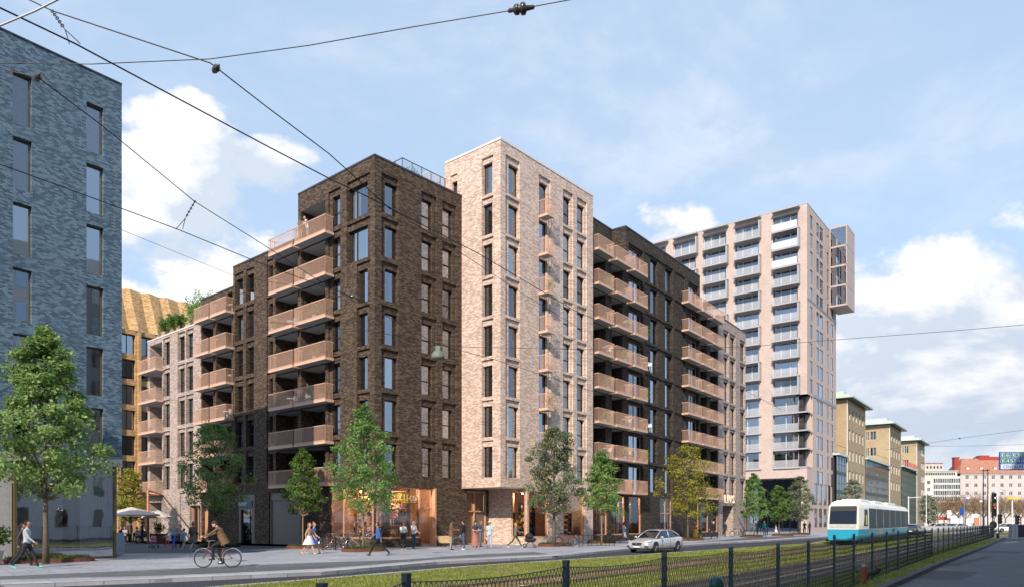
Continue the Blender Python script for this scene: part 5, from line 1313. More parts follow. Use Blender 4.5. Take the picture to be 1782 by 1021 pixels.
# balcony plants
PLN = [(AL, 510, 2, 'left of'), (AL, 513, 5, ''), (AL, 552, 3, '')]
bp = [(CF, 1045, 4, 'second terrace row'), (CF, 1080, 3, ''), (CF, 1050, 5, ''), (CF, 1085, 7, ''), (CF, 1206, 8, ''), (AL, 483, 3, ''), (AL, 556, 5, ''), (AL, 548, 2, ''), (AL, 265, 5, ''), (BR, 950, 4, ''), (CF, 1118, 5, ''), (CF, 1118, 7, ''), (CF, 1080, 6, ''), (CF, 1050, 8, ''), (CF, 1206, 5, ''), (AL, 556, 6, ''), (AL, 483, 6, ''), (AL, 548, 4, ''), (BR, 950, 7, ''), (CF, 1118, 3, '')]
names = {'CF': 'charcoal block', 'AL': 'dark corner block', 'BR': 'pale block'}
ordn = {2: 'first', 3: 'second', 4: 'third', 5: 'fourth', 6: 'fifth', 7: 'sixth', 8: 'seventh', 9: 'eighth'}
for i, (f, px, k, _) in enumerate(bp):
    q = f.pt(f.u(px), -.45); nm = 'charcoal block' if f is CF else ('pale block' if f is BR else ('light rose block' if px < 300 else 'dark corner block'))
    side = {1045: 'left', 1080: 'middle', 1118: 'right', 1050: 'left', 1085: 'middle', 1206: 'far right', 483: 'left', 556: 'right', 548: 'right', 265: 'corner', 950: 'single'}[px]
    leafball('balcony_plant', (q.x, q.y, LV(k)), .30, 'fresh', f'leafy potted plant on the {ordn[k]} tier {side} balcony of the {nm}', 160, .13, 1.5, .16, group='potted plants on balconies', stemz=.3)
# balcony furniture
def cafe_set(loc, rz, label, s=1.):
    r = thing('balcony_table', loc, rz, label, 'table', 'small tables on balconies'); m = MB(); m.lathe([(.33, .70), (.33, .73)], 16); m.build('table_top', M['white'], r); m = MB(); m.lathe([(.02, .02), (.02, .7)], 8); m.lathe([(.2, 0), (.2, .02)], 12); m.build('leg', M['white'], r); return r
def chair(loc, rz, label, group, mat='white'):
    r = thing('chair', loc, rz, label, 'chair', group); m = MB(); m.box(-.2, .2, -.2, .2, .43, .46); m.build('seat', M[mat], r); m = MB(); m.box(-.2, -.17, -.2, .2, .5, .84); m.build('backrest', M[mat], r)
    for x in (-.18, .16):
        for y in (-.18, .16): q = MB(); q.box(x, x+.025, y, y+.025, 0, .43 if x > 0 else .84); q.build('leg', M[mat], r)
    return r
for i, (f, px, k) in enumerate(((CF, 1048, 3), (CF, 1082, 3), (CF, 1118, 4), (CF, 1082, 4), (AL, 398, 7), (AL, 500, 4), (AL, 520, 4), (AL, 389, 4), (CF, 1082, 7), (CF, 1048, 6), (AL, 500, 6), (AL, 520, 7), (AL, 398, 5), (CF, 1118, 6))):
    q = f.pt(f.u(px), -.42 if f is CF else .3); nm = 'charcoal block' if f is CF else 'dark corner block'; sd_ = {1048: 'left', 1082: 'middle', 1118: 'right', 398: 'far wing', 500: 'left', 520: 'inner right', 389: 'far wing'}[px]
    cafe_set((q.x, q.y, LV(k)), 0, f'small white table on the {ordn[k]} tier {sd_} balcony of the {nm}')
    ang = math.atan2(f.D.y, f.D.x)
    a = f.pt(f.u(px)+.55, -.42 if f is CF else .3); chair((a.x, a.y, LV(k)), ang+math.pi, f'white chair on the {ordn[k]} tier {sd_} balcony of the {nm}', 'white chairs on balconies')
# ================================================================ people
PM = {}
def cloth(name, col, var=.15):
    if name not in PM: PM[name] = plain(name+' fabric', col, .85, 0, var, 9)
    return PM[name]
SK = {'light': plain('light skin', (.55, .33, .24), .55, 0, .05), 'tan': plain('tan skin', (.38, .21, .14), .55, 0, .05), 'dark': plain('dark skin', (.09, .05, .035), .5, 0, .05)}
EYEM = plain('dark eyes', (.02, .015, .012), .2); LIPM = plain('lips', (.36, .12, .10), .5)
def rot2(v, a): return (v[0]*math.cos(a)-v[1]*math.sin(a), v[0]*math.sin(a)+v[1]*math.cos(a))
def person(loc, face, H, label, pose='stand', top=(.3, .3, .3), bot=(.05, .05, .06), shoe=(.03, .03, .03), skin='light', hair=(.05, .03, .02), hairstyle='short', sleeves='long', legs='long', extras=(), group=None, z=0., ph=1, arms=None, w=1., head_yaw=0., lean=0.):
    s = H/1.75; r = thing('person', (loc[0], loc[1], z), face, label, 'person', group)
    hipz = .93; L1, L2 = .43, .42
    if pose == 'walk': la = [(.42*ph, .08), (-.38*ph, .30 if ph > 0 else .05)] if ph > 0 else [(-.38, .30), (.42, .08)]
    elif pose == 'stride': la = [(.58*ph, .15), (-.50*ph, .35)] if ph > 0 else [(-.50, .35), (.58, .15)]
    elif pose == 'sit': la = [(1.45, 1.42), (1.5, 1.35)]
    elif pose == 'cycle': la = [(1.15, 1.25), (.60, .95)]
    elif pose == 'toddle': la = [(.35, .3), (-.3, .3)]
    else: la = [(.07*ph, .06), (-.05*ph, .04)]
    sp = .06 if pose in ('walk', 'stride') else .10
    J = {}
    for i, sg in enumerate((1, -1)):
        a, b = la[i]; hp = Vector((0, sg*.09, hipz)); kn = hp+Vector((math.sin(a)*L1, sg*(sp-.09)*.3, -math.cos(a)*L1)); an = kn+Vector((math.sin(a-b)*L2, sg*(sp-.09)*.4, -math.cos(a-b)*L2))
        J[i] = (hp, kn, an, a-b)
    low = min(J[0][2].z, J[1][2].z); dz = (.075-low) if pose not in ('sit', 'cycle') else (.50-hipz if pose == 'sit' else 0)
    off = Vector((0, 0, dz)); B = lean
    def tor(x, y, zz):   # torso point bent forward by lean about the hips
        q = Vector((x, y, zz-hipz)); return Vector((q.x*math.cos(B)+q.z*math.sin(B), y, hipz-q.x*math.sin(B)+q.z*math.cos(B)))+off
    mb = MB(); S = s
    segs = []  # (p, q, rad, material key)
    def cap(p, q, r0, r1, key, n=10, sx=1., sy=1.):
        p, q = Vector(p)*S, Vector(q)*S; r0 *= S; r1 *= S; d = (q-p); l = d.length; d = d.normalized() if l > 0 else Vector((0, 0, 1))
        mb.tube([p-d*r0*.8, p-d*r0*.4, p, q, q+d*r1*.4, q+d*r1*.8], [r0*.5, r0*.88, r0, r1, r1*.88, r1*.5], n, sx=sx, sy=sy); segs.append((np.array(p), np.array(q), max(r0, r1), key))
    # torso: elliptical rings along the spine
    ring = [(.93-.10, .115*w, .15*w), (.93, .12*w, .165*w), (1.02, .105*w, .148*w), (1.12, .098*w, .135*w), (1.24, .115*w, .155*w), (1.36, .115*w, .178*w), (1.42, .095*w, .165*w), (1.455, .065, .09)]
    b0 = len(mb.v); n = 14
    for zz, rx, ry in ring:
        for k in range(n):
            t = 2*math.pi*k/n; mb.v.append(tuple(tor(rx*math.cos(t), ry*math.sin(t), zz)*S))
    for i in range(len(ring)-1):
        for k in range(n): mb.f.append((b0+i*n+k, b0+i*n+(k+1) % n, b0+(i+1)*n+(k+1) % n, b0+(i+1)*n+k)); mb.m.append(0); mb.uv.append(None)
    mb.f.append(tuple(b0+k for k in range(n))[::-1]); mb.m.append(0); mb.uv.append(None); mb.f.append(tuple(b0+(len(ring)-1)*n+k for k in range(n))); mb.m.append(0); mb.uv.append(None)
    segs.append((np.array(tor(0, 0, 1.02)*S), np.array(tor(0, 0, 1.38)*S), .17*S, 'top')); segs.append((np.array(tor(0, 0, .86)*S), np.array(tor(0, 0, .93)*S), .15*S, 'bot'))
    cap(tor(0, 0, 1.42), tor(.015, 0, 1.53), .058, .052, 'skin')
    hc = tor(.03, 0, 1.635) if B < .3 else tor(.02, 0, 1.60)+Vector((.05, 0, .01))
    hd = Matrix.Rotation(head_yaw, 3, 'Z')
    def hp_(x, y, zz): return (hc+hd @ Vector((x, y, zz)))*S
    mb.ball(hp_(0, 0, 0), .1*S, 14, 0, .93, .76, 1.14); mb.ball(hp_(.028, 0, -.055), .062*S, 10, 0, .95, .78, .9)
    segs.append((np.array(hp_(0, 0, -.06)), np.array(hp_(0, 0, .03)), .11*S, 'skin'))
    mb.tube([hp_(.088, 0, .012), hp_(.108, 0, -.024)], [.007*S, .015*S], 6)
    for sg in (1, -1): mb.ball(hp_(-.005, sg*.078, -.012), .024*S, 6, 0, .7, .45, 1.1)
    # legs
    for i in (0, 1):
        hp, kn, an, aa = J[i]; hp, kn, an = hp+off, kn+off, an+off
        full = legs == 'long'
        cap(hp, kn, .088*w, .058, 'bot' if legs in ('long', 'shorts') else 'skin', 10)
        cap(kn, kn.lerp(an, .4), .056, .055, 'bot' if full else 'skin', 10); cap(kn.lerp(an, .4), an, .055, .036 if not full else .044, 'bot' if full else 'skin', 10)
        fa = max(-.9, min(.25, aa)) if pose != 'cycle' else -.1
        if an.z-.075 < .03 and pose in ('walk', 'stride', 'stand', 'toddle'): fa = min(fa, .12) if aa > 0 else fa*.4
        fd = Vector((math.cos(fa), 0, math.sin(fa))); cap(an+Vector((-.035, 0, -.045)), an+fd*.15+Vector((0, 0, -.048)), .036, .028, 'shoe', 8, sy=1.1)
    # arms
    defa = {'stand': [(.08, .25), (-.02, .35)], 'walk': [(-.35*ph, .25), (.40*ph, .45)], 'stride': [(-.45*ph, .25), (.5*ph, .5)], 'sit': [(.75, .9), (.6, 1.1)], 'cycle': [(1.0, .25), (.95, .3)], 'toddle': [(1.1, .35), (1.1, .35)]}
    ar = arms or defa[pose]; hands = []
    for i, sg in enumerate((1, -1)):
        a, e = ar[i][:2]; ab = ar[i][2] if len(ar[i]) > 2 else .10
        sh = tor(0, sg*.175*w, 1.405); a2 = a-(0 if pose != 'cycle' else 0)
        el = sh+Vector((math.sin(a2)*math.cos(ab), sg*math.sin(ab), -math.cos(a2)*math.cos(ab)))*.285
        wr = el+Vector((math.sin(a2+e), -sg*.10*(1 if e > .5 else .0), -math.cos(a2+e))).normalized()*.25
        mk = 'top' if sleeves != 'none' else 'skin'
        cap(sh, sh.lerp(el, .5), .056 if sleeves != 'none' else .046, .048, mk, 9); cap(sh.lerp(el, .5), el, .048, .041, 'top' if sleeves == 'long' else 'skin', 9)
        cap(el, wr, .041, .030, 'top' if sleeves == 'long' else 'skin', 9)
        hd_ = (wr-el).normalized(); pc = wr+hd_*.045
        cap(wr, pc+hd_*.02, .024, .033, 'skin', 8, sx=.62, sy=1.1)
        hands.append((wr*S, hd_, sg))
    me0 = mb.mesh('body', [SK[skin]]); tmp = bpy.data.objects.new('tmp', me0); COL.objects.link(tmp)
    md = tmp.modifiers.new('r', 'REMESH'); md.mode = 'VOXEL'; md.voxel_size = .017*s; md2 = tmp.modifiers.new('s', 'SMOOTH'); md2.iterations = 2; md2.factor = .5
    dg = bpy.context.evaluated_depsgraph_get(); me = bpy.data.meshes.new_from_object(tmp.evaluated_get(dg)); bpy.data.objects.remove(tmp)
    nv = len(me.vertices); co = np.empty(nv*3); me.vertices.foreach_get('co', co); co = co.reshape(-1, 3)
    # fingers, grown from the palm
    fb = MB(); 
    for wr, d, sg in hands:
        wr = Vector(wr); d = Vector(d); side = Vector((0, 1, 0)) if abs(d.z) > .5 else Vector((0, 1, 0)); side = (side-d*side.dot(d)).normalized(); nrm = d.cross(side)*sg
        base = wr+d*.078*s
        fw_ = Vector((1, 0, 0)) if abs(d.x) < .8 else Vector((0, 0, 1)); fw_ = (fw_-d*fw_.dot(d)).normalized(); inw = d.cross(fw_)
        for k, ln in enumerate((.062, .070, .066, .052)):
            o_ = base+fw_*(.024-.016*k)*s; c1 = o_+d*ln*.5*s+inw*.006*s*sg; c2 = o_+d*ln*.9*s+inw*.022*s*sg
            fb.tube([o_-d*.015*s, o_, c1, c2], [.0085*s, .0088*s, .008*s, .006*s], 6)
        tb = wr+d*.03*s+fw_*.028*s; fb.tube([tb, tb+(d*.6+fw_*.6).normalized()*.03*s, tb+(d*.85+fw_*.4).normalized()*.058*s], [.011*s, .0095*s, .007*s], 6)
    ff = fb.mesh('f', [SK[skin]])
    bm = bmesh.new(); bm.from_mesh(me); nf0 = len(bm.faces); bm.from_mesh(ff); bm.to_mesh(me); bm.free(); bpy.data.meshes.remove(ff)
    mats = {'skin': 0, 'top': 1, 'bot': 2, 'shoe': 3}
    me.materials.clear(); me.materials.append(SK[skin])
    for nm, c in (('top', top), ('bot', bot), ('shoe', shoe)): me.materials.append(cloth(f'{c[0]:.3f} {c[1]:.3f} {c[2]:.3f} tone', c))
    npoly = len(me.polygons); cen = np.empty(npoly*3); me.polygons.foreach_get('center', cen); cen = cen.reshape(-1, 3)
    best = np.full(npoly, 1e9); mi = np.zeros(npoly, int)
    for p, q, rad, key in segs:
        pq = q-p; t = np.clip(((cen-p)@pq)/max(1e-9, pq@pq), 0, 1); dist = np.linalg.norm(cen-(p+t[:, None]*pq), axis=1)/rad
        b = dist < best; best[b] = dist[b]; mi[b] = mats[key]
    mi[nf0:] = 0
    me.polygons.foreach_set('material_index', mi.astype(np.int32)); me.polygons.foreach_set('use_smooth', np.ones(npoly, bool))
    link('body', me, r, wm_of(r)); Wm = wm_of(r)
    e = MB()
    for sg in (1, -1): e.ball(hp_(.083, sg*.031, .012), .0105*s, 6)
    e.build('eyes', EYEM, r, Wm); e = MB(); e.ball(hp_(.085, 0, -.052), .016*s, 6, 0, .35, 1.2, .4); e.build('mouth', LIPM, r, Wm)
    hm = cloth(f'hair {hair[0]:.2f} {hair[1]:.2f}', hair, .3); m = MB()
    if hairstyle != 'none':
        bt = len(m.v); m.ball((0, 0, 0), .1, 16)
        for i in range(bt, len(m.v)):
            x, y, zz = m.v[i]
            x, y, zz = x*1.06, y*.88, zz*1.24
            if x > .015 and zz < .055: x, y, zz = x*.35, y*.8, zz*.8
            if zz < -.06: zz = -.06
            m.v[i] = tuple(hp_(x-.012, y, zz+.006))
        if hairstyle in ('long', 'pony'):
            if hairstyle == 'long': m.tube([hp_(-.045, 0, .02), hp_(-.075, 0, -.10), hp_(-.085, 0, -.22), hp_(-.07, 0, -.34)], [.075*s, .075*s, .06*s, .02*s], 10, sx=.55, sy=1.25)
            else: m.tube([hp_(-.09, 0, .05), hp_(-.135, 0, .01), hp_(-.14, 0, -.12), hp_(-.12, 0, -.22)], [.025*s, .035*s, .03*s, .01*s], 8)
        if hairstyle == 'bun': m.ball(hp_(-.05, 0, .13), .045*s, 8)
        m.build('hair', hm, r, Wm, smooth=True)
    for ex in extras:
        k = ex[0]; c = cloth(f'{k} {ex[1][0]:.2f} {ex[1][1]:.2f}', ex[1]); m = MB()
        if k in ('skirt', 'dress'):
            ln, fl = ex[2], ex[3]; sway = .04 if pose in ('walk', 'stride') else 0; n = 18; b = len(m.v); rows = 7
            for i in range(rows):
                t = i/(rows-1); zz = 1.06-t*ln
                for kk in range(n):
                    a = 2*math.pi*kk/n; rip = 1+.07*t*math.sin(a*5)
                    rx, ry = (.125+fl*t)*rip*w, (.165+fl*.8*t)*rip*w; m.v.append(tuple((Vector((rx*math.cos(a)-sway*t, ry*math.sin(a), zz))+off)*S))
            for i in range(rows-1):
                for kk in range(n): m.f.append((b+i*n+kk, b+(i+1)*n+kk, b+(i+1)*n+(kk+1) % n, b+i*n+(kk+1) % n)); m.m.append(0); m.uv.append(None)
            m.build(k, c, r, Wm, smooth=True)
        elif k == 'coat':   # jacket skirt below the waist
            n = 16; b = len(m.v)
            for i, (zz, rx, ry) in enumerate(((1.2, .13, .165), (1.0, .135, .175), (.9, .145, .185), (.80, .15, .19))):
                for kk in range(n): a = 2*math.pi*kk/n; m.v.append(tuple(tor(rx*math.cos(a)*w, ry*math.sin(a)*w, zz)*S))
            for i in range(3):
                for kk in range(n): m.f.append((b+i*n+kk, b+i*n+(kk+1) % n, b+(i+1)*n+(kk+1) % n, b+(i+1)*n+kk)); m.m.append(0); m.uv.append(None)
            m.build('coat', c, r, Wm, smooth=True)
        elif k == 'hat':
            R0 = ex[2]; b = len(m.v); m.lathe([(R0, .045), (R0*.96, .06), (.088, .062), (.085, .12), (.05, .145), (.01, .15)], 18)
            for i in range(b, len(m.v)): x, y, zz = m.v[i]; m.v[i] = tuple(hp_(x, y*.9, zz))
            m.build('hat', c, r, Wm, smooth=True)
        elif k == 'cap':
            b = len(m.v); m.lathe([(.098, .03), (.1, .06), (.085, .1), (.045, .13), (.005, .135)], 14)
            m.box(.07, .165, -.06, .06, .035, .045)
            for i in range(b, len(m.v)): x, y, zz = m.v[i]; m.v[i] = tuple(hp_(x, y*.88, zz))
            m.build('cap', c, r, Wm, smooth=False)
    for ex in extras:
        if ex[0] == 'backpack':
            m = MB(); m.ball((0, 0, 0), 1, 12, 0, .11*s, .15*s, .24*s)
            p = Wm @ (tor(-.19, 0, 1.24)*S); o = m.mesh('backpack', cloth(f'backpack {ex[1][0]:.2f} {ex[1][1]:.2f}', ex[1]), True)
            b_ = thing('backpack', tuple(p), face, ex[2], 'backpack'); link('bag', o, b_)
            q = MB(); 
            for sg in (.08, -.08): q.tube([Vector((.03, sg, .20))*s, Vector((.15, sg*1.2, .21))*s, Vector((.30, sg*1.3, .10))*s, Vector((.28, sg*1.4, -.08))*s], .014*s, 5)
            q.build('strap', cloth('dark strap', (.05, .05, .05)), b_)
        if ex[0] == 'bag':
            wr = hands[ex[3] if len(ex) > 3 else 1][0]; p = Wm @ (Vector(wr)+Vector((0, 0, -.10))*s); b_ = thing('handbag', tuple(p), face, ex[2], 'bag')
            m = MB(); m.tube([(0, 0, -.30), (0, 0, -.08)], [.13, .10], 10, sx=.5, sy=1.); m.build('bag', cloth(f'bag {ex[1][0]:.2f} {ex[1][1]:.2f}', ex[1]), b_); m = MB(); m.ring((0, 0, -.06), .07, .008, 14, 5, ax='y'); m.build('handle', cloth('dark strap', (.05, .05, .05)), b_)
    return r
def at(px, Y): p = P(px, Y); return (p.x, p.y)
def YF(py): return FPX*EYE/(py-HZ)
rt, lf, away, tow = R_(0), R_(180), R_(90), R_(-90)
sdir = math.atan2(RD.y, RD.x)      # along the street, away
person(at(39, 28.6), rt+.35, 1.76, 'woman in black walking behind the man in a grey shirt, ankle socks', 'walk', (.06, .045, .05), (.02, .02, .022), (.05, .05, .06), 'tan', (.03, .02, .018), 'pony', ph=-1)
person(at(47, 27.2), rt+.3, 1.87, 'man in light grey shirt, black trousers and mint trainers, walking at the far left', 'walk', (.40, .44, .47), (.02, .02, .025), (.15, .62, .62), 'tan', (.015, .012, .01), 'short', w=1.05)
person(at(302, 48), away+.25, 1.74, 'long haired blonde woman in blue leggings pushing a pushchair', 'walk', (.42, .45, .50), (.07, .12, .52), (.3, .3, .35), 'light', (.62, .45, .22), 'long', arms=[(.8, .6), (.8, .6)])
person(at(291, 46.8), away+.9, 1.06, 'small child in white top and red leggings pushing the pink toy pram', 'toddle', (.6, .55, .55), (.62, .10, .09), (.7, .7, .7), 'light', (.3, .18, .08), 'pony', w=.95)
person(at(320, 43.7), away, 1.40, 'boy in light blue shirt and beige shorts seen from behind', 'walk', (.36, .48, .72), (.45, .42, .33), (.5, .5, .5), 'light', (.06, .035, .02), 'short', sleeves='short', legs='shorts')
person(at(336, 43.0), away-.1, 1.80, 'woman in a grey olive dress with a backpack, seen from behind', 'walk', (.16, .15, .12), (.16, .15, .12), (.5, .46, .42), 'light', (.22, .11, .05), 'bun', sleeves='short', legs='bare', extras=(('dress', (.16, .15, .12), .52, .10), ('backpack', (.09, .10, .07), 'dark olive backpack worn by the woman in the dress')))
person(at(538, 38.8), rt-.1, 1.76, 'red haired woman in white skirt and orange top walking nearest the garage door', 'walk', (.50, .24, .14), (.7, .7, .75), (.6, .4, .25), 'light', (.30, .11, .04), 'long', sleeves='none', legs='bare', ph=-1, extras=(('skirt', (.68, .70, .76), .48, .20),))
person(at(546, 39.4), rt-.05, 1.78, 'woman in a bright blue summer dress beside the one in white skirt', 'walk', (.10, .24, .62), (.12, .28, .66), (.6, .4, .25), 'light', (.28, .12, .05), 'bun', sleeves='none', legs='bare', extras=(('dress', (.12, .28, .66), .50, .18),))
person(at(658, 37.2), lf, 1.84, 'man in blue shirt and black trousers striding past the shop corner', 'stride', (.05, .13, .34), (.012, .012, .015), (.10, .04, .025), 'tan', (.02, .015, .012), 'short')
person(at(702, 45.2), tow+.4, 1.74, 'dark haired woman in loose white blouse and wide black trousers at shop window', 'stand', (.72, .72, .68), (.015, .015, .017), (.7, .68, .66), 'light', (.03, .02, .015), 'long', arms=[(.3, 1.2), (.3, 1.3)], extras=(('skirt', (.015, .015, .017), .85, .07),))
person(at(720, 46.8), tow+.9, 1.82, 'blonde woman in a white top and blue jeans facing the shop window', 'stand', (.62, .66, .72), (.035, .09, .15), (.3, .3, .32), 'light', (.62, .42, .18), 'long', ph=-1, arms=[(.2, .9), (.3, 1.0)], sleeves='short')
person(at(785, 44.8), rt+.3, 1.86, 'man in brown jacket and grey trousers beside the cargo bicycle', 'stand', (.16, .09, .045), (.32, .29, .26), (.02, .02, .02), 'tan', (.02, .015, .01), 'short', arms=[(.5, 1.1), (.4, 1.2)], extras=(('coat', (.16, .09, .045)), ('cap', (.02, .02, .02))))
person(at(807, 45.0), lf-.3, 1.86, 'man in black sweater, jeans and white trainers facing the man in brown', 'stand', (.012, .012, .014), (.05, .10, .19), (.75, .75, .75), 'light', (.02, .015, .01), 'short', extras=(('cap', (.02, .02, .02)),), ph=-1)
person(at(827, 45.6), tow+.7, 1.82, 'woman in a black hat and rust coloured long skirt by the recessed door', 'stand', (.03, .04, .08), (.42, .17, .14), (.5, .3, .25), 'light', (.03, .02, .015), 'long', sleeves='short', arms=[(.4, 1.3), (.3, 1.3)], extras=(('skirt', (.42, .17, .14), .82, .08), ('hat', (.015, .015, .018), .15)))
person(at(836, 50.0), rt+.2, 1.82, 'man in navy vest and grey trousers behind the woman in the black hat', 'stand', (.04, .06, .12), (.14, .14, .16), (.02, .02, .02), 'light', (.2, .1, .04), 'short', arms=[(.4, 1.2), (.4, 1.1)])
person(at(852, 47.4), tow+.2, 1.80, 'woman in wide cream sun hat, pale blouse and light blue trousers', 'stand', (.45, .60, .62), (.42, .50, .68), (.1, .1, .12), 'light', (.3, .2, .1), 'short', sleeves='short', arms=[(.2, 1.6), (-.1, .3)], extras=(('hat', (.72, .66, .52), .19), ('bag', (.6, .5, .5), 'small pale handbag held by the woman in sun hat')))
person(at(897, 48.6), rt, 1.76, 'woman in green trousers and grey jacket pushing black pram', 'stride', (.13, .17, .18), (.07, .10, .045), (.7, .7, .7), 'light', (.42, .28, .14), 'bun', arms=[(.75, .55), (.75, .55)], w=.95)
person(at(1086, 58.5), lf+.2, 1.78, 'woman in light blue dress walking in front of the shelved shop window', 'walk', (.45, .50, .60), (.22, .32, .48), (.04, .04, .04), 'dark', (.015, .012, .01), 'bun', sleeves='short', legs='bare', extras=(('dress', (.25, .34, .48), .55, .07),))
person(at(1210, 71), tow-.3, 1.70, 'woman in orange top and long yellow skirt beside the yellow green tree', 'stand', (.62, .12, .05), (.75, .42, .03), (.7, .7, .7), 'tan', (.02, .015, .01), 'long', sleeves='none', extras=(('skirt', (.78, .44, .03), .78, .08),))
person(at(1219, 72), lf+.5, 1.88, 'man in beige shirt and brown shorts facing the woman in yellow skirt', 'stand', (.45, .42, .32), (.14, .10, .07), (.7, .7, .7), 'light', (.05, .03, .02), 'short', sleeves='short', legs='shorts')
person(at(1242, 75), lf+.2, 1.85, 'person with blond hair in black coat near the end block window', 'walk', (.015, .016, .02), (.03, .02, .022), (.015, .015, .015), 'light', (.6, .48, .3), 'short', extras=(('coat', (.015, .016, .02)),))
person(at(1261.5, 86), lf+.9, 1.80, 'person in black walking out of the doorway under the cream lettering', 'walk', (.02, .02, .022), (.02, .02, .022), (.02, .02, .02), 'tan', (.02, .015, .01), 'long', extras=(('coat', (.02, .02, .022)),))
person(at(1318.5, 91), rt+.2, 1.86, 'man in dark blue jacket and cap with a green backpack', 'stand', (.02, .035, .07), (.03, .06, .12), (.05, .05, .06), 'light', (.05, .03, .02), 'short', extras=(('cap', (.2, .08, .05)), ('backpack', (.01, .22, .18), 'green backpack carried by the man in dark blue jacket')))
person(at(1330, 91), tow-.2, 1.84, 'person in teal jacket and dark trousers facing man with the green backpack', 'stand', (.02, .25, .22), (.02, .03, .05), (.03, .03, .04), 'light', (.35, .12, .06), 'short', ph=-1)
person(at(1350.5, 93), lf-.4, 1.35, 'child in white dress skipping by the short dark green tree', 'walk', (.75, .75, .75), (.75, .75, .75), (.4, .25, .2), 'light', (.3, .12, .05), 'bun', sleeves='none', legs='bare', extras=(('dress', (.75, .75, .75), .45, .14),))
person(at(1400, 103), tow, 1.84, 'man in black jacket and dark red trousers at the foot of the tower', 'stand', (.012, .012, .014), (.10, .03, .025), (.015, .015, .015), 'dark', (.02, .015, .01), 'short', arms=[(.3, 1.3, .3), (.3, 1.3, .3)])
person(at(1409, 103.5), lf+.4, 1.78, 'woman in black coat beside the man in dark red trousers', 'stand', (.014, .014, .018), (.02, .02, .025), (.015, .015, .015), 'light', (.02, .015, .01), 'long', extras=(('coat', (.014, .014, .018)),))
q = AL.pt(AL.u(534, -.35), -.30); person((q.x, q.y), math.atan2(-AL.I.y, -AL.I.x)-.2, 1.78, 'man in white shirt leaning on the seventh tier balcony railing', 'stand', (.7, .7, .7), (.3, .3, .3), (.1, .1, .1), 'light', (.12, .06, .03), 'short', sleeves='short', z=LV(8), arms=[(.9, .5), (.9, .5)], lean=.25)
q = AR.pt(AR.u(722), 2.9); person((q.x, q.y), tow, 1.70, 'person in cream shirt behind the glass railing on the dark roof', 'stand', (.62, .5, .4), (.5, .4, .35), (.1, .1, .1), 'light', (.4, .25, .12), 'short', z=zK)
q = AR.pt(AR.u(737.5), 2.9); person((q.x, q.y), tow+.3, 1.70, 'person in white top and blue vest on the dark roof near shrubs', 'stand', (.55, .6, .72), (.12, .16, .3), (.1, .1, .1), 'light', (.4, .25, .15), 'short', z=zK)
q = AR.pt(AR.u(670), 1.6); person((q.x, q.y), tow+.3, 1.70, 'customer with red cap seated behind bicycle shop glass', 'stand', (.65, .42, .36), (.3, .2, .2), (.3, .05, .05), 'light', (.3, .05, .05), 'short', sleeves='short', arms=[(.4, 1.2), (.4, 1.2)], extras=(('cap', (.5, .03, .03)),))
q = AR.pt(AR.u(689), 1.7); person((q.x, q.y), away, 1.76, 'customer in pink shirt inside the bicycle shop seen from behind', 'stand', (.55, .12, .13), (.35, .12, .12), (.3, .1, .1), 'light', (.6, .5, .45), 'short', sleeves='short', arms=[(.3, 1.0), (.3, 1.0)])
# cafe guests
cg = [(209, 60.5, rt, 'sit', (.015, .015, .02), 'cafe guest in black at the left end of tables'), (217.5, 62, tow, 'sit', (.42, .36, .5), 'cafe guest in lilac shirt facing the street'),
      (238, 60.5, lf+3.3, 'sit', (.36, .46, .6), 'cafe guest in pale blue shirt seated near the orange post'), (243.5, 62.5, tow, 'sit', (.03, .03, .03), 'cafe guest in black seated right behind the table'), (252, 61.5, lf, 'sit', (.55, .4, .36), 'cafe guest in pink top at the right end'),
      (226, 62.5, away, 'stand', (.05, .04, .04), 'waiter in black apron standing among cafe tables'), (247.5, 59.5, lf+.5, 'stand', (.02, .13, .17), 'person in a dark teal outfit standing by the cafe table')]
for px, Y, fc, ps, c, lb in cg: person(at(px, Y), fc, 1.76, lb, ps, c, (.04, .04, .06), (.03, .03, .03), 'light', (.08, .04, .02), 'short')
M['parasol'] = plain('cream parasol canvas', (.62, .56, .52), .85); M['orange'] = plain('salmon post', (.55, .24, .12), .5)
for i, (px, Y, w_, zt) in enumerate(((229, 58, 2.1, 2.95), (250.5, 63, 1.9, 2.95), (273, 61, 1.2, 2.8))):
    p = P(px, Y); r = thing('cafe_parasol', (p.x, p.y, 0), .3, ('large cream parasol at the left of cafe', 'middle cream parasol farther back', 'narrow parasol at the right by planter')[i], 'parasol', 'cafe parasols')
    m = MB(); n = 8; rg_ = [(math.cos(2*math.pi*k/n)*w_, math.sin(2*math.pi*k/n)*w_) for k in range(n)]
    m.add([(0, 0, zt)]+[(x, y, zt-.62-.03*(k % 2)) for k, (x, y) in enumerate(rg_)], [(0, 1+k, 1+(k+1) % n) for k in range(n)]); m.add([(x, y, zt-.62-.03*(k % 2)) for k, (x, y) in enumerate(rg_)]+[(x, y, zt-.74) for x, y in rg_], [(k, n+k, n+(k+1) % n, (k+1) % n) for k in range(n)])
    m.build('canopy', M['parasol'], r, wm_of(r)); m = MB(); m.lathe([(.03, .05), (.03, zt-.05)], 8); m.build('pole', M['bronze'], r, wm_of(r)); m = MB(); m.lathe([(.3, 0), (.3, .06)], 12); m.build('foot', M['concrete'], r, wm_of(r))
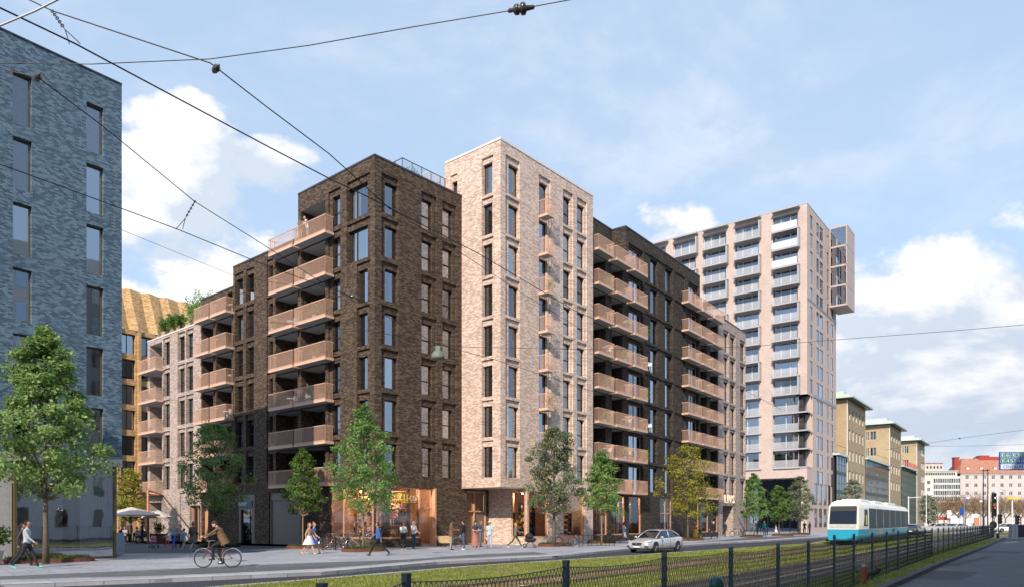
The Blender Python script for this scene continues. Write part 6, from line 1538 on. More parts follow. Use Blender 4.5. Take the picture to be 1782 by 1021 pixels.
for i, (px, Y) in enumerate(((213, 61.3), (232, 61.8), (247, 61.5))):
    p = P(px, Y); r = thing('cafe_table', (p.x, p.y, 0), 0, ('left', 'middle', 'right')[i]+' dark cafe table under the parasols', 'table', 'cafe tables'); m = MB(); m.box(-.5, .5, -.35, .35, .71, .74); m.build('table_top', M['bronze'], r, wm_of(r))
    m = MB(); m.lathe([(.03, .02), (.03, .71)], 8); m.box(-.25, .25, -.25, .25, 0, .02); m.build('leg', M['bronze'], r, wm_of(r))
for i, (px, Y, fc, _, _, lb) in enumerate([c for c in cg if c[3] == 'sit']): p = P(px, Y); chair((p.x, p.y, 0), fc, 'dark cafe chair under '+lb, 'cafe chairs', 'bronze')
# pergola at the corner
r = thing('pergola', (*P(258, 66).to_tuple()[:2], 0), 0, 'salmon pergola of slats on a post beside the cafe', 'pergola')
p = P(257.5, 60); m = MB(); m.box(-.07, .07, -.07, .07, 0, 4.4); m.build('post', M['orange'], r, Matrix.Translation((p.x, p.y, 0)))
pa, pb = P(257.5, 60), AL.pt(AL.u(283), -.1); pb = Vector((pb.x, pb.y, 0)); d = (pb-pa)
m = MB(); m.tube([(pa.x, pa.y, 4.35), (pb.x, pb.y, 4.35)], .09, 4)
for i in range(7):
    off_ = Vector((-.55, 1.0, 0)).normalized()*(.7+.85*i); m.tube([(pa.x+off_.x-.9, pa.y+off_.y, 4.25-.0*i), (pb.x+off_.x, pb.y+off_.y, 4.25)], .05, 4)
m.build('slat_roof', M['orange'], r, Matrix.Identity(4))
p = P(276, 60.5); leafball('planter', (p.x, p.y, 0), .45, 'mid', 'terracotta coloured planter with green shrub beside the cafe', 500, .13, 1.1, None, stemz=.7); m = MB(); m.box(-.6, .6, -.3, .3, 0, .75)
r_ = [o for o in COL.objects if o.name.startswith('planter')][-1]; m.build('trough', M['edging'], r_, wm_of(r_))
# ================================================================ bicycles
M['tyre'] = plain('tyre rubber', (.02, .02, .02), .7); M['spoke'] = plain('spokes', (.45, .45, .46), .3, .8)
def bicycle(loc, rz, label, col, group=None, z=0., fender=True, basket=False, s=1.):
    key = f'bike paint {col[0]:.2f} {col[1]:.2f} {col[2]:.2f}'
    if key not in PM: PM[key] = plain(key, col, .35, .2, .05, coat=.5)
    fm = PM[key]; r = thing('bicycle', (*loc[:2], z), rz, label, 'bicycle', group); R = .345; X1, X0 = .53, -.53
    for x in (X1, X0):
        m = MB(); m.ring((x, 0, R), R-.017, .017, 28, 6); w = m.build('wheel', M['tyre'], r)
        m = MB(); m.ring((x, 0, R), R-.04, .008, 28, 4); m.build('rim', M['chrome'], w)
        m = MB()
        for k in range(18): a = 2*math.pi*k/18; m.tube([(x, .02*(-1)**k, R), (x+math.cos(a)*(R-.04), 0, R+math.sin(a)*(R-.04))], .0018, 3, caps=False)
        m.tube([(x, -.05, R), (x, .05, R)], .02, 8); m.build('spokes', M['spoke'], w)
        if fender:
            m = MB(); pts = [(x+math.cos(a)*(R+.03), 0, R+math.sin(a)*(R+.03)) for a in [R_(20+15*k) for k in range(11)]]; m.tube(pts, .02, 6, sx=1, sy=1); m.build('mudguard', M['chrome'], r)
    bb = (-.08, 0, .28); st = (-.22, 0, .80); ht = (.33, 0, .82); hb = (.37, 0, .66)
    m = MB(); m.tube([bb, st], .015, 8); m.tube([bb, hb], .018, 8); m.tube([(-.19, 0, .72), (ht[0]+.01, 0, .76)], .015, 8)
    for sg in (.045, -.045): m.tube([(X0, sg, R), (bb[0], sg*.6, bb[2])], .009, 6); m.tube([(X0, sg, R), (-.19, sg*.4, .70)], .008, 6)
    m.tube([ht, hb], .02, 8); m.build('frame', fm, r, smooth=True)
    m = MB()
    for sg in (.045, -.045): m.tube([hb, (.40, sg, .60), (X1, sg, R)], .011, 6)
    m.build('fork', fm, r, smooth=True)
    m = MB(); m.tube([(.33, 0, .80), (.31, 0, .98)], .012, 6); m.tube([(.16, -.28, 1.0), (.28, -.24, 1.01), (.33, -.08, .99), (.33, .08, .99), (.28, .24, 1.01), (.16, .28, 1.0)], .011, 6); m.build('handlebar', M['chrome'], r)
    m = MB(); m.tube([st, (-.245, 0, .90)], .012, 6); m.build('seat_post', M['chrome'], r); m = MB(); m.tube([(-.38, 0, .915), (-.28, 0, .925), (-.10, 0, .915)], [.075, .06, .018], 8, sx=.4, sy=1.); m.build('saddle', M['black'], r, smooth=True)
    m = MB(); m.ring((bb[0], -.04, bb[2]), .085, .008, 20, 5); m.tube([(bb[0], -.06, bb[2]), (bb[0]+.13, -.07, bb[2]-.10)], .01, 5); m.tube([(bb[0], .06, bb[2]), (bb[0]-.13, .07, bb[2]+.10)], .01, 5)
    m.box(bb[0]+.09, bb[0]+.18, -.16, -.07, bb[2]-.12, bb[2]-.10); m.box(bb[0]-.18, bb[0]-.09, .07, .16, bb[2]+.10, bb[2]+.12); m.build('crank', M['chrome'], r)
    if basket:
        m = MB(); m.box(.38, .62, -.16, .16, .78, .80); 
        for k in range(7): m.box(.38+.04*k-.004, .38+.04*k+.004, -.165, -.155, .78, 1.0); m.box(.38+.04*k-.004, .38+.04*k+.004, .155, .165, .78, 1.0)
        m.box(.37, .63, -.17, .17, .99, 1.0); m.build('basket', M['blackmetal'], r)
    return r
# cyclist, riding left
cp_ = at(379, 27.3); fc = lf+.06
bicycle(cp_, fc, 'dark red framed bicycle ridden along the street by man in brown jacket', (.20, .05, .06), s=1)
for o in list(COL.objects):
    if o.name == 'bicycle': o.matrix_basis = Matrix.Translation((cp_[0], cp_[1], 0)) @ Matrix.Rotation(fc, 4, 'Z') @ Matrix.Scale(1.02, 4); break
bk = Vector((math.cos(fc), math.sin(fc)))
person((cp_[0]-bk.x*.24, cp_[1]-bk.y*.24), fc, 1.84, 'man in brown jacket and dark cap riding bicycle across the street', 'cycle', (.17, .10, .05), (.015, .015, .018), (.03, .03, .03), 'light', (.06, .04, .02), 'short', z=.03, lean=.42, arms=[(.95, .28, .05), (.95, .28, .05)], extras=(('coat', (.17, .10, .05)), ('cap', (.03, .03, .035))), head_yaw=.5, w=1.08)
bl = [(573, 45.0, sdir+.2, (.30, .05, .05), 'red bicycle, first in the rack by the shop corner'), (586, 45.5, sdir+2.8, (.03, .03, .035), 'black bicycle, second in the rack by the shop corner'), (603, 46.3, sdir+.6, (.05, .10, .10), 'dark green bicycle, third in the rack by the shop corner'),
      (622, 45.6, lf+.15, (.35, .40, .42), 'grey white bicycle leaning in front of the shop window, behind slim trunk'), (984, 50.6, rt+.25, (.40, .03, .03), 'red bicycle parked right of the dense grey green tree')]
for px, Y, a, c, lb in bl: bicycle(at(px, Y), a, lb, c, 'parked bicycles')
bicycle(at(1282, 82), rt+.2, 'cream coloured bicycle parked near the lettered doorway', (.65, .58, .42), 'parked bicycles')
for i, (u_, z_, a, c, lb) in enumerate(((AR.u(716), 1.75, 0, (.05, .05, .12), 'dark bicycle hung on display inside the shop, right part'), (AR.u(676), .75, .1, (.45, .03, .02), 'red bicycle on display behind shop glass, right half'), (AR.u(700), .75, 3.0, (.2, .2, .22), 'grey bicycle on display between the shop customers'))):
    q = AR.pt(u_, 1.1+.2*i); bicycle((q.x, q.y), math.atan2(RD.y, RD.x)+a, lb, c, 'bicycles on display in the shop', z=z_-.35 if i else z_)
for i, px in enumerate((600, 618, 636)):
    q = AL.pt(AL.u(px), 1.5); bicycle((q.x, q.y), math.atan2(AL.D.y, AL.D.x), ('left', 'middle', 'right')[i]+' red bicycle behind the side window of the shop', (.5, .04+.03*i, .02), 'bicycles on display in the shop', z=.45)
# goods on shop walls
goods = [plain(n_, c, .6) for n_, c in (('red goods', (.45, .03, .02)), ('black goods', (.03, .03, .03)), ('cream goods', (.6, .5, .38)), ('yellow goods', (.55, .38, .04)), ('dark blue goods', (.03, .05, .15)), ('orange goods', (.6, .2, .05)))]
def shelf_unit(root, fac, u0, u1, dep, z0, rows, dz, label=None, seed=1, dens=.8, hs=.3, board='wood', name='display_shelf', group='display shelves in the shops'):
    rd = random.Random(seed); r = thing(name, tuple(fac.pt(u0, dep, 0)), 0, label, 'shelf', group); m = MB()
    for j in range(rows+1): m.box(u0, u1, dep-.35, dep, z0+j*dz-.02, z0+j*dz+.02)
    m.box(u0-.03, u0, dep-.35, dep, 0, z0+rows*dz+.02); m.box(u1, u1+.03, dep-.35, dep, 0, z0+rows*dz+.02)
    m.build('rack', M[board], r, fac.M); g = MB()
    for j in range(rows):
        x = u0+.05
        while x < u1-.15:
            w = rd.uniform(.06, .25)
            if rd.random() < dens: g.box(x, min(x+w, u1-.03), dep-.33, dep-.08, z0+j*dz+.022, z0+j*dz+.022+rd.uniform(.4, .95)*(dz-.08), rd.randrange(6))
            x += w+.02
    o = g.build('goods', goods, r, fac.M); o['kind'] = 'stuff'; return r
shelf_unit(rootA, AL, AL.u(580), AL.u(646), 3.4, .9, 5, .6, 'tall shelf of mixed parts behind the side window of the bicycle shop', 3, .75)
shelf_unit(rootA, AR, 2.2, sh1, 4.2, .7, 4, .5, 'long shelf of mixed goods at the back of the bicycle shop', 4, .7)
shelf_unit(rootB, BR, BR.u(919), BR.u(953), 1.6, .75, 4, .42, 'colourful goods shelf behind the first market window of pale block', 5, 1, board='bronze')
shelf_unit(rootB, BR, BR.u(981), BR.u(1016), 1.6, .75, 4, .42, 'colourful goods shelf behind the second market window of pale block', 6, 1, board='bronze')
shelf_unit(rootB, GL, GL.u(890), -.2, 1.2, .75, 5, .5, 'red goods shelf behind the narrow side window of pale block', 7, 1, board='bronze')
shelf_unit(rootC, CF, CF.u(1035), CF.u(1056), 1.4, .6, 5, .5, 'pale shelf behind the first shop window of charcoal block', 8, .8, board='white')
shelf_unit(rootC, CF, CF.u(1065), CF.u(1087), 1.4, .6, 5, .5, 'pale shelf behind the second shop window of charcoal block', 9, .8, board='white')
shelf_unit(rootC, CF, CF.u(1095), CF.u(1115), 1.4, .6, 6, .5, 'pale shelf behind the third shop window of charcoal block', 10, .8, board='white')
tb = thing('tool_board', tuple(AL.pt(AL.u(600), 1.7, 0)), 0, 'wooden tool board full of hanging parts behind the side window of the bicycle shop', 'tool board'); m = MB(); a, b = AL.u(580)+.1, AL.u(643)
m.box(a, b, 1.7, 1.76, .1, 3.9); m.build('board', shopw, tb, AL.M); g = MB(); rd = random.Random(21)
for j in range(8):
    x = a+.1
    while x < b-.25:
        w = rd.uniform(.05, .3); hh_ = rd.uniform(.08, .34)
        if rd.random() < .75:
            if rd.random() < .2: g.ring((x+.15, 1.66, 1.2+j*.36), .13, .015, 12, 4, rd.randrange(6))
            else: g.box(x, x+w, 1.62, 1.698, 1.1+j*.36, 1.1+j*.36+hh_, rd.randrange(6))
        x += w+.06
g.build('tools', goods, tb, AL.M)['kind'] = 'stuff'
# lamps in the shops
lampm = plain('lit spot lamp', (.9, .8, .6), .4, emit=(1, .72, .42), est=12)
for fac, lst, nm in ((AR, ((AR.u(728), 1.0), (AR.u(700), 2.4), (AR.u(675), 3.0)), 'bicycle shop'), (AL, ((AL.u(600), 1.8), (AL.u(632), 1.8)), 'bicycle shop side'), (BR, ((BR.u(936), 1.2), (BR.u(999), 1.2)), 'market'), (CF, ((CF.u(1046), 1.0), (CF.u(1077), 1.0), (CF.u(1106), 1.0)), 'charcoal block shop'), (GL, ((-1.0, .7),), 'narrow market window')):
    for i, (u_, d_) in enumerate(lst):
        q = fac.pt(u_, d_); r = thing('ceiling_lamp', (q.x, q.y, 3.98), 0, ('first', 'second', 'third')[i]+f' lit ceiling spot in the {nm}, counted from the left', 'lamp', 'lit ceiling spots in the shops')
        m = MB(); m.ball((0, 0, -.08), .06, 10); m.build('bulb', lampm, r, wm_of(r)); m = MB(); m.lathe([(.075, -.05), (.06, .12)], 10); m.build('housing', M['blackmetal'], r, wm_of(r))
        l = bpy.data.lights.new('lamp_light', 'POINT'); l.energy = 95; l.color = (1, .72, .45); l.shadow_soft_size = .12; lo = bpy.data.objects.new('lamp_light', l); COL.objects.link(lo); lo.parent = r; lo.matrix_basis = Matrix.Translation((0, 0, -.3))
# bicycle racks
def rack(px, Y, n, a, label, sp=.75):
    p = P(px, Y); r = thing('bicycle_rack', (p.x, p.y, 0), a, label, 'bicycle rack', 'low black bicycle racks')
    for k in range(n):
        m = MB(); x = k*sp; m.tube([(x, -.35, 0), (x, -.35, .75), (x, -.30, .80), (x, .30, .80), (x, .35, .75), (x, .35, 0)], .022, 6); m.build('hoop', M['blackmetal'], r, wm_of(r))
    m = MB(); m.tube([(0, 0, .80), ((n-1)*sp, 0, .80)], .018, 6); m.tube([(0, -.35, .06), ((n-1)*sp, -.35, .06)], .018, 6); m.build('rail', M['blackmetal'], r, wm_of(r)); return r
rack(562, 44.2, 5, sdir-.55, 'black rack with bicycles by the bicycle shop corner'); rack(1003, 51.0, 5, .45, 'black rack right of the parked red bicycle'); rack(1291, 84, 5, .3, 'black rack beside the cream bicycle'); rack(1370, 96, 5, .3, 'black rack left of the tower corner tree')
p = P(1335, 92); m = MB(); m.lathe([(.07, 0), (.07, .75), (.05, .82)], 12); tag(link('bollard', m.mesh('bollard', M['blackmetal'], True), None, Matrix.Translation((p.x, p.y, 0))), 'small black bollard beside person in teal jacket', 'bollard')
# cargo bicycle
p = at(784, 49.2); r = bicycle(p, lf-.1, 'black cargo bicycle with a wooden box parked against the dark wall', (.03, .03, .03), 'parked bicycles')
m = MB(); vs = [(-.1, -.28, .3), (.75, -.28, .3), (.75, .28, .3), (-.1, .28, .3), (-.2, -.33, .78), (.9, -.33, .78), (.9, .33, .78), (-.2, .33, .78)]; m.add(vs, [(0, 3, 2, 1), (0, 1, 5, 4), (1, 2, 6, 5), (2, 3, 7, 6), (3, 0, 4, 7)]); M['plywood'] = plain('plywood box', (.48, .34, .18), .6, 0, .2, 8); m.build('cargo_box', M['plywood'], r, wm_of(r))
# prams
def pram(px, Y, rz, s, label, cm, hood=True):
    p = at(px, Y); r = thing('pushchair', (*p, 0), rz, label, 'pushchair'); Wm = wm_of(r) @ Matrix.Scale(s, 4); pm_ = plain(label[:12]+' cloth', cm, .8)
    for x, R, y in ((-.32, .14, .24), (-.32, .14, -.24), (.36, .11, .18), (.36, .11, -.18)):
        m = MB(); m.ring((x, y, R), R-.02, .022, 18, 6); w_ = m.build('wheel', M['tyre'], r, Wm)
        m = MB(); m.lathe([(.03, -.02), (.03, .02)], 8, (x, y, R), ax='y')
        for k in range(6): a = k*1.047; m.tube([(x, y, R), (x+math.cos(a)*(R-.02), y, R+math.sin(a)*(R-.02))], .006, 4)
        m.build('hub', M['grey'], w_, Wm)
    m = MB()
    for sg in (.2, -.2): m.tube([(.36, sg*.8, .11), (.1, sg, .42), (-.45, sg, .98)], .013, 6); m.tube([(-.32, sg, .14), (.12, sg, .48)], .013, 6)
    m.tube([(-.45, -.2, .98), (-.52, 0, 1.02), (-.45, .2, .98)], .016, 6); m.build('frame', M['blackmetal'], r, Wm)
    m = MB(); m.tube([(-.30, 0, .62), (-.22, 0, .54), (.25, 0, .50), (.42, 0, .60)], [.12, .20, .19, .13], 12, sx=.75, sy=1.); m.build('seat', pm_, r, Wm, smooth=True)
    if hood:
        m = MB(); m.ball((-.02, 0, .74), .27, 14, 0, 1.05, .85, .95); m.v = [(x, y, max(z, .66)) for x, y, z in m.v]; m.build('hood', pm_, r, Wm, smooth=True)
    return r
pram(921.5, 48.3, rt, 1.0, 'black pushchair with hood pushed by the woman in green trousers', (.015, .015, .018))
pram(267, 47.5, rt+2.4, .85, 'pink toy pram pushed by the small child', (.6, .25, .33)); pram(309, 49.6, away+.25, .95, 'dark pushchair in front of the blonde woman', (.10, .10, .14))

# ================================================================ cars
M['silver'] = plain('silver car paint', (.62, .62, .63), .3, .4, .02, coat=.8); M['white_paint'] = plain('white car paint', (.75, .75, .76), .3, 0, .02, coat=.8)
M['charcoal_paint'] = plain('charcoal car paint', (.06, .065, .07), .3, .3, .02, coat=.8); M['blue_paint'] = plain('blue car paint', (.05, .10, .2), .3, .3, .02, coat=.8)
M['carglass'] = glass('car glass', (.05, .07, .09), .12); M['tail'] = plain('red tail lamp', (.5, .01, .01), .3, coat=.6); M['lampglass'] = plain('headlamp', (.75, .78, .82), .1, .4, coat=1)
M['plate'] = plain('white number plate', (.8, .8, .8), .5); M['darktrim'] = plain('dark trim', (.02, .02, .022), .5)
def sedan(label, paint, group, est=False):
    r = thing('car', (0, 0, 0), 0, label, 'car', group)
    # stations: x, half width, z bottom, z shoulder(belt), crown
    st = [(2.30, .55, .34, .62, .64), (2.22, .78, .22, .68, .70), (2.0, .88, .18, .74, .78), (1.5, .915, .17, .83, .90), (1.0, .925, .17, .90, .97), (.3, .93, .17, .94, .98), (-.5, .93, .17, .96, 1.0), (-1.3, .93, .18, .985, 1.03), (-1.8, .91, .20, 1.0, 1.07), (-2.15, .86, .26, .98, 1.06), (-2.28, .74, .36, .90, .96)]
    m = MB(); nr = 0
    for x, w, zb, zs, zc in st:
        ring = [(w*.80, zb), (w*.97, zb+.08), (w*1.0, zb+(zs-zb)*.45), (w*.985, zs-.14), (w*.93, zs-.03), (w*.80, zs+.02), (w*.4, zc), (0, zc+.01)]
        ring = ring+[(-y, z) for y, z in ring[-2::-1]]; nr = len(ring)
        for y, z in ring: m.v.append((x, y, z))
    for i in range(len(st)-1):
        for k in range(nr-1): m.f.append((i*nr+k, (i+1)*nr+k, (i+1)*nr+k+1, i*nr+k+1)); m.m.append(0); m.uv.append(None)
        m.f.append((i*nr, i*nr+nr-1, (i+1)*nr+nr-1, (i+1)*nr)); m.m.append(0); m.uv.append(None)
    m.f.append(tuple(range(nr))); m.m.append(0); m.uv.append(None); m.f.append(tuple((len(st)-1)*nr+k for k in range(nr))[::-1]); m.m.append(0); m.uv.append(None)
    me = m.mesh('body', [M[paint]], True, fix=True); tmp = bpy.data.objects.new('t', me); COL.objects.link(tmp)
    ss = tmp.modifiers.new('s', 'SUBSURF'); ss.levels = 2; ss.render_levels = 2
    cut = MB()
    for x in (1.42, -1.36):
        for sg in (1, -1): cut.lathe([(.385, sg*.62), (.385, sg*1.2)] if sg > 0 else [(.385, -1.2), (.385, -.62)], 28, (x, 0, .35), ax='y')
    cm = cut.mesh('c', [M['darktrim']], fix=True); co_ = bpy.data.objects.new('c', cm); COL.objects.link(co_)
    bo = tmp.modifiers.new('b', 'BOOLEAN'); bo.operation = 'DIFFERENCE'; bo.object = co_; bo.solver = 'EXACT'
    dg = bpy.context.evaluated_depsgraph_get(); me2 = bpy.data.meshes.new_from_object(tmp.evaluated_get(dg)); bpy.data.objects.remove(tmp); bpy.data.objects.remove(co_)
    me2.polygons.foreach_set('use_smooth', [True]*len(me2.polygons)); me2.set_sharp_from_angle(angle=R_(38)) if hasattr(me2, 'set_sharp_from_angle') else None
    link('body', me2, r)
    # glasshouse
    lo = [(1.12, .70, .955), (.9, .80, .955), (-.2, .83, .97), (-1.15, .80, 1.0), (-1.85, .66, 1.055)]; hi = [(.28, .55, 1.40), (.15, .59, 1.43), (-.45, .60, 1.465), (-1.0, .56, 1.43), (-1.22, .50, 1.40)]
    g = MB(); n = len(lo)
    vs = [(x, y, z-.03) for x, y, z in lo]+[(x, y, z) for x, y, z in hi]+[(x, -y, z-.03) for x, y, z in lo]+[(x, -y, z) for x, y, z in hi]
    fs = [(i, i+1, n+i+1, n+i) for i in range(n-1)]+[(2*n+i, 3*n+i, 3*n+i+1, 2*n+i+1) for i in range(n-1)]+[(0, n, 3*n, 2*n), (n-1, 3*n-1, 4*n-1, 2*n-1)]
    g.add(vs, fs); g.build('windows', M['carglass'], r)
    rf = MB(); k = []
    for x, y, z in [(.34, .50, 1.385)]+hi[1:-1]+[(-1.30, .45, 1.375)]:
        k += [(x, y+.02, z-.012), (x, y*.6, z+.035), (x, 0, z+.045), (x, -y*.6, z+.035), (x, -y-.02, z-.012)]
    rf.add(k, [(5*i+j, 5*i+j+1, 5*(i+1)+j+1, 5*(i+1)+j) for i in range(4) for j in range(4)]); rf.build('roof', M[paint], r, smooth=True, fix=True)
    pl_ = MB()
    for sg in (1, -1):
        pl_.tube([(1.14, sg*.70, .94), (.7, sg*.63, 1.20), (.30, sg*.56, 1.40)], .028, 6); pl_.tube([(.30, sg*.56, 1.40), (-.45, sg*.615, 1.455), (-1.05, sg*.575, 1.42), (-1.5, sg*.635, 1.24), (-1.85, sg*.68, 1.06)], [.025, .025, .03, .05, .06], 6)
        pl_.tube([(-.28, sg*.835, .96), (-.40, sg*.605, 1.45)], .028, 6)
    pl_.build('pillars', M[paint], r, smooth=True)
    for x in (1.42, -1.36):
        for sg in (1, -1):
            w_ = MB(); w_.lathe([(.26, .0), (.34, .01), (.35, .05), (.35, .17), (.34, .20), (.26, .205)], 28, (x, 0, .35), ax='y')
            if sg > 0: w_.v = [(a, b+.70, c) for a, b, c in w_.v]
            else: w_.v = [(a, -b-.70, c) for a, b, c in w_.v]
            wo = w_.build('wheel', M['tyre'], r, fix=True); q = MB(); yy = sg*.905
            q.ring((x, yy-sg*.02, .335), .225, .018, 24, 6)
            for k_ in range(5): a = k_*1.2566+.3; q.tube([(x, yy-sg*.02, .335), (x+math.cos(a)*.22, yy-sg*.01, .335+math.sin(a)*.22)], [.045, .028], 5)
            q.tube([(x, yy-sg*.08, .335), (x, yy+sg*.005, .335)], .06, 10); q.build('rim', M['chrome'], wo)
    h = MB(); h.v = []; 
    for sg in (1, -1):
        h = MB(); h.add([(2.19, sg*.50, .70), (2.10, sg*.80, .70), (1.72, sg*.915, .78), (1.80, sg*.86, .835), (2.08, sg*.66, .79), (2.18, sg*.48, .745)], [(0, 1, 2, 3, 4, 5)])
        h.v = [(x+.035, y*1.012, z+.005) for x, y, z in h.v]; h.add([(x-.1, y*.95, z) for x, y, z in h.v[:6]], []); h.build('headlight', M['lampglass'], r)
        t_ = MB(); t_.ball((-2.16, sg*.70, .86), .1, 10, 0, .9, 1.5, .9); t_.build('tail_light', M['tail'], r)
        k_ = MB(); k_.ball((.86, sg*1.0, .99), .09, 10, 0, .7, 1.2, .75); k_.tube([(.86, sg*.84, .93), (.86, sg*.95, .96)], .02, 5); k_.build('mirror', M[paint], r, smooth=True)
        d_ = MB(); d_.box(.02, .17, sg*.925, sg*.95, .80, .83); d_.box(-.85, -.70, sg*.925, sg*.95, .82, .85); d_.build('door_handle', M['chrome'], r)
        f_ = MB(); f_.add([(2.27, sg*.55, .36), (2.20, sg*.80, .34), (2.16, sg*.83, .44), (2.25, sg*.58, .47)], [(0, 1, 2, 3)]); f_.v = [(x+.045, y, z) for x, y, z in f_.v]; f_.build('fog_light_bay', M['darktrim'], r)
    gr = MB(); gr.add([(2.315, -.38, .66), (2.315, .38, .66), (2.345, .33, .52), (2.345, .15, .46), (2.345, -.15, .46), (2.345, -.33, .52)], [(0, 1, 2, 3, 4, 5)]); gr.add([(2.30, -.48, .30), (2.30, .48, .30), (2.32, .40, .22), (2.32, -.40, .22)], [(0, 1, 2, 3)])
    go = gr.build('grille', M['darktrim'], r)
    e_ = MB(); e_.tube([(2.34, -.33, .62), (2.35, .33, .53)], .010, 5); e_.ring((2.352, 0, .575), .045, .008, 14, 5); e_.v[-14*5:] = [(2.352+(y-0), x-2.352, z) for x, y, z in e_.v[-14*5:]]; e_.build('emblem', M['chrome'], go)
    p_ = MB(); p_.box(2.34, 2.36, -.26, .26, .345, .45); p_.box(-2.31, -2.30, -.26, .26, .62, .73); p_.build('number_plate', M['plate'], r)
    dl = MB()
    for sg in (1, -1): dl.box(-.34, -.325, sg*.915, sg*.934, .35, .93); dl.box(.68, .695, sg*.915, sg*.934, .35, .90)
    dl.build('door_gaps', M['darktrim'], r)
    return r
c0 = sedan('silver saloon car driving left in front of the charcoal block', 'silver', None)
pc = P(1141.0, 44.6); Tdir = math.atan2(-.78, -.66)
put(c0, (pc.x, pc.y, -.11), math.atan2(-RD.y, -RD.x)-.02, s=.93)
kids_index()
def paint_copy(px, Y, a, paint, label, z=-.11):
    o = copy_tree(c0); p = P(px, Y); put(o, (p.x, p.y, z), a, label); o['group'] = 'cars in the distance'
    for ch in COL.objects:
        if ch.parent == o and ch.type == 'MESH' and ch.name.split('.')[0] in ('body', 'roof', 'pillars', 'mirror'):
            ch.data = ch.data.copy() if ch.name.startswith('body') else ch.data
            for s_ in ch.material_slots: s_.link = 'OBJECT'; s_.material = M[paint]
    return o
sa = math.atan2(.8, .6)
paint_copy(1589, 84, sa-.02, 'charcoal_paint', 'dark grey car with red tail lamps behind the tram', 0)
paint_copy(1655, 118, sa+3.3, 'silver', 'silver car before the bare trees, next to white car', 0); paint_copy(1672, 128, .3, 'white_paint', 'white car side on under the bare trees, left of traffic light', 0)
paint_copy(1636, 125, .2, 'white_paint', 'leftmost white car behind the pale fence by the silvery tree', 0); paint_copy(1751, 118, 3.2, 'white_paint', 'white car right of the traffic lights', 0)
paint_copy(1645, 140, .1, 'blue_paint', 'blue car partly hidden behind other cars under bare trees', 0)

# ================================================================ tram
M['cream_t'] = plain('cream tram paint', (.80, .76, .66), .35, 0, .02, coat=.6); M['blue_t'] = plain('turquoise tram paint', (.015, .33, .52), .35, 0, .04, coat=.6); M['tramglass'] = glass('tram glass', (.12, .15, .15), .07)
M['tramdark'] = plain('dark tram glazing', (.022, .032, .034), .45, 0, .3, 2., spec=.15)
M['lightgrey'] = plain('light grey panel', (.45, .46, .48), .4)
tr_ = thing('tram', (0, 0, 0), 0, 'cream and turquoise tram approaching along the grassy track', 'tram')
Lt = 27.; zl = [.30, .55, 1.12, 1.13, 1.45, 2.75, 2.95, 3.15, 3.30]; wl = [1.22, 1.30, 1.325, 1.325, 1.325, 1.29, 1.22, 1.02, .60]
def xf(z): return 0 if z < 1.2 else (z-1.2)**1.35*.19
def wsc(x): return min(1, .80+.20*min(1, x/2.6)**.7) if x < Lt/2 else min(1, .80+.20*min(1, (Lt-x)/2)**.7)
xs = [0, .15, .5, 1.0, 1.7, 2.6, 4, 7, 11, 15, 19, 23, 25, 26, 26.7, 27]
m = MB(); nz = len(zl)
for x in xs:
    for z, w in zip(zl, wl):
        xx = x+xf(z)*max(0, 1-x/3); m.v.append((-xx, w*wsc(x), z))
    for z, w in zip(zl[::-1], wl[::-1]):
        xx = x+xf(z)*max(0, 1-x/3); m.v.append((-xx, -w*wsc(x), z))
nr = 2*nz
for i in range(len(xs)-1):
    for k in range(nr):
        kk = (k+1) % nr; zi = k if k < nz else nr-1-k; zj = kk if kk < nz else nr-1-kk; zlow = max(zl[zi], zl[zj])
        m.f.append((i*nr+k, i*nr+kk, (i+1)*nr+kk, (i+1)*nr+k)); m.m.append(1 if zlow <= 1.125 else 0); m.uv.append(None)
for i in (0, len(xs)-1):
    for k in range(nz-1): m.f.append((i*nr+k, i*nr+k+1, i*nr+nr-2-k, i*nr+nr-1-k)); m.m.append(1 if zl[k+1] <= 1.125 else 0); m.uv.append(None)
me = m.mesh('body', [M['cream_t'], M['blue_t']], False, fix=True); link('body', me, tr_)
wx = lambda z: xf(z)
def frontpanel(z0, z1, f, pr, mat, name, y0=-1, y1=1, par=None, n=8):
    q = MB(); vs = []
    for j in range(n+1):
        z = z0+(z1-z0)*j/n; wv = np.interp(z, zl, wl)*wsc(0)*f
        vs += [(-xf(z)+pr, wv*y0, z), (-xf(z)+pr, wv*y1, z)]
    q.add(vs, [(2*j, 2*j+2, 2*j+3, 2*j+1) for j in range(n)]); return q.build(name, mat, par or tr_)
frontpanel(1.50, 2.86, .90, .012, M['darktrim'], 'windshield_surround'); frontpanel(1.58, 2.50, .85, .03, M['tramglass'], 'windshield')
frontpanel(1.20, 1.47, .88, .012, M['lightgrey'], 'bumper_panel'); dd_ = frontpanel(2.55, 2.80, .84, .02, M['black'], 'destination_display')
M['led'] = plain('lit destination letters', (.6, .9, 1.), .5, emit=(.75, .95, 1), est=1.2)
tm = text_mesh('13', .22, .004); tm.materials.clear(); tm.materials.append(M['led']); rowz = 2.585
link('route_number', tm, dd_, Matrix.Translation((-xf(2.68)+.03, -.66, rowz)) @ Matrix.Rotation(R_(90), 4, 'Z') @ Matrix.Rotation(R_(76), 4, 'X'))
for sg in (1, -1):
    q = MB(); q.lathe([(.09, 0), (.08, .03)], 12, (.0, sg*.68, 1.32), ax='x'); q.build('headlight', M['lampglass'], tr_)
q = MB(); q.lathe([(.10, 0), (.08, .05)], 12, (-xf(3.02)+.0, 0, 3.02), ax='x'); q.build('headlight', M['lampglass'], tr_)
M['hivis'] = plain('yellow safety vest', (.6, .6, .05), .6)
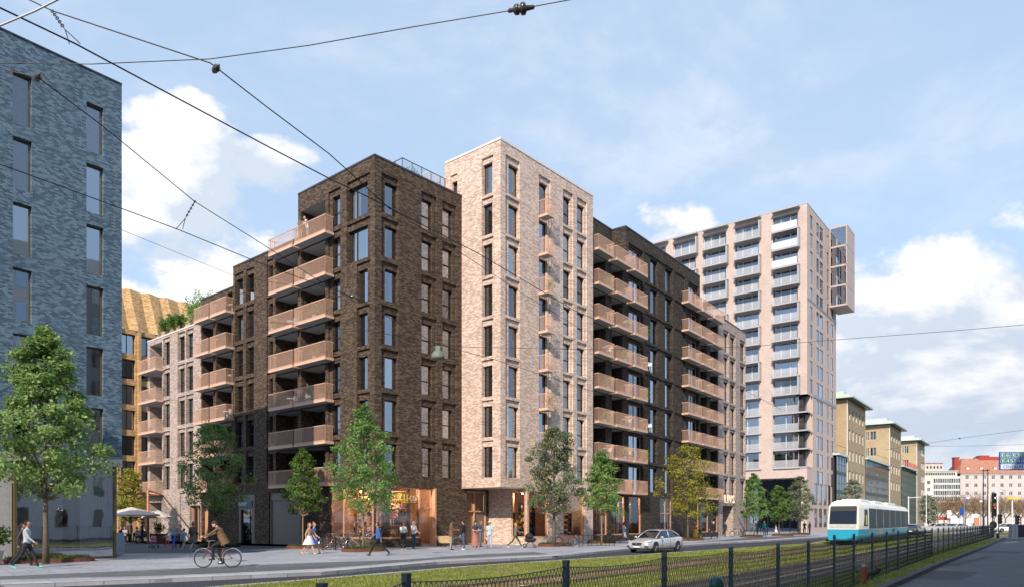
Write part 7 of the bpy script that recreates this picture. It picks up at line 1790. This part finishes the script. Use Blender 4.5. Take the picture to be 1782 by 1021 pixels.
def sidepanel(x0, x1, z0, z1, mat, name, pr=.012, sides=(1, -1), sl=0.):
    for sg in sides:
        q = MB(); vs = []; n = 6
        for i in range(n+1):
            x = x0+(x1-x0)*i/n
            for z in (z0, z1):
                xx = x+(sl if (i == 0 and z == z1) else 0); wv = np.interp(z, zl, wl)*wsc(xx)+pr; vs.append((-xx-xf(z)*max(0, 1-xx/3), sg*wv, z))
        q.add(vs, [(2*i, 2*i+2, 2*i+3, 2*i+1) for i in range(n)]); o = q.build(name, mat, tr_)
    return o
sidepanel(1.25, 2.35, 1.35, 2.62, M['tramdark'], 'cab_window', sl=.35); sidepanel(1.75, 2.1, 1.45, 2.2, M['hivis'], 'driver_vest', .018)
for i in range(7):
    x0 = 2.9+i*3.42; sidepanel(x0, x0+3.25, 1.15, 2.72, M['tramdark'], 'side_window')
for x in (2.80, 9.5, 6.05, 6.3, 12.8, 13.1, 19.8, 20.1, 16.4, 23.2): sidepanel(x, x+.07, .35, 3.1, M['cream_t'], 'door_post', .02)
M['poster'] = plain('orange poster', (.65, .25, .08), .6, 0, .25, 3); sidepanel(7.2, 8.6, .42, 1.08, M['poster'], 'poster', .02)
sidepanel(14.6, 15.8, .42, 1.1, M['darktrim'], 'service_panel', .02)
q = MB(); q.box(-26.5, -.6, -1.0, 1.0, .0, .3); q.build('bogie_skirt', M['black'], tr_)
q = MB(); q.box(-6.5, -3.2, -.7, .7, 3.28, 3.45); q.box(-13, -9.5, -.7, .7, 3.28, 3.45); q.box(-21, -16, -.7, .7, 3.28, 3.45); q.build('roof_unit', M['cream_t'], tr_)
q = MB()
for i in range(7): x = -.9-i*.0; 
q.box(-26.9, -.5, -1.31, -1.30, .2, .32); q.box(-26.9, -.5, 1.30, 1.31, .2, .32); q.build('side_skirt', M['black'], tr_)
for x in (-2.6, -4.4, -13.0, -14.8, -23, -24.8):
    for sg in (1, -1): q = MB(); q.lathe([(.3, sg*.62), (.3, sg*.75)] if sg > 0 else [(.3, -.75), (.3, -.62)], 20, (x, 0, .32), ax='y'); q.build('wheel', M['blackmetal'], tr_)
xm = lambda Y: (XA(Y)+XB(Y))/2
y0t = 53.5; tdir = Vector((xm(y0t+22)-xm(y0t), 22)).normalized()
p = Vector((P(1466.5, y0t).x, y0t)); put(tr_, (p.x, p.y, .07), math.atan2(-tdir.y, -tdir.x))

# ================================================================ overhead wires
M['wirem'] = plain('overhead wire', (.02, .022, .025), .5, .5); M['wirep'] = plain('pale span wire', (.55, .56, .60), .5)
def wire(pts, r, label, mat='wirem', name='overhead_wire', group='overhead tram wires'):
    vs = []
    P3 = [PZ(x, y, z) for x, y, z in pts]
    out = []
    for i in range(len(P3)-1):
        for k in range(6): out.append(P3[i].lerp(P3[i+1], k/6))
    out.append(P3[-1]); m = MB(); m.tube(out, r, 5); o = m.build(name, M[mat]); return tag(o, label, 'wire', group), P3
ZW = 7.2
wire([(-90, -45, 8.6), (51, 0, 8.3), (90.7, 19, 8.2), (366, 110, 7.8), (460, 183, 7.6), (573, 268, 7.4), (680, 365, 7.2)], .0085, 'upper dark wire from the top left to the node above the corner block')
wire([(-80, -30, 7.0), (0, 14, 7.0), (130, 76, 7.0), (460, 252, 7.1), (573, 311, 7.15), (680, 362, 7.2)], .0095, 'thick dark wire below the upper one, crossing to the same node')
wire([(-60, 112, 7.6), (0, 120, 7.6), (66, 135, 7.5), (178, 219, 7.4), (339, 351, 7.3), (460, 427, 7.25), (562, 493, 7.2), (612, 516, 7.2)], .0075, 'dark wire from the left insulator down to the second node')
wire([(-60, 262, 7.0), (0, 286, 7.0), (214, 364, 7.1), (311, 400, 7.15), (450, 457, 7.2), (603, 513, 7.2)], .0085, 'dark wire across the blue grey block to the second node')
wire([(-60, 110, 8.0), (160, 112, 8.0), (366, 103, 7.9), (540, 79, 7.9), (720, 47, 7.9), (905, 16, 7.9), (1003, -2, 8.0)], .006, 'thin span wire rising to the right through two insulators')
wire([(211, 400, 7.4), (402, 478, 7.3), (612, 516, 7.2)], .004, 'faint thin wire below the others left of the corner block')
wire([(680, 363, 7.2), (830, 440, 7.2), (1000, 540, 7.2), (1130, 598, 7.2), (1260, 660, 7.2), (1360, 712, 7.2)], .0085, 'dark contact wire running from first node along the street')
wire([(612, 516, 7.2), (760, 598, 7.2), (870, 628, 7.2), (1060, 690, 7.2)], .0085, 'dark contact wire from the second node across the pale block')
wire([(470, 560, 7.5), (640, 575, 7.4), (800, 603, 7.3), (1041, 608, 7.3), (1296, 603, 7.3), (1450, 591, 7.3), (1660, 575, 7.3), (1800, 563, 7.3)], .007, 'long span wire crossing the picture above the tram')
wire([(680, 363, 7.2), (790, 432, 7.2), (905, 508, 7.25), (1010, 572, 7.3)], .006, 'short feeder wire parallel to the contact wire')
wire([(1540, 782, 9.0), (1670, 762, 9.0), (1800, 745, 9.2)], .012, 'thin far wire over the office roofs'); wire([(1600, 776, 8.2), (1700, 775, 8.2), (1800, 772, 8.2)], .010, 'second far wire just below the first')
wire([(-30, 55, 6.5), (0, 45, 6.5), (60, 20, 6.6), (100, 0, 6.7), (140, -18, 6.8)], .010, 'pale cable crossing the top left corner', 'wirep')
# insulators, droppers
M['insul'] = plain('brown glazed insulator', (.05, .035, .035), .25, 0, .1, coat=.7)
def insulator(px, py, z, label, s=1., ang=0.):
    p = PZ(px, py, z); r = thing('insulator', tuple(p), ang, label, 'insulator', 'insulators on overhead wires'); r.matrix_basis = r.matrix_basis @ Matrix.Scale(s, 4)
    m = MB(); m.lathe([(.012, -.20), (.03, -.17), (.03, -.12), (.07, -.10), (.075, -.04), (.045, -.02), (.085, .0), (.085, .06), (.04, .08), (.03, .16), (.012, .20)], 14, ax='x'); m.build('body', M['insul'], r, wm_of(r), smooth=True)
    m = MB(); m.ring((-.17, 0, 0), .03, .009, 12, 5); m.ring((.17, 0, 0), .03, .009, 12, 5); m.build('shackle', M['blackmetal'], r, wm_of(r)); return r
insulator(907, 16, 7.9, 'large double insulator on span wire at the top', .8, -.2); insulator(376, 120, 7.7, 'insulator hanging where two wires cross, left of centre', .55, -.8); insulator(66, 135, 7.5, 'insulator in front of the blue grey block', .55, -.8)
insulator(612, 516, 7.2, 'small insulator at the second node on the dark corner block', .5, -.6); insulator(1670, 762, 9.0, 'tiny far insulator over the office roofs', .7)
for i, (a, b, lb) in enumerate((((91, 20, 8.2), (130, 76, 7.0), 'chain dropper between the two wires at the top left'), ((339, 351, 7.3), (312, 399, 7.15), 'v shaped dropper between wires over the clouds'))):
    p, q = PZ(*a), PZ(*b); m = MB(); m.tube([p, p.lerp(q, .6)], .006, 5); m.tube([p.lerp(q, .6), q+Vector((.06, 0, 0))], .006, 5); m.tube([p.lerp(q, .6), q-Vector((.06, 0, 0))], .006, 5)
    for k in range(5): c = p.lerp(q, .12*k); m.ring(tuple(c), .018, .006, 8, 4)
    tag(m.build('dropper', M['blackmetal']), lb, 'dropper', 'wire droppers')
# hanging street lamp
p = PZ(762, 604, 7.35); r = thing('hanging_lamp', tuple(p), 0, 'grey bell shaped street lamp hanging on wires before dark corner block', 'street lamp')
Sc = Matrix.Scale(p.y/20*1.0, 4); Wm = wm_of(r) @ Sc
m = MB(); m.lathe([(.19, -.33), (.185, -.25), (.15, -.15), (.09, -.09), (.05, -.07)], 20); M['lampgrey'] = plain('grey green lamp shade', (.16, .18, .16), .6); m.build('shade', M['lampgrey'], r, Wm, smooth=True)
m = MB(); m.box(-.06, .06, -.03, .03, -.07, .04); m.tube([(-.14, 0, .02), (.14, 0, .02)], .012, 5); m.ring((-.1, 0, -.02), .035, .008, 10, 4); m.ring((.1, 0, -.02), .035, .008, 10, 4); m.build('bracket', M['lampgrey'], r, Wm)

# ================================================================ signs, signals, masts on the right
M['signblue2'] = plain('motorway sign blue', (.01, .07, .36), .5); M['signgreen'] = plain('sign green', (.005, .19, .08), .5); M['signwhite'] = plain('sign white', (.62, .68, .76), .5)
Ys_ = 60.; a0 = P(1739, Ys_); w_s = 47/FPX*Ys_; z1s, z0s = Zat(785.5, Ys_), Zat(817, Ys_); Hs = z1s-z0s
r = thing('road_sign', (a0.x, a0.y, z0s), 0, 'blue overhead road sign reading E6 E20 E45 40 CENTRUM', 'road sign')
m = MB(); m.box(0, w_s, 0, .06, 0, Hs); m.build('panel', M['signblue2'], r, wm_of(r))
def lab(txt, x0, x1, z0, z1, bgm, tmat, frame=True):
    x0, x1, z0, z1 = x0*w_s, x1*w_s, z0*Hs, z1*Hs; q = MB(); 
    if frame: q.box(x0, x1, -.012, -.002, z0, z1, 0)
    q.box(x0+.03, x1-.03, -.02, -.012, z0+.03, z1-.03, 1); fo = q.build('field', [M['signwhite'], M[bgm]], r, wm_of(r))
    tm = text_mesh(txt, 1., .004); vx = [v.co.x for v in tm.vertices]; vy = [v.co.y for v in tm.vertices]
    hh = (z1-z0)*.58; ww = (x1-x0)*.80; tm.transform(Matrix.Diagonal((ww/(max(vx)-min(vx)), hh/(max(vy)-min(vy)), 1, 1)) @ Matrix.Translation((-min(vx), -min(vy), 0))); tm.materials.clear(); tm.materials.append(M[tmat])
    link('lettering', tm, fo, wm_of(r) @ Matrix.Translation((x0+(x1-x0)*.10, -.027, z0+(z1-z0)*.21)) @ TXT)
lab('E6', .05, .42, .69, .95, 'signgreen', 'signwhite'); lab('E20', .46, .95, .69, .95, 'signgreen', 'signwhite'); lab('E45', .05, .56, .37, .63, 'signgreen', 'signwhite'); lab('40', .60, .95, .37, .63, 'signblue2', 'signwhite'); lab('CENTRUM', .05, .95, .05, .32, 'signwhite', 'signblue2')
m = MB(); m.tube([(w_s*.3, .15, Hs*.2), (w_s+2.6, .15, Hs*.2)], .06, 8); m.tube([(w_s*.3, .15, Hs*.8), (w_s+2.6, .15, Hs*.8)], .06, 8); m.tube([(w_s+2.6, .15, -z0s-.1), (w_s+2.6, .15, Hs+.2)], .14, 10); m.build('gantry_pole', M['grey'], r, wm_of(r))
def signal(px, Y, ztop, label, lit='red', heads=2, disc=False):
    p = P(px, Y); r = thing('traffic_light', (p.x, p.y, -.05), 0, label, 'traffic light', 'traffic lights'); W_ = wm_of(r)
    m = MB(); m.lathe([(.06, 0), (.055, ztop-.2)], 10); m.build('pole', M['blackmetal'], r, W_)
    for h in range(heads):
        zt_ = ztop-1.45*h; m = MB(); m.box(-.17, .17, -.30, -.06, zt_-1.15, zt_); hd_ = m.build('signal_head', M['black'], r, W_)
        for k in range(3):
            on = (h == heads-1 and k == 0 and lit == 'red') or (h == 0 and heads > 1 and k == 1)
            q = MB(); q.lathe([(.10, -.34), (.10, -.31)], 14, (0, 0, zt_-.2-.36*k), ax='y'); q.build('lens', (M['litred'] if h == heads-1 else M['litwhite']) if on else M['darklens'], hd_, W_)
            q = MB(); q.tube([(0, -.30, zt_-.2-.36*k+.0), (0, -.50, zt_-.2-.36*k+.02)], .13, 12, caps=False); q.build('visor', M['black'], hd_, W_)
    if disc: q = MB(); q.lathe([(.42, -.10), (.42, -.06)], 24, (0, 0, ztop-3.55), ax='y'); q.build('round_sign', M['blackmetal'], r, W_)
    return r
M['litred'] = plain('lit red lens', (.8, .05, .02), .3, emit=(1, .05, .02), est=3.); M['litwhite'] = plain('lit white lens', (.8, .8, .8), .3, emit=(1, 1, 1), est=1.5); M['darklens'] = plain('unlit lens', (.03, .03, .03), .3)
signal(1727.5, 80, 5.0, 'double headed tram signal with a red light at the end of mesh fence', disc=True); signal(1738, 86, 2.7, 'lower dark traffic light just right of the red signal', 'none', 1); signal(1768, 88, 2.6, 'dark traffic light at the far right by grey cabinet', 'none', 1)
def mast(px, Y, z, mat, label, r_=.09, arm=None, lamp=True):
    p = P(px, Y); r = thing('street_mast', (p.x, p.y, -.05), 0, label, 'mast', 'masts at the end of the street'); m = MB(); m.lathe([(r_, 0), (r_*.6, z)], 10); m.build('pole', M[mat], r, wm_of(r))
    if arm: m = MB(); m.tube([(0, 0, z-.2), (arm, 0, z-.1)], .05, 6); m.build('arm', M[mat], r, wm_of(r))
    if lamp: m = MB(); m.ball((arm or 0, 0, z-.35), .28, 10, 0, 1, 1, .8); m.build('lamp_globe', M['white'], r, wm_of(r))
    return r
mast(1711, 95, Zat(815, 95), 'blackmetal', 'tall dark mast left of the traffic lights', .09, .9, False); mast(1719, 97, Zat(815, 97), 'blackmetal', 'tall dark mast paired with the left one', .09, -.9, False)
mast(1721, 110, Zat(858, 110), 'white', 'white concrete mast behind the red signal', .20, None, False); mast(1736, 115, Zat(856, 115), 'white', 'white mast with a globe lamp right of the red signal', .14, -.6)
mast(1761.5, 108, Zat(866, 108), 'white', 'white mast with a yellow top at the right', .14, None, False); p = P(1761.5, 108); m = MB(); m.box(-.9, .9, -.2, .2, 0, .3)
M['yellowp'] = plain('yellow sign', (.7, .55, .02), .5); yb = m.build('top_box', M['yellowp'], [o for o in COL.objects if o.name.startswith('street_mast')][-1], Matrix.Translation((p.x, p.y, Zat(868, 108))))
mast(1581, 92, Zat(862, 92), 'white', 'white mast with a signal box behind the tram end', .10, 1.6, False); mast(1612, 100, Zat(855, 100), 'white', 'thin white mast beside the silvery tree', .07, .5); mast(1678, 120, Zat(862, 120), 'grey', 'grey lamp mast among the bare trees', .07, .6); mast(1707, 125, Zat(868, 125), 'grey', 'lamp mast with round globe left of the dark masts', .07, None)
mast(1749, 130, Zat(850, 130), 'grey', 'thin grey lamp mast behind the blue sign', .07, -.8)
# boards, kiosk, pale fence at the end of street
for i, (px, Y, w, z0, z1, c, lb) in enumerate(((1659, 150, 1.5, .6, 3.0, 'white', 'white poster board between the bare trunks, left'), (1672, 155, 1.8, .6, 2.6, 'white', 'wide white poster board under the bare trees'), (1687, 150, 1.3, .7, 2.5, 'white', 'white poster board left of the dark masts'), (1697, 145, 1.4, 1.6, 3.4, 'white', 'small raised white sign near the masts'), (1652, 148, .8, 2.6, 4.2, 'white', 'tall narrow white sign among bare trees'), (1674.5, 142, .9, 3.2, 4.6, 'signblue2', 'small blue sign among the bare trees'), (1700, 120, .8, 1.0, 2.6, 'orange', 'small orange sign left of the signal'), (1641, 150, 3.0, 2.2, 2.9, 'redpaint', 'red awning under the bare trees'))):
    p = P(px, Y); r = thing('sign_board', (p.x, p.y, -.1), 0, lb, 'sign', 'boards under the bare trees'); m = MB(); m.box(-w/2, w/2, 0, .12, z0, z1); m.build('panel', M[c], r, wm_of(r)); m = MB(); m.box(-w/2+.05, -w/2+.13, .13, .2, 0, z1); m.box(w/2-.13, w/2-.05, .13, .2, 0, z1); m.build('posts', M['grey'], r, wm_of(r))
r = thing('railing', (*P(1602, 100).to_tuple()[:2], 0), 0, 'pale slatted railing along the far crossing behind the tram end', 'railing'); m = MB(); a, b = P(1600, 98), P(1706, 112); n = 90
for i in range(n): p = a.lerp(b, i/n); m.box(p.x-.035, p.x+.035, p.y-.02, p.y+.02, 0, 1.15)
m.tube([(a.x, a.y, 1.1), (b.x, b.y, 1.1)], .035, 5); m.tube([(a.x, a.y, .2), (b.x, b.y, .2)], .03, 5); m.build('slats', M['lightgrey'], r, Matrix.Identity(4))
for px, Y, w, h, c, lb in ((1766.5, 72, .6, 1.45, 'grey', 'grey utility cabinet at the far right'), (1779, 76, .9, 1.4, 'blackmetal', 'dark cabinet at the right edge of the view')):
    p = P(px, Y); r = thing('utility_cabinet', (p.x, p.y, 0), 0, lb, 'cabinet'); m = MB(); m.box(-w/2, w/2, 0, .5, .1, h); m.build('case', M[c], r, wm_of(r)); m = MB(); m.box(-w/2-.03, w/2+.03, -.04, .54, h, h+.06); m.box(-w/2, w/2, .02, .48, 0, .1); m.build('lid', M['concrete'], r, wm_of(r)); m = MB(); m.box(-.01, .01, -.008, -.002, .15, h-.1); m.build('door_gap', M['darktrim'], r, wm_of(r))
p = P(1752, 76); r = thing('bench', (p.x, p.y, 0), 0, 'dark red bench on the small grass island at the right', 'bench'); m = MB(); m.box(-1.1, 1.1, -.2, .2, .42, .50); m.build('seat', M['redpaint'], r, wm_of(r)); m = MB(); m.box(-1, -.9, -.15, .15, 0, .42); m.build('leg', M['blackmetal'], r, wm_of(r)); m = MB(); m.box(.9, 1, -.15, .15, 0, .42); m.build('leg', M['blackmetal'], r, wm_of(r))
for nm in ('AR', 'AL'): pass
